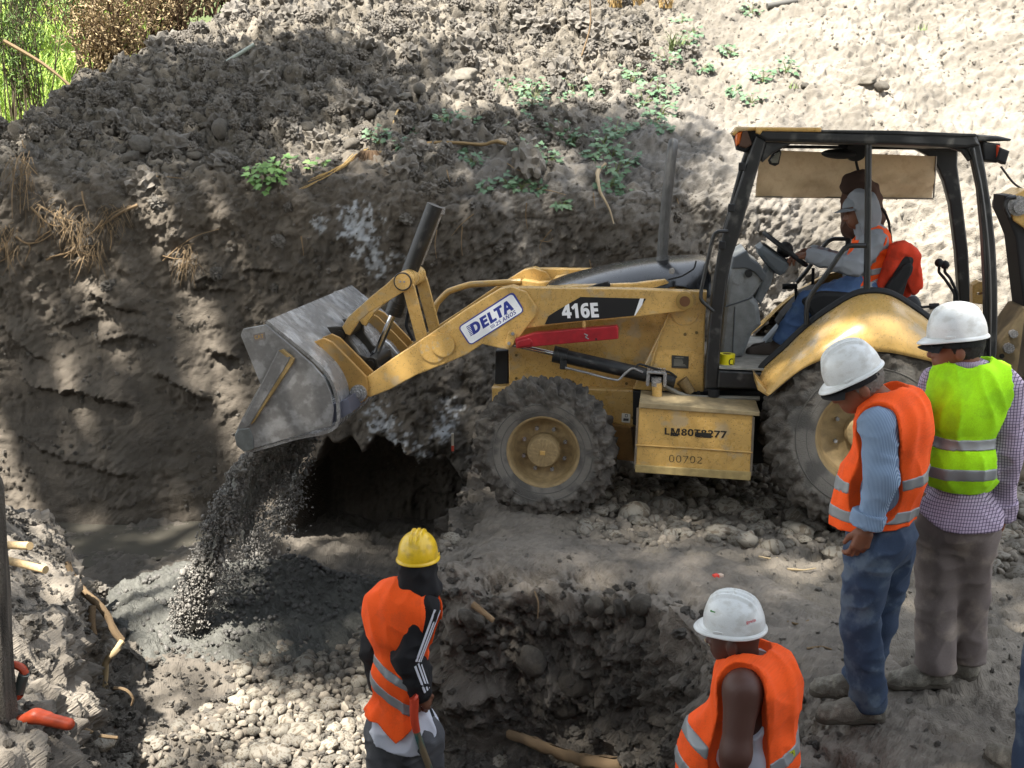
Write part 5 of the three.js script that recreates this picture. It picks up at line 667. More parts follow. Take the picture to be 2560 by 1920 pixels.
const STRIPE = canvasTex(128, 128, (x) => { x.fillStyle = '#8fa3bb'; x.fillRect(0, 0, 128, 128); x.fillStyle = '#5a718f'; for (let k = 0; k < 16; k++) x.fillRect(k * 8, 0, 3.5, 128); }); STRIPE.wrapS = STRIPE.wrapT = THREE.RepeatWrapping; STRIPE.repeat.set(10, 10);

{ // man in the orange vest, looking down at the wheel
  const z = -4.67, O = V3(atZ(2136, 1780, z).x, groundH(2.05, z) + 0.0, z), j = joints(O), D = (x, y, dz = 0) => j(zoomD, x, y, z + dz), E = (x, y, dz = 0) => j(zoomE, x, y, z + dz);
  const head = D(434, 528, 0), look = V3(-0.9, -0.42, -0.12), S = { fwd: V3(-0.86, 0, -0.5), look, headUp: V3(-0.35, 0.93, 0), skin: '#7a4c36', head, neck: D(585, 640, -0.02), shL: D(560, 775, 0.15), shR: D(720, 700, -0.16), elL: D(575, 1075, 0.2), elR: D(620, 1050, -0.24), wrL: D(485, 1375, 0.19), wrR: D(560, 1280, -0.3), pelvis: D(575, 1420, 0), hipL: E(500, 400, 0.08), hipR: E(630, 370, -0.08), knL: E(455, 800, 0.09), knR: E(560, 780, -0.1), anL: E(500, 1250, 0.1), anR: E(455, 1165, -0.12), toeL: V3(-1, 0, 0.05), toeR: V3(-1, 0, -0.1), seed: 2, w: 0.97,
    handL: { dir: V3(-0.25, -1, 0.02), palm: V3(-0.2, -0.1, -1), side: -1, curl: 0.75 }, handR: { dir: V3(-0.6, -0.6, 0), palm: V3(0, -0.2, 1), side: 1, curl: 0.6 }, hair: mat('#6d6862', { roughness: 1 }),
    pants: { m: DENIM, bag: 0.018, hem: 0.06, top: 1.02 }, shirt: { m: cloth('#ffffff', { map: STRIPE }), cuff: 0.16, collar: true, cuffBandL: true, tail: false }, hat: { m: WHITEHAT, tilt: 0.05, s: 1 } };
  S.anL.y = Math.max(0.09, S.anL.y); S.anR.y = Math.max(0.09, S.anR.y);
  S.vest = { m: ORANGE(), x: 0.034, hem: plane(O, zoomD, [280, 1425], [740, 1375], z + 0.16), neckR: 0.1, holeR: 0.12, holeLen: 0.34, holeOut: 0.06, blend: 0.12, flare: [{ c: D(455, 1330, 0.0), r: [0.15, 0.26, 0.12] }], bands: [band(O, zoomD, [330, 1150], [820, 1075], z + 0.1, 0.05), band(O, zoomD, [300, 1300], [790, 1285], z + 0.1, 0.05)] };
  const g = person('man in orange safety vest, blue striped shirt and jeans beside the rear wheel', O, S); capUnder(g, S.head, frame(S.look, S.headUp), DARKCAP, 0.98);
}
{ // man in the lime vest
  const z = -4.9, O = V3(atZ(2330, 1740, z).x, groundH(2.5, z), z), j = joints(O), D = (x, y, dz = 0) => j(zoomD, x, y, z + dz), E = (x, y, dz = 0) => j(zoomE, x, y, z + dz);
  const S = { fwd: V3(-0.3, 0, -0.95), look: V3(-0.95, -0.06, -0.28), headUp: V3(0.06, 1, 0), skin: '#7d4f3a', head: D(1018, 312, 0), neck: D(1075, 410, 0.01), shL: D(905, 520, -0.04), shR: D(1300, 545, 0.06), elL: D(850, 800, -0.05), elR: D(1330, 900, 0.05), wrL: D(880, 1130, -0.2), wrR: D(1285, 1270, -0.02), pelvis: D(1030, 1330, 0), hipL: D(930, 1400, -0.02), hipR: D(1110, 1400, 0.02), knL: E(900, 690, -0.03), knR: E(1090, 650, -0.06), anL: E(895, 1040, 0.02), anR: E(1075, 990, -0.08), toeL: V3(-1, 0, 0.08), toeR: V3(-0.1, 0, -1), seed: 5, w: 1.05,
    handR: { dir: V3(-0.25, -1, -0.1), palm: V3(-0.6, 0, 0.8), side: 1, curl: 0.55 }, handL: { dir: V3(-0.2, -1, -0.3), palm: V3(0.6, 0, -0.6), side: -1, curl: 0.6 }, hair: mat('#2c2826', { roughness: 1 }),
    pants: { m: cloth('#ffffff', { map: rep(DIRTY([0.44, 0.4, 0.385], [0.6, 0.55, 0.5], 17, 0.6), 1.5) }), bag: 0.026, hem: 0.09, top: 1.0 }, hat: { m: WHITEHAT, tilt: 0.06, s: 1.02 } };
  const hz = plane(O, zoomD, [830, 1390], [1220, 1395], z + 0.14), side = D(1040, 1300, 0); S.shirt = { m: cloth('#ffffff', { map: CHECK }), cuff: 0.02, tail: true, collar: true, cuffBandR: true, hem: (x, y) => hz(x, y) + 0.9 * Math.max(0, Math.abs(x - side.x) - 0.1) ** 2 * 6 };
  S.anL.y = Math.max(0.1, S.anL.y); S.anR.y = Math.max(0.1, S.anR.y);
  S.vest = { m: LIME, x: 0.036, hem: plane(O, zoomD, [840, 1172], [1250, 1190], z + 0.13), neckR: 0.105, holeR: 0.105, holeLen: 0.36, holeOut: 0.075, bands: [band(O, zoomD, [890, 885], [1320, 875], z + 0.12, 0.05), band(O, zoomD, [860, 1055], [1280, 1048], z + 0.12, 0.055)] };
  const g = person('man in lime yellow safety vest, checked shirt and brown trousers', O, S); capUnder(g, S.head, frame(S.look, S.headUp), DARKCAP, 1.0);
  const F = frame(S.look, S.headUp); mesh('sunglasses', rbox(0.15, 0.035, 0.02, 0, 0, 0, 0.008).applyMatrix4(new THREE.Matrix4().makeBasis(F.l, F.u, F.f).setPosition(off(S.head, F, 0, 0.008, 0.1))), phys('#0c0c0d', { roughness: 0.15 }), g);
}
{ // man in the pit with the yellow hat
  const z = -5.4, O = V3(atZ(1030, 1800, z).x, groundH(-0.55, z), z), j = joints(O), D = (x, y, dz = 0) => j(zoomF, x, y, z + dz), g0 = 0.0;
  const S = { fwd: V3(0.3, 0, -0.95), look: V3(0.12, -0.06, -0.99), skin: '#6f4834', head: D(480, 358, -0.02), neck: D(470, 500, 0), shL: D(250, 600, -0.06), shR: D(515, 620, 0.06), elL: D(190, 900, -0.08), elR: D(405, 960, 0.14), wrL: D(240, 1180, -0.2), wrR: D(490, 1165, 0.13), pelvis: D(390, 1420, 0), hs: 1, seed: 8, w: 0.95 };
  const py = S.pelvis.y; S.hipL = V3(S.pelvis.x - 0.09, py - 0.02, -0.02); S.hipR = V3(S.pelvis.x + 0.09, py - 0.02, 0.02); S.knL = V3(S.pelvis.x - 0.11, py * 0.52, -0.06); S.knR = V3(S.pelvis.x + 0.11, py * 0.52, -0.02); S.anL = V3(S.pelvis.x - 0.13, 0.1, -0.02); S.anR = V3(S.pelvis.x + 0.13, 0.1, 0.03); S.toeL = V3(-0.1, 0, -1); S.toeR = V3(0.3, 0, -1); void g0;
  S.handR = { dir: V3(0.5, -0.75, -0.2), palm: V3(-0.4, -0.3, -0.6), side: -1, curl: 1.1 }; S.handL = { dir: V3(0.1, -1, -0.3), palm: V3(0.5, 0, -0.5), side: -1, curl: 0.8 };
  const BLKJ = cloth('#131316'), hemJ = plane(O, zoomF, [180, 1250], [620, 1345], z);
  S.pants = { m: cloth('#ffffff', { map: rep(DIRTY([0.32, 0.325, 0.34], [0.46, 0.46, 0.47], 22, 0.5), 1.5) }), bag: 0.035, hem: 0.06, top: py + 0.12 }; S.shirt = { name: 'track_jacket', m: BLKJ, cuff: 0.0, tail: true, hem: hemJ, fold: 0.009 }; S.hat = { m: YELHAT, tilt: -0.02, s: 0.98 };
  const CUT = [D(470, 1250).x, D(470, 1250).y];
  const HEM = [D(210, 1290).y, D(330, 1375).y, D(430, 1310).y, D(210, 0).x, D(330, 0).x, D(430, 0).x];
  S.vest = { m: ORANGE(), x: 0.036, hem: (x, y, z2) => { const [a, b, c, ax, bx2, cx] = HEM; const h = x < bx2 ? lerp(a, b, clamp((x - ax) / (bx2 - ax))) : lerp(b, c, clamp((x - bx2) / (cx - bx2))); return h - y + 0 * z2; }, blend: 0.08, flare: [{ c: V3(S.pelvis.x - 0.02, S.pelvis.y + 0.02, 0.01), r: [0.21, 0.22, 0.19] }], open: (x, y) => Math.min(x - CUT[0] - (y - CUT[1]) * 0.25, 1.24 - y), holeR: 0.08, holeLen: 0.42, holeOut: 0.07, holeIn: -0.0, neckR: 0.085, bands: [band(O, zoomF, [235, 1030], [345, 1085], z + 0.12, 0.043), band(O, zoomF, [210, 1165], [390, 1260], z + 0.12, 0.05)] };
  const g = person('man in the pit in yellow hard hat, black track jacket and orange vest', O, S); g.children.find((c) => c.name === 'hard_hat').children.forEach((c) => { c.material = YELHAT; });
  const H = frame(S.look), hood = union([ell(off(S.head, H, 0, 0.03, -0.012), [0.088, 0.105, 0.108], H), cap(off(S.head, H, 0, -0.05, 0), off(S.neck, H, 0.0, 0.02, 0), 0.09, 0.09), ell(off(S.neck, H, -0.03, 0.0, 0.0), [0.1, 0.05, 0.1], H)], 0.06), hf = folds(hood, 0.012, 8, 12, 4); mesh('black_hood', net(hf, 0.009, 0.02), BLKJ, g);
  const ws = folds(union([ell(V3(S.pelvis.x, py - 0.02, 0), [0.196, 0.22, 0.172], frame(S.fwd))], 0.02), 0.01, 8, 9, 2), hem2 = plane(O, zoomF, [190, 1440], [620, 1505], z), top2 = hemJ, wf = (x, y, z2) => Math.max(ws(x, y, z2), hem2(x, y) - 0.0, -top2(x, y) - 0.09); wf.box = ws.box; mesh('white_undershirt', net(wf, 0.0095, 0.02), cloth('#c9ccd6'), g);
  const armP = (t, u) => { const a = S.shR, b = S.elR, c = mid(a, b, t), ax = V3().subVectors(b, a).normalize(), rt = V3().crossVectors(ax, V3(0, 0, 1)).normalize().multiplyScalar(-1), nn = V3().crossVectors(rt, ax); const R = lerp(0.06, 0.045, t) + 0.028, an = u; return c.addScaledVector(rt, R * Math.cos(an)).addScaledVector(nn, R * Math.sin(an)); };
  for (const u of [-0.35, -0.62, -0.9]) { const P2 = []; for (let k = 0; k <= 10; k++) { const c = armP(-0.06 + k / 10 * 1.0, u); const n = mid(S.shR, S.elR, -0.06 + k / 10); P2.push([c, V3().subVectors(c, n).normalize()]); } const w2 = 0.0075, ax = V3().subVectors(S.elR, S.shR).normalize(); mesh('sleeve_stripe', gridGeo(11, 4, (i, jj) => { const [c, n] = P2[i], t = V3().crossVectors(ax, n).normalize(), s = jj / 3 * 2 - 1, o = c.clone().addScaledVector(t, s * w2).addScaledVector(n, 0.004 - s * s * 0.003); return [o.x, o.y, o.z]; }), cloth('#d9dbe4'), g); }
  for (const u of [-0.2, -0.55, -0.9]) { const a = S.elR, b = S.wrR, ax = V3().subVectors(b, a).normalize(), rt = V3().crossVectors(ax, V3(0, 0, 1)).normalize().multiplyScalar(-1), nn = V3().crossVectors(rt, ax); mesh('sleeve_stripe', gridGeo(9, 4, (i, jj) => { const t = 0.1 + i / 8 * 0.85, R = lerp(0.045, 0.032, t) + 0.026, n = rt.clone().multiplyScalar(Math.cos(u)).addScaledVector(nn, Math.sin(u)), s = jj / 3 * 2 - 1, o = mid(a, b, t).addScaledVector(n, R + 0.003 - s * s * 0.003).addScaledVector(V3().crossVectors(ax, n), s * 0.0065); return [o.x, o.y, o.z]; }), cloth('#d9dbe4'), g); }
  // the shovel he holds behind him
  const h0 = D(455, 1210, 0.2), h1 = D(560, 1680, 0.12), toW = (v) => v.clone().add(O), sh = thing('shovel', 'shovel with red grip and worn green shaft held behind the back', 'shovel');
  mesh('grip', merged([taper([toW(h0), toW(D(455, 1330, 0.2)), toW(D(470, 1420, 0.19))], 0.024, 0.02, 14, 12), taper([toW(D(448, 1200, 0.2)), toW(D(462, 1212, 0.2))], 0.022, 0.024, 4, 12)]), phys('#c8452a', { roughness: 0.5 }), sh); mesh('shaft', taper([toW(D(468, 1415, 0.19)), toW(D(510, 1540, 0.16)), toW(h1), toW(D(640, 1980, 0.06))], 0.018, 0.018, 16, 12), mat('#ffffff', { map: rep(DIRTY([0.5, 0.44, 0.34], [0.1, 0.38, 0.4], 40, 1), 0.6, 0.6), roughness: 0.7 }), sh);
  const e = D(640, 1980, 0.06).add(O), bl = gridGeo(9, 9, (i, k) => { const u = i / 8 - 0.5, v = k / 8; return [u * 0.22 * (1 - 0.35 * v * v), -v * 0.26, 0.03 * Math.cos(u * 3) - 0.02 * v]; }); const blade = mesh('blade', bl, STEEL, sh); blade.position.copy(e);
}
{ // man with bare arms and white hat in front of the ledge
  const z = -4.3, O = V3(atZ(1880, 1900, z).x, groundH(0.9, z), z), j = joints(O), D = (x, y, dz = 0) => j(zoomG, x, y, z + dz);
  const S = { fwd: V3(-0.8, 0, -0.6), look: V3(-0.88, -0.08, -0.46), headUp: V3(-0.1, 1, 0.05), skin: '#4e3128', head: D(648, 575, 0), neck: D(735, 745, 0.0), shL: D(715, 1010, 0.2), shR: D(940, 880, -0.17), elL: D(660, 1540, 0.26), elR: D(820, 1450, -0.28), wrL: D(560, 2000, 0.2), wrR: D(560, 1900, -0.3), pelvis: D(700, 1950, 0), seed: 12, w: 1.18, limb: 1.22, gut: 1.3, hs: 1.02 };
  const py = S.pelvis.y, lx = -0.06; S.hipL = V3(S.pelvis.x + lx, py - 0.02, 0.08); S.hipR = V3(S.pelvis.x - lx, py - 0.02, -0.08); S.knL = V3(S.pelvis.x + lx - 0.02, py * 0.52, 0.1); S.knR = V3(S.pelvis.x - lx - 0.02, py * 0.52, -0.1); S.anL = V3(S.pelvis.x + lx, 0.1, 0.1); S.anR = V3(S.pelvis.x - lx, 0.1, -0.1); S.toeL = V3(-1, 0, -0.4); S.toeR = V3(-1, 0, -0.6);
  S.handL = { dir: V3(-0.4, -0.9, 0), palm: V3(0, 0, -1), side: -1, curl: 0.7 }; S.handR = { dir: V3(-0.5, -0.8, 0), palm: V3(0, 0, 1), side: 1, curl: 0.7 };
  S.pants = { m: DENIM, bag: 0.02, hem: 0.06, top: py + 0.1 }; S.shirt = { name: 'tank_top', m: cloth('#d4d6e2'), sleeves: false, armhole: true, neckR: 0.13 }; S.hat = { m: WHITEHAT, tilt: -0.04, s: 1.02 };
  S.vest = { m: ORANGE(), x: 0.036, hem: plane(O, zoomG, [200, 1850], [1150, 1850], z), neckR: 0.105, holeR: 0.125, holeLen: 0.36, holeOut: 0.05, holeIn: -0.02, fold: 0.008, blend: 0.1, flare: [{ c: D(480, 1640, 0.02), r: [0.17, 0.26, 0.16] }], bands: [band(O, zoomG, [260, 1390], [520, 1540], z + 0.1, 0.05), band(O, zoomG, [760, 1600], [1150, 1470], z + 0.1, 0.052), band(O, zoomG, [210, 1640], [300, 1690], z + 0.1, 0.05), band(O, zoomG, [1000, 1760], [1150, 1690], z + 0.1, 0.05)] };
  { const x0 = D(530, 0).x, x1 = D(760, 0).x, b = S.vest.bands; const lim = (q, a, c) => { const f = q.at; q.at = (x, y, zz) => (x < a || x > c ? 9 : f(x, y, zz)); }; lim(b[0], -9, x0 + 0.06); lim(b[1], x1 - 0.06, 9); lim(b[2], -9, x0 - 0.03); lim(b[3], x1 + 0.05, 9); }
  const g = person('man with bare arms in orange safety vest and white hard hat below the bench', O, S), hat = g.children.find((c) => c.name === 'hard_hat');
  // printed marks on the hat and the badge on the vest
  const mark = (name, tex, dir, w, h, roll) => { const t = gridGeo(9, 5, (i, k) => { const u = (i / 8 - 0.5) * w, v = (k / 4 - 0.5) * h, cu = u * Math.cos(roll) - v * Math.sin(roll), cv = u * Math.sin(roll) + v * Math.cos(roll); const ph = dir[0] + cu / 0.115, th = dir[1] - cv / 0.13, st = Math.pow(Math.sin(th), 0.92); return [0.1073 * st * Math.sin(ph), 0.1415 * Math.pow(Math.max(0, Math.cos(th)), 0.8), 0.1273 * st * Math.cos(ph)]; }); return mesh(name, t, phys('#ffffff', { map: tex.c, alphaMap: tex.a, transparent: true, roughness: 0.5 }), hat); };
  const pair = (w, h, color, draw) => ({ c: canvasTex(w, h, (x) => { x.fillStyle = color; x.fillRect(0, 0, w, h); }), a: (() => { const t = canvasTex(w, h, (x) => { x.fillStyle = '#000'; x.fillRect(0, 0, w, h); x.fillStyle = '#fff'; x.strokeStyle = '#fff'; draw(x); }); t.colorSpace = THREE.NoColorSpace; return t; })() });
  mark('hat_mark', pair(128, 64, '#2f7a2a', (x) => { x.fillRect(8, 6, 40, 22); x.beginPath(); x.moveTo(30, 10); x.lineTo(120, 40); x.lineTo(110, 58); x.lineTo(14, 34); x.fill(); x.clearRect(52, 0, 8, 18); }), [0.95, 1.02], 0.036, 0.016, 0.4); mark('hat_lettering', pair(256, 80, '#d0404a', (x) => { x.font = 'bold 64px serif'; x.fillText('gowin', 20, 54); }), [2.45, 1.22], 0.06, 0.02, 0.05);
  const vb = D(1113, 1570, 0.15), bf = gridGeo(9, 7, (i, k) => { const u = i / 8 - 0.5, v = k / 6; return [u * 0.055, (v - 1) * 0.04 * (1 - 3 * u * u * 0.5), 0]; }); const bd = mesh('vest_badge', bf, phys('#ffffff', { map: canvasTex(128, 96, (x) => { x.fillStyle = '#b9c22a'; x.fillRect(0, 0, 128, 96); x.fillStyle = '#15160c'; x.font = 'bold 44px sans-serif'; x.fillText('LICA', 12, 52); }) }), g); bd.position.set(vb.x - 0.01, vb.y + 0.035, vb.z + 0.02); bd.rotation.set(0, 0.45, 0.22);
  const F = frame(S.look, S.headUp); mesh('neck_chain', new THREE.TorusGeometry(0.078, 0.003, 6, 60).rotateX(1.57).scale(1, 1, 1).rotateZ(-0.25).translate(S.neck.x, S.neck.y + 0.005, S.neck.z), CHROME, g); void F;
}
{ // someone in jeans at the right border
  const z = -4.05, O = V3(2.23, groundH(2.2, z), z), S = { fwd: V3(-0.2, 0, -1), look: V3(-0.4, -0.1, -0.9), skin: '#7a4c36', head: V3(0.02, 1.58, 0), neck: V3(0, 1.46, 0), shL: V3(-0.17, 1.4, 0), shR: V3(0.19, 1.4, 0), elL: V3(-0.1, 1.12, -0.16), elR: V3(0.26, 1.1, 0.02), wrL: V3(0.1, 1.15, -0.28), wrR: V3(0.26, 0.86, -0.02), pelvis: V3(0.02, 0.92, 0), hipL: V3(-0.06, 0.9, 0), hipR: V3(0.12, 0.9, 0), knL: V3(-0.1, 0.48, -0.05), knR: V3(0.14, 0.48, -0.03), anL: V3(-0.14, 0.1, 0.02), anR: V3(0.16, 0.1, 0), toeL: V3(-0.5, 0, -1), toeR: V3(0.1, 0, -1), seed: 20, handR: { dir: V3(0, -1, 0), palm: V3(-1, 0, 0), side: 1, curl: 0.6 }, handL: { dir: V3(1, 0, -0.2), palm: V3(0, -1, 0), side: 1, curl: 0.8 }, hair: mat('#1d1a18', { roughness: 1 }), pants: { m: DENIM, bag: 0.028, hem: 0.05, top: 1.02 }, shirt: { m: cloth('#5d6672'), cuff: 0.1 }, hat: { m: WHITEHAT } };
  person('person in blue jeans standing at the edge behind the two standing men', O, S);
}
{ // operator in the cab (built in the machine's own frame)
  const P = (x, y, z = -1.12) => pC(x, y, z), S = { fwd: V3(-1, 0, 0), look: V3(-0.95, -0.3, 0.05), headUp: V3(-0.3, 0.95, 0), skin: '#6d4632', head: P(868, 570), neck: P(905, 660), shL: P(965, 745, -0.96), shR: P(950, 735, -1.3), elL: P(840, 890, -0.86), elR: P(800, 880, -1.42), wrL: P(575, 828, -0.96), wrR: P(600, 800, -1.32), pelvis: P(890, 1010), torsoUp: V3(0.18, 1, 0).normalize(), hipL: P(850, 1020, -1.02), hipR: P(850, 1020, -1.24), knL: P(560, 1110, -0.98), knR: P(570, 1100, -1.28), anL: P(400, 1350, -0.98), anR: P(420, 1330, -1.28), seed: 15, w: 0.95, hs: 0.98, handL: { dir: V3(-1, -0.08, 0), palm: V3(0.1, -1, -0.25), side: -1, curl: 0.55 }, handR: { dir: V3(-1, 0, 0.2), palm: V3(0, -1, 0.2), side: 1, curl: 0.7 } };
  const g = thing('person', 'operator in grey hooded top and orange vest seated in the cab', 'person'); g.position.copy(machine.position); g.rotation.copy(machine.rotation);
  const T = frame(S.fwd.clone().addScaledVector(S.torsoUp, -S.fwd.dot(S.torsoUp)), S.torsoUp), H = frame(S.look, S.headUp), ch = mid(S.shL, S.shR), be = mid(ch, S.pelvis, 0.55), HOOD = cloth('#868a90'), t = (x) => [ell(off(ch, T, 0, -0.07, 0), [0.16 + x, 0.19, 0.115 + x], T), ell(be, [0.15 + x, 0.16, 0.12 + x], T), ell(S.pelvis, [0.165 + x, 0.12, 0.125 + x], T), cap(mid(S.shL, ch, 0.12), mid(S.shR, ch, 0.12), 0.06 + x)], arm = (a, b, c, x) => [cap(a, b, 0.058 + x, 0.046 + x), cap(b, c, 0.046 + x, 0.032 + x)], leg = (a, b, c, x) => [cap(a, b, 0.09 + x, 0.064 + x), cap(b, c, 0.062 + x, 0.045 + x * 1.4)];
  const body = union([...t(0), ...arm(S.shL, S.elL, S.wrL, 0), ...arm(S.shR, S.elR, S.wrR, 0), ...leg(S.hipL, S.knL, S.anL, 0), ...leg(S.hipR, S.knR, S.anR, 0), cap(ch, S.neck, 0.08, 0.055)], 0.05);
  mesh('body', merged([net(body, 0.014, 0.03), headGeo(S.head, H, S.neck, 0.98), handGeo(S.wrL, S.handL.dir, S.handL.palm, -1, 0.6, 1), handGeo(S.wrR, S.handR.dir, S.handR.palm, 1, 0.7, 1)].map((q) => { q.deleteAttribute('uv'); return q; })), SKIN(S.skin), g);
  const jf = folds(union([...leg(S.hipL, S.knL, S.anL, 0.018), ...leg(S.hipR, S.knR, S.anR, 0.018), ell(S.pelvis, [0.185, 0.12, 0.15], T)], 0.04), 0.01, 8, 12, 3), dirA = V3().subVectors(S.anL, S.knL).normalize(), jc = (x, y, z) => Math.max(jf(x, y, z), (x - S.anL.x) * dirA.x + (y - S.anL.y) * dirA.y); jc.box = jf.box; mesh('trousers', net(jc, 0.011, 0.02), cloth('#ffffff', { map: rep(DIRTY([0.27, 0.37, 0.53], [0.4, 0.5, 0.63], 12, 0.5), 2) }), g);
  const sf = folds(union([...t(0.012), ...arm(S.shL, S.elL, mid(S.elL, S.wrL, 0.93), 0.024), ...arm(S.shR, S.elR, mid(S.elR, S.wrR, 0.93), 0.024), cap(ch, S.neck, 0.1, 0.08)], 0.045), 0.009, 10, 14, 6); mesh('hooded_top', net(sf, 0.011, 0.02), HOOD, g);
  const hd = folds(union([ell(off(S.head, H, 0, 0.04, -0.03), [0.105, 0.125, 0.118], H), cap(off(S.head, H, 0, -0.06, -0.05), S.neck, 0.1, 0.11)], 0.05), 0.008, 10, 12, 8), hc = (x, y, z) => { const dx = x - S.head.x, dy = y - S.head.y, dz = z - S.head.z, e = dx * H.f.x + dy * H.f.y + dz * H.f.z, u = dx * H.u.x + dy * H.u.y + dz * H.u.z; return Math.max(hd(x, y, z), e - 0.035 - u * 0.12); }; hc.box = hd.box; mesh('hood', net(hc, 0.009, 0.02), HOOD, g);
  { const k = gridGeo(21, 8, (i, jj) => { const p = (i / 20 - 0.5) * 2.6, v = jj / 7; return [(0.085 + 0.03 * v) * Math.sin(p), 0.055 - 0.012 * v - 0.015 * Math.sin(p) ** 2, (0.09 + 0.085 * v) * Math.cos(p)]; }), d = gridGeo(25, 8, (i, jj) => { const p = i / 24 * 6.2832, v = jj / 7 * 1.5; return [0.088 * Math.sin(v) * Math.sin(p), 0.05 + 0.085 * Math.cos(v), 0.105 * Math.sin(v) * Math.cos(p)]; }), q = merged([k, d]); q.applyMatrix4(new THREE.Matrix4().makeBasis(H.l, H.u, H.f).setPosition(S.head)); mesh('cap', q, cloth('#7c8288'), g); }
  const v0 = folds(union(t(0.032), 0.05), 0.009, 7, 9, 9), hole = [S.shL, S.shR].map((s, i) => cap(off(s, T, i ? -0.06 : 0.06, 0.03, 0.02), off(s, T, i ? -0.06 : 0.06, -0.13, 0.05), 0.075, 0.075)), nk = (x, y, z) => Math.hypot(x - S.neck.x + 0.03, y - S.neck.y - 0.02, z - S.neck.z) - 0.12, cut = (x, y, z) => Math.max(-hole[0](x, y, z), -hole[1](x, y, z), -nk(x, y, z), S.pelvis.y - 0.07 - y), vf = (x, y, z) => Math.max(v0(x, y, z), cut(x, y, z)); vf.box = v0.box; const vm = mesh('safety_vest', net(vf, 0.01, 0.02), ORANGE(), g);
  for (const [a, b] of [[P(770, 935), P(1040, 895)], [P(930, 980), P(1030, 940)]]) { const k = (b.y - a.y) / (b.x - a.x), bf = (x, y, z) => Math.max(v0(x, y, z) - 0.004, cut(x, y, z) + 0.003, Math.abs(y - a.y - k * (x - a.x)) - 0.024); bf.box = v0.box; mesh('reflective_band', net(bf, 0.009, 0.02), BAND, vm); }
  for (const [a, dz] of [[S.anL, 0], [S.anR, 0]]) { const u = union([cap(V3(a.x + 0.03, a.y - 0.04, a.z), V3(a.x - 0.1, a.y - 0.06, a.z), 0.05, 0.046), cap(V3(a.x - 0.1, a.y - 0.06, a.z), V3(a.x - 0.2, a.y - 0.075, a.z), 0.046, 0.042), cap(a, V3(a.x + 0.03, a.y - 0.05, a.z), 0.055, 0.052)], 0.04); mesh('boot', net(u, 0.01, 0.02), mat('#4a4038', { roughness: 0.9 }), g); void dz; }
}
// ---------------------------------------------------------------- loose earth, stones, concrete, plants, litter
const rndD = mulberry(501);
function scatter(name, geos, m, items, parent) { // items: [x, y, z, r, sx, sy, color]; one InstancedMesh of uncountable lumps per shape, joined under one stuff object
  const root = new THREE.InstancedMesh(geos, m, items.length); root.name = parent ? name : numbered(name); root.castShadow = root.receiveShadow = true; stuff(root);
  const M = new THREE.Matrix4(), q = new THREE.Quaternion(), e = new THREE.Euler(), c = new THREE.Color();
  items.forEach(([x, y, z, r, sy = 1, k = 0.2, t = 0], i) => { e.set(h3(i, 1, 1) * 6.28, h3(i, 2, 1) * 6.28, h3(i, 3, 1) * 6.28); root.setMatrixAt(i, M.compose(V3(x, y, z), q.setFromEuler(e), V3(r * (0.8 + 0.5 * h3(i, 4, 1)), r * sy, r * (0.8 + 0.5 * h3(i, 5, 1))))); root.setColorAt(i, c.setRGB(k * (1.1 + t), k, k * (0.87 - t))); });
  (parent || scene).add(root); return root;
}
const facet = (g) => { const q = g.toNonIndexed(); q.computeVertexNormals(); return q; };
const CLOD = mat('#ffffff', { roughness: 1, bumpMap: rep(EARTH_BUMP, 1), bumpScale: 0.01 });
{ // clods dumped over the crest and down the slope; crumbs on the talus
  const A = [], B = [];
  for (let k = 0; k < 52000; k++) {
    const x = -7 + 13.4 * rndD(), t = 2.6 + 6.2 * rndD(), p = bankProfile(x, t), up = sst(2.1, 2.7, p[0] + 0.25 * n3(x * 0.8, 1, 2) + 0.25 * sst(-2, -5, x) - 0.5 * sst(0, 1.2, x)), big = sst(-0.15, 0.4, n3(x * 0.9, t * 0.9, 5)), pale = Math.max(p[2], sst(1.6, 3, x) * up);
    if (rndD() > up * 0.95 * (1 - 0.9 * sst(1.0, 2.6, x)) + 0.03) continue;
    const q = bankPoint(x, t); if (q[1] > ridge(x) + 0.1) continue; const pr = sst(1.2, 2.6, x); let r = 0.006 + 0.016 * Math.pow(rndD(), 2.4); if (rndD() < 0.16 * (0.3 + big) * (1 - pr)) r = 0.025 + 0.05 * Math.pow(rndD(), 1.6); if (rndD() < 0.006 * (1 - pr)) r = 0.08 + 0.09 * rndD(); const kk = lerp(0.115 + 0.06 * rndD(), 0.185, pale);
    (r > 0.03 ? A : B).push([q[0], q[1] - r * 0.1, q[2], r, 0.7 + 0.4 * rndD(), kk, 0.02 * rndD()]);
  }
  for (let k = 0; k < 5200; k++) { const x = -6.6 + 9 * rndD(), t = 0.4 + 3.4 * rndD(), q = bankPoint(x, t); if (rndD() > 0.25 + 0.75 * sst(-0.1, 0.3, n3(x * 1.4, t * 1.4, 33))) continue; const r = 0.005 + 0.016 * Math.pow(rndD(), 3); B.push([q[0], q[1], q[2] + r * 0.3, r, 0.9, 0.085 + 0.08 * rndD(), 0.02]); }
  scatter('soil_clods', facet(lump(3, 0.5, 4, 2.2)), CLOD, A, embankment); scatter('soil_crumbs', facet(lump(9, 0.6, 2, 2.2)), CLOD, B, embankment);
}
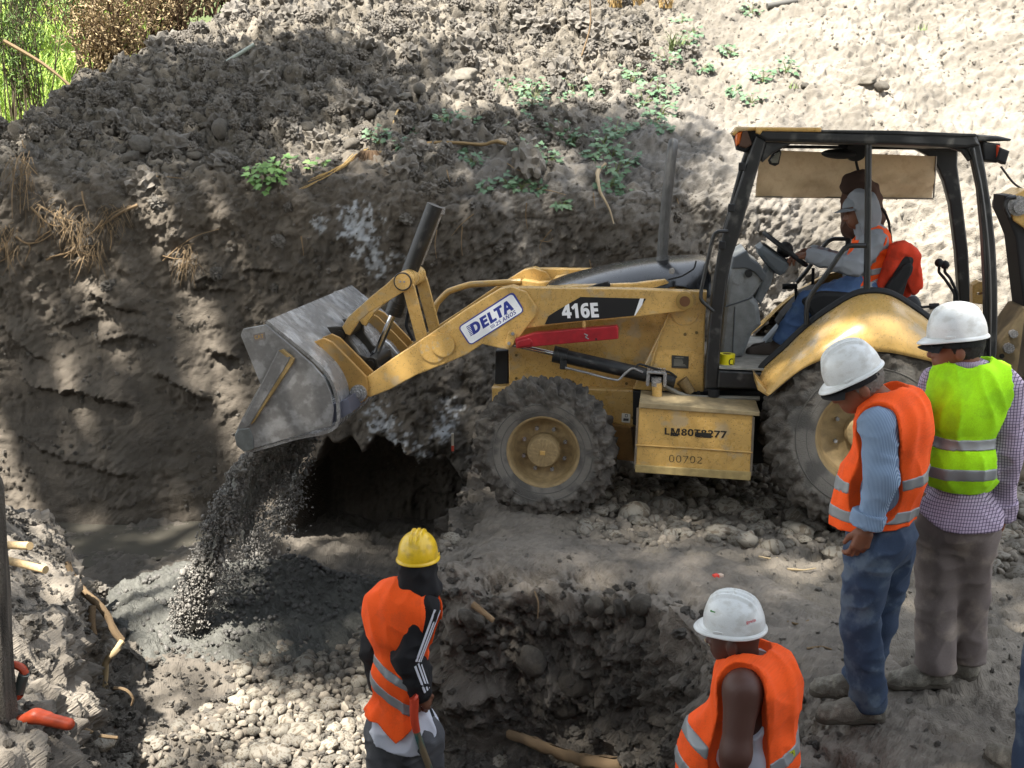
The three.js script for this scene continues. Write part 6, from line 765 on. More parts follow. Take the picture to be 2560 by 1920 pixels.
{ // crumbs along the side bank, the bench edge, the foot of the faces
  const L = [];
  for (let k = 0; k < 5200; k++) { const z = -10 + 6.2 * rndD(), x = -5 + 3.2 * rndD(), b = groundBase(x, z); if (b.dL < -0.35) continue; const r = 0.008 + 0.028 * Math.pow(rndD(), 2.5) + (rndD() < 0.05 ? 0.035 * rndD() : 0); L.push([x, b.h + r * 0.4 + (b.dL < 0.9 ? 0.03 : 0.015), z, r, 0.85, 0.13 + 0.1 * rndD(), 0.02]); }
  for (let k = 0; k < 3800; k++) { const x = -0.6 + 4.6 * rndD(), z = -7.4 + 3.4 * rndD(), b = groundBase(x, z); if (b.dB < 0.02 || rndD() > 0.35 + 0.6 * sst(0.5, 0.05, b.dB)) continue; const r = 0.003 + 0.014 * Math.pow(rndD(), 4); L.push([x, b.h + r * 0.3 + 0.008, z, r, 0.7, 0.12 + 0.09 * rndD(), 0.01]); }
  for (let k = 0; k < 1800; k++) { const x = -3.2 + 3 * rndD(), z = -8.2 + 2.6 * rndD(), b = groundBase(x, z); if (b.tB > 0.1 || b.tL > 0.1) continue; const r = 0.006 + 0.02 * Math.pow(rndD(), 3); L.push([x, b.h + r * 0.3 + 0.01, z, r, 0.8, 0.1 + 0.1 * rndD(), 0.01]); }
  for (let k = 0; k < 1400; k++) { const x = -0.5 + 1.6 * rndD(), z = -6.35 + 0.45 * rndD() + Math.max(0, x - 0.3) * 0.4, b = groundBase(x, z); if (b.tB > 0.25) continue; const r = 0.01 + 0.03 * Math.pow(rndD(), 2); L.push([x, b.h + r * 0.3 + 0.01, z, r, 0.85, 0.08 + 0.07 * rndD(), 0.01]); }
  faceSpots.forEach(([x, y, z, bench], i) => { const r = 0.007 + 0.022 * Math.pow(rndD(), 2.2) + (rndD() < 0.05 ? 0.035 * rndD() : 0); L.push([x, y, z, r, 0.85, (bench ? 0.07 : 0.1) + 0.07 * rndD(), 0.015]); });
  scatter('soil_crumbs', facet(lump(21, 0.55, 2, 2.2)), CLOD, L);
}
// ---- river stones: the largest one by one under the ground, the small ones as one mass
const STONES = [];
for (let k = 0; k < 9; k++) STONES.push(lump(40 + k, 0.2 + 0.09 * (k % 3), 2, 1.0 + 0.2 * (k % 2), 0.22 + 0.12 * (k % 3)));
const MUDDY = dataTex(256, (u, v) => { const k = sst(0.02, 0.16, tileFbm(u, v, 5, 5, 71)) * 0.62, g = 1 + 0.1 * tileFbm(u, v, 22, 3, 5); return [lerp(1, 0.62, k) * g, lerp(0.99, 0.56, k) * g, lerp(0.97, 0.49, k) * g]; });
const STONE_M = [[0.27, 0.25, 0.216], [0.23, 0.214, 0.188], [0.19, 0.176, 0.152], [0.3, 0.278, 0.24], [0.165, 0.153, 0.134]].map((c, i) => mat(lin(...c), { roughness: 0.88, map: rep(MUDDY, 0.35 + 0.07 * i), bumpMap: rep(EARTH_BUMP, 0.5), bumpScale: 0.008 }));
{
  const cells = new Map(), cand = [], key = (x, z) => Math.floor(x / 0.12) + ',' + Math.floor(z / 0.12);
  const free = (x, z, r) => { for (let i = -1; i < 2; i++) for (let j = -1; j < 2; j++) for (const o of cells.get(key(x + i * 0.12, z + j * 0.12)) || []) if (Math.hypot(o[0] - x, o[1] - z) < (o[2] + r) * 0.8) return false; return true; };
  const put = (x, z, r) => { if (!free(x, z, r)) return; const b = groundBase(x, z); if (b.tB > 0.15 && b.tB < 0.9) return; const kk = key(x, z); if (!cells.has(kk)) cells.set(kk, []); cells.get(kk).push([x, z, r]); cand.push([x, b.h, z, r]); };
  for (let pass = 0; pass < 4; pass++) for (let k = 0; k < 5200; k++) {
    const left = k % 2, x = left ? -2.4 + 2.1 * rndD() : 0.4 + 4.6 * rndD(), z = left ? -8.2 + 2.8 * rndD() : -10 + 3.9 * rndD(); if (rndD() > cobbleZone(x, z)) continue;
    const r = [(left ? 0.045 : 0.06) + 0.045 * Math.pow(rndD(), 1.5), 0.03 + 0.022 * rndD(), 0.019 + 0.013 * rndD(), 0.01 + 0.009 * rndD()][pass]; if (pass === 0 && k > (left ? 170 : 900)) continue; if (pass === 1 && k > 2200) continue; put(x, z, r);
  }
  for (let k = 0; k < 60; k++) put(-0.4 + 1.4 * rndD(), -6.12 + 0.25 * rndD(), 0.03 + 0.045 * rndD()); for (const [u, v, r] of [[260, 1880, 0.075], [310, 1868, 0.065], [345, 1890, 0.08], [290, 1905, 0.07], [265, 1640, 0.09], [300, 1620, 0.08], [245, 1590, 0.06], [330, 1560, 0.05], [350, 1530, 0.05]]) { const p = atY(u, v, -1.1); put(p.x, p.z, r); }
  const seen = cand.map((c) => { const [u, v] = proj(V3(c[0], c[1], c[2])); const inF = u > -40 && u < 2600 && v < 1980, hid = (c[0] > 0.3 && c[2] < -8.3); return [c, inF && !hid ? c[3] / Math.abs(c[2]) : 0]; }).sort((a, b) => b[1] - a[1]);
  const small = [];
  seen.forEach(([[x, y, z, r], s], i) => {
    if (i < 290 && s > 0) { const o = mesh('stone', STONES[i % 9], STONE_M[i % 5], ground); o.position.set(x, y + r * (0.05 + 0.35 * h3(i, 6, 1)), z); o.rotation.set(0.5 * (h3(i, 7, 1) - 0.5), h3(i, 8, 1) * 6.28, 0.5 * (h3(i, 9, 1) - 0.5)); o.scale.set(r * (0.9 + 0.5 * h3(i, 4, 2)), r, r * (0.85 + 0.3 * h3(i, 5, 2))); }
    else small.push([x, y + r * 0.3, z, r, 0.75, 0.15 + 0.16 * h3(i, 3, 3), 0.02]);
  });
  scatter('gravel', lump(60, 0.2, 2, 1, 0.2), mat('#ffffff', { roughness: 0.9, map: rep(GRIME, 0.5) }), small, ground);
}
{ // stones stuck in the cut face of the bench and in the clods of the bank
  const MUDSTONE = [[0.13, 0.118, 0.102], [0.09, 0.082, 0.07], [0.2, 0.185, 0.16]].map((c) => mat(lin(...c), { roughness: 0.95, map: rep(GRIME, 0.6), bumpMap: rep(EARTH_BUMP, 0.6), bumpScale: 0.01 }));
  const face = scene.getObjectByName('bench_face'), zz = ([x, y]) => [1080 + x / 2.242, 1180 + y / 2.242];
  [[790, 1185, 0.105], [700, 1290, 0.12], [1095, 1090, 0.06], [1265, 1085, 0.055], [1050, 765, 0.06], [290, 1020, 0.03], [155, 990, 0.022], [495, 1005, 0.026], [745, 830, 0.03], [620, 870, 0.035], [830, 1275, 0.045], [1000, 775, 0.03], [1170, 740, 0.06], [220, 830, 0.08], [1100, 1200, 0.03], [560, 1060, 0.09], [1160, 840, 0.04], [1240, 1150, 0.05], [910, 760, 0.06], [1350, 1090, 0.05], [1060, 980, 0.03], [400, 980, 0.025], [840, 1190, 0.03], [1300, 1150, 0.04]].forEach(([x, y, r], i) => { let p = atZ(...zz([x, y]), -6.2); for (let k = 0; k < 3; k++) p = atZ(...zz([x, y]), -6.22 + 0.35 * Math.max(0, p.x - 0.35)); const o = mesh('stone', STONES[(i * 4) % 9], MUDSTONE[i % 3], face); o.position.copy(p); o.scale.set(r * 1.1, r * (0.8 + 0.4 * h3(i, 1, 4)), r); o.rotation.set(h3(i, 2, 4) * 3, h3(i, 3, 4) * 3, h3(i, 4, 4) * 3); });
  [[563, 335, 0.11, 0.16], [653, 193, 0.085, 0.17], [508, 307, 0.06, 0.05], [355, 370, 0.14, 0.09], [300, 375, 0.1, 0.08], [480, 288, 0.06, 0.05], [1045, 240, 0.09, 0.08], [930, 290, 0.08, 0.08], [1145, 200, 0.2, 0.13], [900, 330, 0.08, 0.07], [330, 400, 0.1, 0.08], [420, 300, 0.06, 0.04], [880, 365, 0.09, 0.07], [1010, 40, 0.06, 0.05], [990, 60, 0.07, 0.06], [280, 130, 0.2, 0.16], [325, 115, 0.22, 0.2], [1015, 100, 0.05, 0.05], [490, 390, 0.1, 0.06], [770, 320, 0.12, 0.1], [1005, 250, 0.08, 0.06], [1130, 330, 0.1, 0.05], [2010, 215, 0.06, 0.05], [2170, 205, 0.11, 0.09], [2200, 225, 0.09, 0.07]].forEach(([u, v, a, b], i) => { const p = onBank(u, v), o = mesh('stone', STONES[i % 9], MUDSTONE[i % 3], embankment); o.position.copy(p).add(V3(0, 0.02, 0.02)); o.scale.set(a, b, a * 0.8); o.rotation.set(0.3, h3(i, 3, 6) * 3, 0.4 * h3(i, 4, 6)); });
}
// ---- wet concrete: heap on the pit floor and what falls from the bucket
const WETC = mat('#ffffff', { vertexColors: true, roughness: 0.62, bumpMap: rep(EARTH_BUMP, 3), bumpScale: 0.012 });
{
  const c = V3(-2.15, 0, -8.62), n = 170, heap = mesh('concrete_heap', gridGeo(n, n, (i, j) => { const u = i / (n - 1) * 2 - 1, v = j / (n - 1) * 2 - 1, x = c.x + u * 1.55, z = c.z + v * 1.35, w = 0.22 * n3(x * 1.2, 4, z * 1.2) + 0.08 * n3(x * 4, 4, z * 4), r = Math.hypot(u, v) + w * 0.8, e = sst(1.0, 0.15, r), c1 = worley(x * 9, 2, z * 9), c2 = worley(x * 22, 2, z * 22), gully = Math.exp(-((((x + 1.75) * 0.8 + (z + 8.5) * 0.35) / 0.3) ** 2)); return [x, groundH(x, z) - 0.06 + e * 0.34 + (r < 1 ? 0.03 : 0) - 0.1 * e * gully + sst(1.02, 0.8, r) * ((0.5 - c1[0]) * 0.05 + (0.5 - c2[0]) * 0.03 + 0.015 * n3(x * 40, 1, z * 40)), z]; }, (i, j, p) => { const k = 0.07 + 0.02 * fbm(p[0] * 3, 2, p[2] * 3, 3) + 0.025 * n3(p[0] * 30, 3, p[2] * 30); return [k * 1.0, k * 0.99, k * 0.86]; }, (i, j, p) => [p[0], p[2]]), WETC); tag(heap, 'heap of dark wet concrete spread on the pit floor', 'concrete');
  const hc = []; for (let k = 0; k < 1500; k++) { const a = rndD() * 6.28, r = Math.sqrt(rndD()), x = c.x + Math.cos(a) * r * 1.35, z = c.z + Math.sin(a) * r * 1.15, s = 0.007 + 0.018 * Math.pow(rndD(), 2); const e = sst(1.0, 0.15, r * 0.9 + 0.2 * 0.8 * n3(x * 1.2, 4, z * 1.2)); hc.push([x, groundH(x, z) - 0.03 + e * 0.34, z, s, 0.9, 0.06 + 0.04 * rndD(), -0.05]); } scatter('concrete_lumps', lump(70, 0.3, 2, 1.6), mat('#ffffff', { roughness: 0.65 }), hc, heap);
  // falling lumps, from the lip of the bucket down to the heap
  const tip = pA(118, 1535, 0.0), items = [], W = machine.matrixWorld, fall = (zl_, t, dx) => { const p = V3(tip.x + 0.05 - 0.06 * t - 0.48 * Math.pow(t, 1.1) + dx, tip.y - 0.02 - 1.42 * (0.25 * t + 0.75 * t * t), zl_).applyMatrix4(W); return p; };
  for (let k = 0; k < 42000; k++) { const near = rndD(), zl_ = near < 0.5 ? -0.02 - 0.26 * rndD() : -0.05 - 2.05 * rndD(), t = Math.pow(rndD(), 0.7), wd = 0.03 + 0.11 * t, g3 = rndD() + rndD() + rndD() - 1.5; if (n3(zl_ * 6, t * 6, 4) + 0.6 * n3(zl_ * 15, t * 16 + g3, 6) < -0.3 + 0.35 * t) continue; const p = fall(zl_, t * (0.96 + 0.08 * rndD()), g3 * wd + 0.07 * t * n3(zl_ * 5, t * 3, 2) + (zl_ < -0.4 ? 0.12 * t * rndD() : 0)); if (p.y < groundH(p.x, p.z) + 0.02) continue; items.push([p.x, p.y, p.z, 0.0025 + 0.0055 * Math.pow(rndD(), 2.6) + (rndD() < 0.03 ? 0.015 * rndD() : 0), 1.8, 0.13 + 0.06 * rndD(), -0.03]); }
  const fl = scatter('falling_concrete', lump(73, 0.35, 2, 1.5), mat('#ffffff', { roughness: 0.7 }), items); fl.userData.label = 'grey lumps of wet concrete pouring out of the bucket'; fl.userData.category = 'concrete';
  const sheet = gridGeo(150, 90, (i, j) => { const zl_ = -0.04 - 2.08 * i / 149, t = j / 89 * lerp(0.66 + 0.18 * n3(i * 0.09, 3, 3), 1.0, sst(26, 10, i)), p = fall(zl_, t, 0.03 + 0.035 * n3(zl_ * 5, t * 4, 3) + 0.03 * n3(zl_ * 14, t * 9, 5) + 0.02 * n3(zl_ * 40, t * 30, 7)); return [p.x, p.y, p.z + 0.03 * n3(zl_ * 9, t * 8, 9)]; }, (i, j, p) => { const k = 0.13 + 0.03 * n3(p[0] * 40, p[1] * 40, p[2] * 40); return [k, k * 0.99, k * 0.87]; }); mesh('poured_sheet', sheet, WETC, fl);
  const p0 = atY(185, 1285, -1.17), p1 = atY(400, 1330, -1.17), pc = mid(p0, p1), pts = []; for (let k = 0; k < 40; k++) { const a = k / 40 * 6.283, r = 1 + 0.2 * n3(Math.cos(a) * 1.5, Math.sin(a) * 1.5, 3); pts.push([Math.cos(a) * 1.35 * r, Math.sin(a) * 1.1 * r]); } const pud = new THREE.ShapeGeometry(shapeOf(pts)); pud.rotateX(-Math.PI / 2); const pm = structure(mesh('puddle_water', pud, phys(lin(0.1, 0.092, 0.075), { roughness: 0.2 }))); pm.position.set(pc.x, -1.228, pc.z);
}
// ---- weeds on the bank
{
  const leafShape = (() => { const p = []; const L = [[0, 0], [0.16, 0.1], [0.42, 0.05], [0.3, 0.25], [0.5, 0.42], [0.24, 0.48], [0.16, 0.72], [0, 1], [-0.16, 0.72], [-0.24, 0.48], [-0.5, 0.42], [-0.3, 0.25], [-0.42, 0.05], [-0.16, 0.1]]; for (const q of L) p.push(q); const g = new THREE.ShapeGeometry(shapeOf(p)); const P = g.attributes.position; for (let i = 0; i < P.count; i++) P.setZ(i, -0.22 * Math.abs(P.getX(i)) - 0.12 * P.getY(i) ** 2); g.computeVertexNormals(); return g; })();
  const GREENS = [lin(0.06, 0.12, 0.055), lin(0.085, 0.15, 0.075), lin(0.1, 0.2, 0.045)].map((c) => phys(c, { roughness: 0.6, transmission: 0.0 }));
  const zs = ([x, y]) => [800 + x / 2.44, y / 2.44], spots = [[1150, 560, 0.17], [1320, 600, 0.16], [1345, 555, 0.14], [1560, 570, 0.2], [1520, 620, 0.15], [1300, 690, 0.17], [1290, 775, 0.17], [790, 770, 0.15], [870, 760, 0.16], [740, 785, 0.1], [1470, 830, 0.15], [1530, 855, 0.16], [525, 910, 0.11], [860, 910, 0.07], [940, 995, 0.13], [1290, 985, 0.16], [1380, 990, 0.12], [1015, 1160, 0.1], [1145, 1115, 0.11], [1230, 1140, 0.1], [1330, 1155, 0.07], [1475, 1255, 0.08], [1690, 960, 0.15], [1780, 950, 0.18], [1860, 985, 0.14], [1800, 1050, 0.15], [1760, 1140, 0.13], [1850, 1165, 0.1], [1800, 830, 0.14], [1730, 870, 0.12], [1890, 800, 0.08], [1900, 490, 0.16], [2000, 510, 0.16], [2050, 590, 0.2], [1970, 620, 0.17], [2070, 690, 0.16], [2040, 745, 0.12], [2095, 800, 0.09], [2110, 385, 0.16], [1830, 460, 0.1], [1670, 570, 0.12], [340, 880, 0.13], [380, 830, 0.09], [1160, 790, 0.08], [580, 800, 0.08]].map(([x, y, r]) => [...zs([x, y]), r]);
  spots.push([676, 462, 0.2], [700, 440, 0.13], [640, 455, 0.12], [800, 415, 0.1], [15, 0, 0], [1905, 205, 0.16], [1880, 255, 0.13], [1965, 180, 0.14], [1880, 30, 0.12], [1730, 90, 0.1], [1700, 60, 0.1], [1835, 240, 0.09], [1720, 120, 0.14], [1750, 175, 0.12], [1820, 130, 0.1]);
  spots.forEach(([u, v, r], i) => {
    if (!r) return; const p = onBank(u, v), n = bankNormal(p.x, p.t), big = i >= 45 && i < 49, rn = mulberry(900 + i), x2 = (u - 800) * 2.44, y2 = v * 2.44, [lab, grp] = big ? ['bright green broad leaved weed on the crest beside the bucket', 'bright weeds by the bucket'] : i >= 49 ? ['small weed on the sunlit dry slope above the cab', 'weeds on the sunlit slope'] : x2 > 1780 && y2 < 800 ? ['leafy weed on the shaded slope between the grass tuft and the exhaust stack', 'weeds above the exhaust stack'] : x2 > 1640 ? ['leafy weed growing round the pale thick hanging root', 'weeds round the hanging root'] : y2 < 720 && x2 > 1100 ? ['leafy weed on the rounded crest above the dead branch', 'weeds on the crest'] : x2 > 1180 ? ['leafy weed on the grey bank past the end of the dead branch', 'weeds past the dead branch'] : ['leafy weed along the dead branch on the grey bank', 'weeds along the dead branch'], g = thing('weed_plant', lab, 'plant', grp, p);
    const N = Math.round(8 + r * 110), leaves = [], stems = [], m4 = new THREE.Matrix4(), up = n.clone().multiplyScalar(0.6).add(V3(0, 0.7, 0)).normalize();
    for (let k = 0; k < N; k++) { const a = rn() * 6.283, rr = r * Math.sqrt(rn()), h = r * (0.25 + 0.75 * rn()), tan = V3(Math.cos(a), 0.55 * Math.sin(a), -0.35 * Math.sin(a)).multiplyScalar(rr), c = tan.clone().addScaledVector(up, h * 0.75), s = (0.045 + 0.04 * rn()) * (big ? 1.25 : 1), q = new THREE.Quaternion().setFromUnitVectors(V3(0, 0, 1), up.clone().multiplyScalar(0.9).add(V3(rn() - 0.5, rn() - 0.2, rn() - 0.1)).normalize()).multiply(new THREE.Quaternion().setFromAxisAngle(V3(0, 0, 1), a - 1.57 + rn())); leaves.push(leafShape.clone().applyMatrix4(m4.compose(c, q, V3(s, s, s)))); if (k % 3 === 0) stems.push(taper([V3(0, -0.03, 0), mid(V3(), c).addScaledVector(up, 0.02), c], 0.004, 0.002, 4, 4)); }
    mesh('foliage', merged(leaves), big ? GREENS[2] : GREENS[i % 2], g); mesh('stem', merged(stems), mat('#5f6a3a'), g);
  });
  // grass tufts
  const blade = (h, b) => { const g = gridGeo(2, 5, (i, j) => { const t = j / 4, w = 0.006 * (1 - t * 0.9); return [(i - 0.5) * 2 * w, h * t * (1 - 0.25 * b * t), h * b * t * t]; }); return g; };
  [[1690, 130, 0.3, 44, 0], [1665, 20, 0.25, 60, 1], [1600, 10, 0.25, 70, 1], [1540, 20, 0.25, 60, 1], [2300, 85, 0.12, 12, 0], [1985, 220, 0.12, 16, 0], [2170, 510, 0.1, 12, 0]].forEach(([u, v, h, n, dry], i) => { const p = onBank(u, v), rn = mulberry(40 + i), L = []; for (let k = 0; k < n; k++) { const b = blade(h * (0.5 + 0.6 * rn()), 0.3 + rn()); b.rotateY(rn() * 6.283); b.translate((rn() - 0.5) * 0.16, 0, (rn() - 0.5) * 0.12); L.push(b); } const g = thing('grass_tuft', dry ? 'dry straw coloured grass hanging at the top of the slope' : 'green grass tuft on the dry slope', 'grass', dry ? 'dry grass at the top' : 'grass tufts on the slope', p); mesh('blades', merged(L), mat(dry ? lin(0.26, 0.17, 0.06) : lin(0.12, 0.17, 0.05)), g); });
}
// ---- field, grass and bushes beyond the left end of the bank
{
  const fieldH = (x, z) => 1.5 + 0.27 * (-z - 14) + 0.25 * n3(x * 0.25, 2, z * 0.25), gf = gridGeo(60, 60, (i, j) => { const x = -42 + i * 0.78, z = -13.6 - j * 0.9; return [x, fieldH(x, z) - (x > -3 ? 3 : 0), z]; }, (i, j, p) => { const n = 0.8 + 0.4 * n3(p[0], 2, p[2]); return [0.09 * n, 0.12 * n, 0.035 * n]; }); structure(mesh('grass_field', gf, mat('#ffffff', { vertexColors: true, roughness: 1 })));
  const bl = gridGeo(2, 5, (i, j) => { const t = j / 4, w = 0.011 * (1 - t * 0.92); return [(i - 0.5) * 2 * w, 0.75 * t * (1 - 0.2 * t), 0.35 * t * t]; }), N = 26000, im = new THREE.InstancedMesh(bl, mat('#ffffff', { roughness: 0.7 }), N); im.name = 'grass'; stuff(im); im.castShadow = im.receiveShadow = true; const M = new THREE.Matrix4(), q = new THREE.Quaternion(), c = new THREE.Color(), rn = mulberry(61);
  for (let i = 0; i < N; i++) { const d = 13.2 + 18 * Math.pow(rn(), 1.6), z = -d, x = -d * (0.30 + 0.2 * rn()), s = 0.5 + 0.8 * rn(); im.setMatrixAt(i, M.compose(V3(x, fieldH(x, z) - 0.03, z), q.setFromAxisAngle(V3(0, 1, 0), rn() * 6.283), V3(s * 1.4, s, s))); const k = rn(), b = 0.8 + 0.5 * rn(); im.setColorAt(i, c.setRGB((0.15 + 0.13 * k) * b, (0.26 + 0.09 * k) * b, 0.045 * b)); } scene.add(im);
  const leaf = new THREE.BufferGeometry(); leaf.setAttribute('position', new THREE.Float32BufferAttribute([0, 0, 0, 0.014, 0.03, 0.006, 0, 0.075, 0, 0, 0, 0, 0, 0.075, 0, -0.014, 0.03, 0.006], 3)); leaf.computeVertexNormals();
  function bush(name, label, p, R, nS, nL, lc, sc, upr, leafS) { const g = thing(name, label, 'bush', null, p), rnb = mulberry(Math.floor(Math.abs(p.x * 97)) + 5), tips = [], G = []; for (let k = 0; k < nS; k++) { const a = rnb() * 6.283, e = V3(Math.cos(a) * R[0] * rnb(), R[1] * (0.55 + 0.5 * rnb()), Math.sin(a) * R[2] * rnb()), b = V3((rnb() - 0.5) * R[0] * 0.7, 0, (rnb() - 0.5) * R[2] * 0.7), mm = mid(b, e, 0.5).add(V3((rnb() - 0.5) * 0.25, upr * 0.2, 0)); G.push(taper([b, mm, e], 0.011, 0.004, 8, 4)); for (let t = 0.25; t < 1.01; t += 0.08) { const c3 = t < 0.5 ? mid(b, mm, t * 2) : mid(mm, e, t * 2 - 1); tips.push(c3); const tw = c3.clone().add(V3((rnb() - 0.5) * 0.5, rnb() * 0.3, (rnb() - 0.5) * 0.4)); if (rnb() < 0.4) G.push(taper([c3, tw], 0.004, 0.002, 2, 3)); tips.push(tw); } } mesh('twigs', merged(G), mat(sc, { roughness: 1 }), g);
    const im2 = new THREE.InstancedMesh(leaf, mat('#ffffff', { roughness: 0.8 }), nL); im2.name = 'foliage'; stuff(im2); im2.castShadow = im2.receiveShadow = true; for (let i = 0; i < nL; i++) { const t = tips[Math.floor(rnb() * tips.length)], s = leafS * (0.6 + 0.8 * rnb()); q.setFromEuler(new THREE.Euler(rnb() * 6, rnb() * 6, rnb() * 6)); im2.setMatrixAt(i, M.compose(V3(t.x + (rnb() - 0.5) * 0.16, t.y + (rnb() - 0.5) * 0.16, t.z + (rnb() - 0.5) * 0.16), q, V3(s, s, s))); const b = 0.6 + 0.8 * rnb(); im2.setColorAt(i, c.setRGB(lc[0] * b, lc[1] * b, lc[2] * b)); } g.add(im2); }
  const at = (u, v, z) => { const p = atZ(u, v, z); return V3(p.x, p.y, z); };
  bush('dry_bush', 'dry brown bush behind the shoulder of the clod heap', at(300, 260, -14.6), [0.85, 1.5, 0.5], 60, 8000, [0.31, 0.23, 0.125], '#4a3524', 0.4, 0.75); bush('dry_bush', 'dry brown brush leaning over the top of the clod heap', at(430, 130, -15), [1.1, 1.3, 0.5], 60, 7000, [0.3, 0.225, 0.125], '#4a3524', 0.4, 0.7); bush('dry_bush', 'dry straw coloured brush on the skyline of the clod heap', at(530, 40, -15.6), [1.0, 1.0, 0.5], 44, 5000, [0.32, 0.25, 0.15], '#4a3524', 0.4, 0.7); bush('thin_bush', 'thicket of thin upright stems in the grass', at(70, 330, -17), [0.95, 2.6, 0.5], 40, 1500, [0.1, 0.16, 0.04], '#4b4030', 1, 1.1); bush('thin_bush', 'leafy green shrub behind the dry bush', at(235, 190, -18), [0.9, 2.2, 0.6], 30, 2200, [0.09, 0.17, 0.04], '#4b4030', 1, 1.3); bush('thin_bush', 'tall leafy shrub at the far edge of the field', at(90, 60, -24), [2.6, 3, 1], 50, 5200, [0.07, 0.12, 0.035], '#4b4030', 1, 1.6);
}
// ---- roots, branches, pipes, poles
{
  const ROOT = mat('#8a7458', { roughness: 1, bumpMap: rep(EARTH_BUMP, 8), bumpScale: 0.005 }), DARKROOT = mat('#806b51', { roughness: 1, bumpMap: rep(EARTH_BUMP, 8), bumpScale: 0.005 }), zz1 = ([x, y]) => [x / 2.44, y / 2.44], zz2 = ([x, y]) => [800 + x / 2.44, y / 2.44], zk = ([x, y]) => [x / 2.074, 1120 + y / 2.074];
  const wallPts = (f, pts, o = 0.05) => pts.map((p) => { const q = onBank(...f(p)); return q.add(V3(0, 0, o)); });
  const root = (f, pts, r0, r1, m, label, o) => { const g = taper(wallPts(f, pts, o), r0, r1, 18, 6, 0.2), t = mesh('exposed_root', g, m); return tag(t, label, 'root', 'roots sticking out of the earth bank'); };
  const LB = 'thin dead root sticking out of the shaded earth bank';
  [[[150, 890], [170, 960], [140, 1100], [130, 1300]], [[165, 900], [150, 1000], [170, 1150], [180, 1280]], [[140, 920], [120, 1020], [95, 1180], [80, 1330]], [[160, 980], [190, 1030], [240, 1060]], [[150, 950], [180, 1100], [150, 1280]], [[110, 1440], [170, 1480], [240, 1475], [300, 1450], [345, 1415]], [[150, 1470], [190, 1500], [175, 1590]], [[230, 1470], [300, 1420], [330, 1400]], [[850, 1250], [760, 1290], [680, 1340], [600, 1400], [550, 1435]], [[800, 1245], [700, 1300], [640, 1370]], [[360, 1320], [420, 1340], [500, 1360]], [[420, 1310], [480, 1260], [540, 1250]], [[520, 1180], [530, 1240], [545, 1290]], [[330, 1560], [420, 1540], [520, 1500], [600, 1490]], [[300, 1580], [380, 1550], [480, 1540], [560, 1530]], [[400, 1570], [470, 1530], [560, 1550], [620, 1560]], [[1000, 1590], [1090, 1510], [1200, 1440], [1350, 1390]], [[1000, 1560], [1080, 1575], [1140, 1578]], [[0, 1540], [60, 1480], [90, 1400]], [[0, 1600], [50, 1570], [100, 1520]], [[20, 1450], [50, 1500], [40, 1600]], [[890, 1100], [1000, 1080], [1120, 1060]], [[640, 1340], [600, 1400], [540, 1440], [480, 1440]], [[200, 1260], [260, 1330], [330, 1370], [400, 1380]], [[230, 1240], [300, 1280], [360, 1310]], [[690, 1400], [695, 1460], [690, 1520]], [[1840, 1440], [1850, 1500], [1855, 1560]]].forEach((p, i) => root(zz1, p, 0.007 + 0.006 * h3(i, 2, 2) + (i === 8 ? 0.012 : 0), 0.003, ROOT, LB));
  [[[1700, 1020], [1690, 1080], [1710, 1180], [1760, 1270], [1785, 1350]], [[1740, 1000], [1700, 1030], [1680, 1090]]].forEach((p, i) => root(zz2, p, 0.024 - 0.008 * i, 0.006, mat('#a59378', { roughness: 1 }), 'pale thick root hanging down the grey bank below the weeds'));
  [[[715, 1400], [705, 1480], [715, 1560]], [[1260, 1240], [1255, 1320], [1265, 1400]], [[1410, 1390], [1370, 1450], [1340, 1490], [1350, 1530]], [[1340, 1460], [1390, 1465], [1420, 1450]], [[940, 1300], [870, 1350], [805, 1430]], [[1200, 940], [1195, 1030]], [[1140, 1010], [1200, 1050], [1260, 1060]], [[1665, 1180], [1672, 1270]], [[1300, 1120], [1400, 1160], [1495, 1200]], [[870, 1370], [865, 1460], [870, 1550]], [[1640, 1570], [1655, 1640]], [[2170, 1170], [2185, 1240]], [[770, 1040], [800, 1090], [830, 1110]]].forEach((p, i) => root(zz2, p, 0.006, 0.0025, ROOT, 'fine root hanging on the grey bank behind the loader arm'));
  tag(mesh('dead_branch', taper(wallPts(zz2, [[360, 910], [500, 888], [660, 870], [850, 885], [1000, 888], [1090, 893], [1180, 905], [1255, 908]], 0.07), 0.016, 0.02, 26, 8, 0.2), mat('#7d6848', { roughness: 1 })), 'dead brown branch lying along the crest above the loader arm', 'branch');
  [[150, 1130, 0.22, 0.5, 70], [60, 1500, 0.3, 0.35, 60], [480, 1390, 0.3, 0.28, 60], [330, 1330, 0.3, 0.3, 50], [560, 1540, 0.28, 0.2, 50], [1160, 1590, 0.2, 0.25, 50], [700, 1330, 0.25, 0.2, 40]].forEach(([x, y, w, h, n], i) => { const p = onBank(...zz1([x, y])), rn = mulberry(700 + i), L = []; for (let k = 0; k < n; k++) { const a = V3(p.x + (rn() - 0.5) * w, p.y + (rn() - 0.3) * h, p.z + 0.03 + 0.05 * rn()), d = V3((rn() - 0.5) * 0.24, -0.05 - 0.22 * rn(), 0.05 * rn()); L.push(taper([a, a.clone().addScaledVector(d, 0.5).add(V3((rn() - 0.5) * 0.07, 0.02, 0.03)), a.clone().add(d)], 0.0035, 0.0015, 5, 3)); } const g = thing('root_tangle', 'tangle of fine fibrous roots on the upper part of the cut wall', 'roots', 'root tangles on the cut wall'); mesh('root_fibres', merged(L), mat('#75634b', { roughness: 1 }), g); });
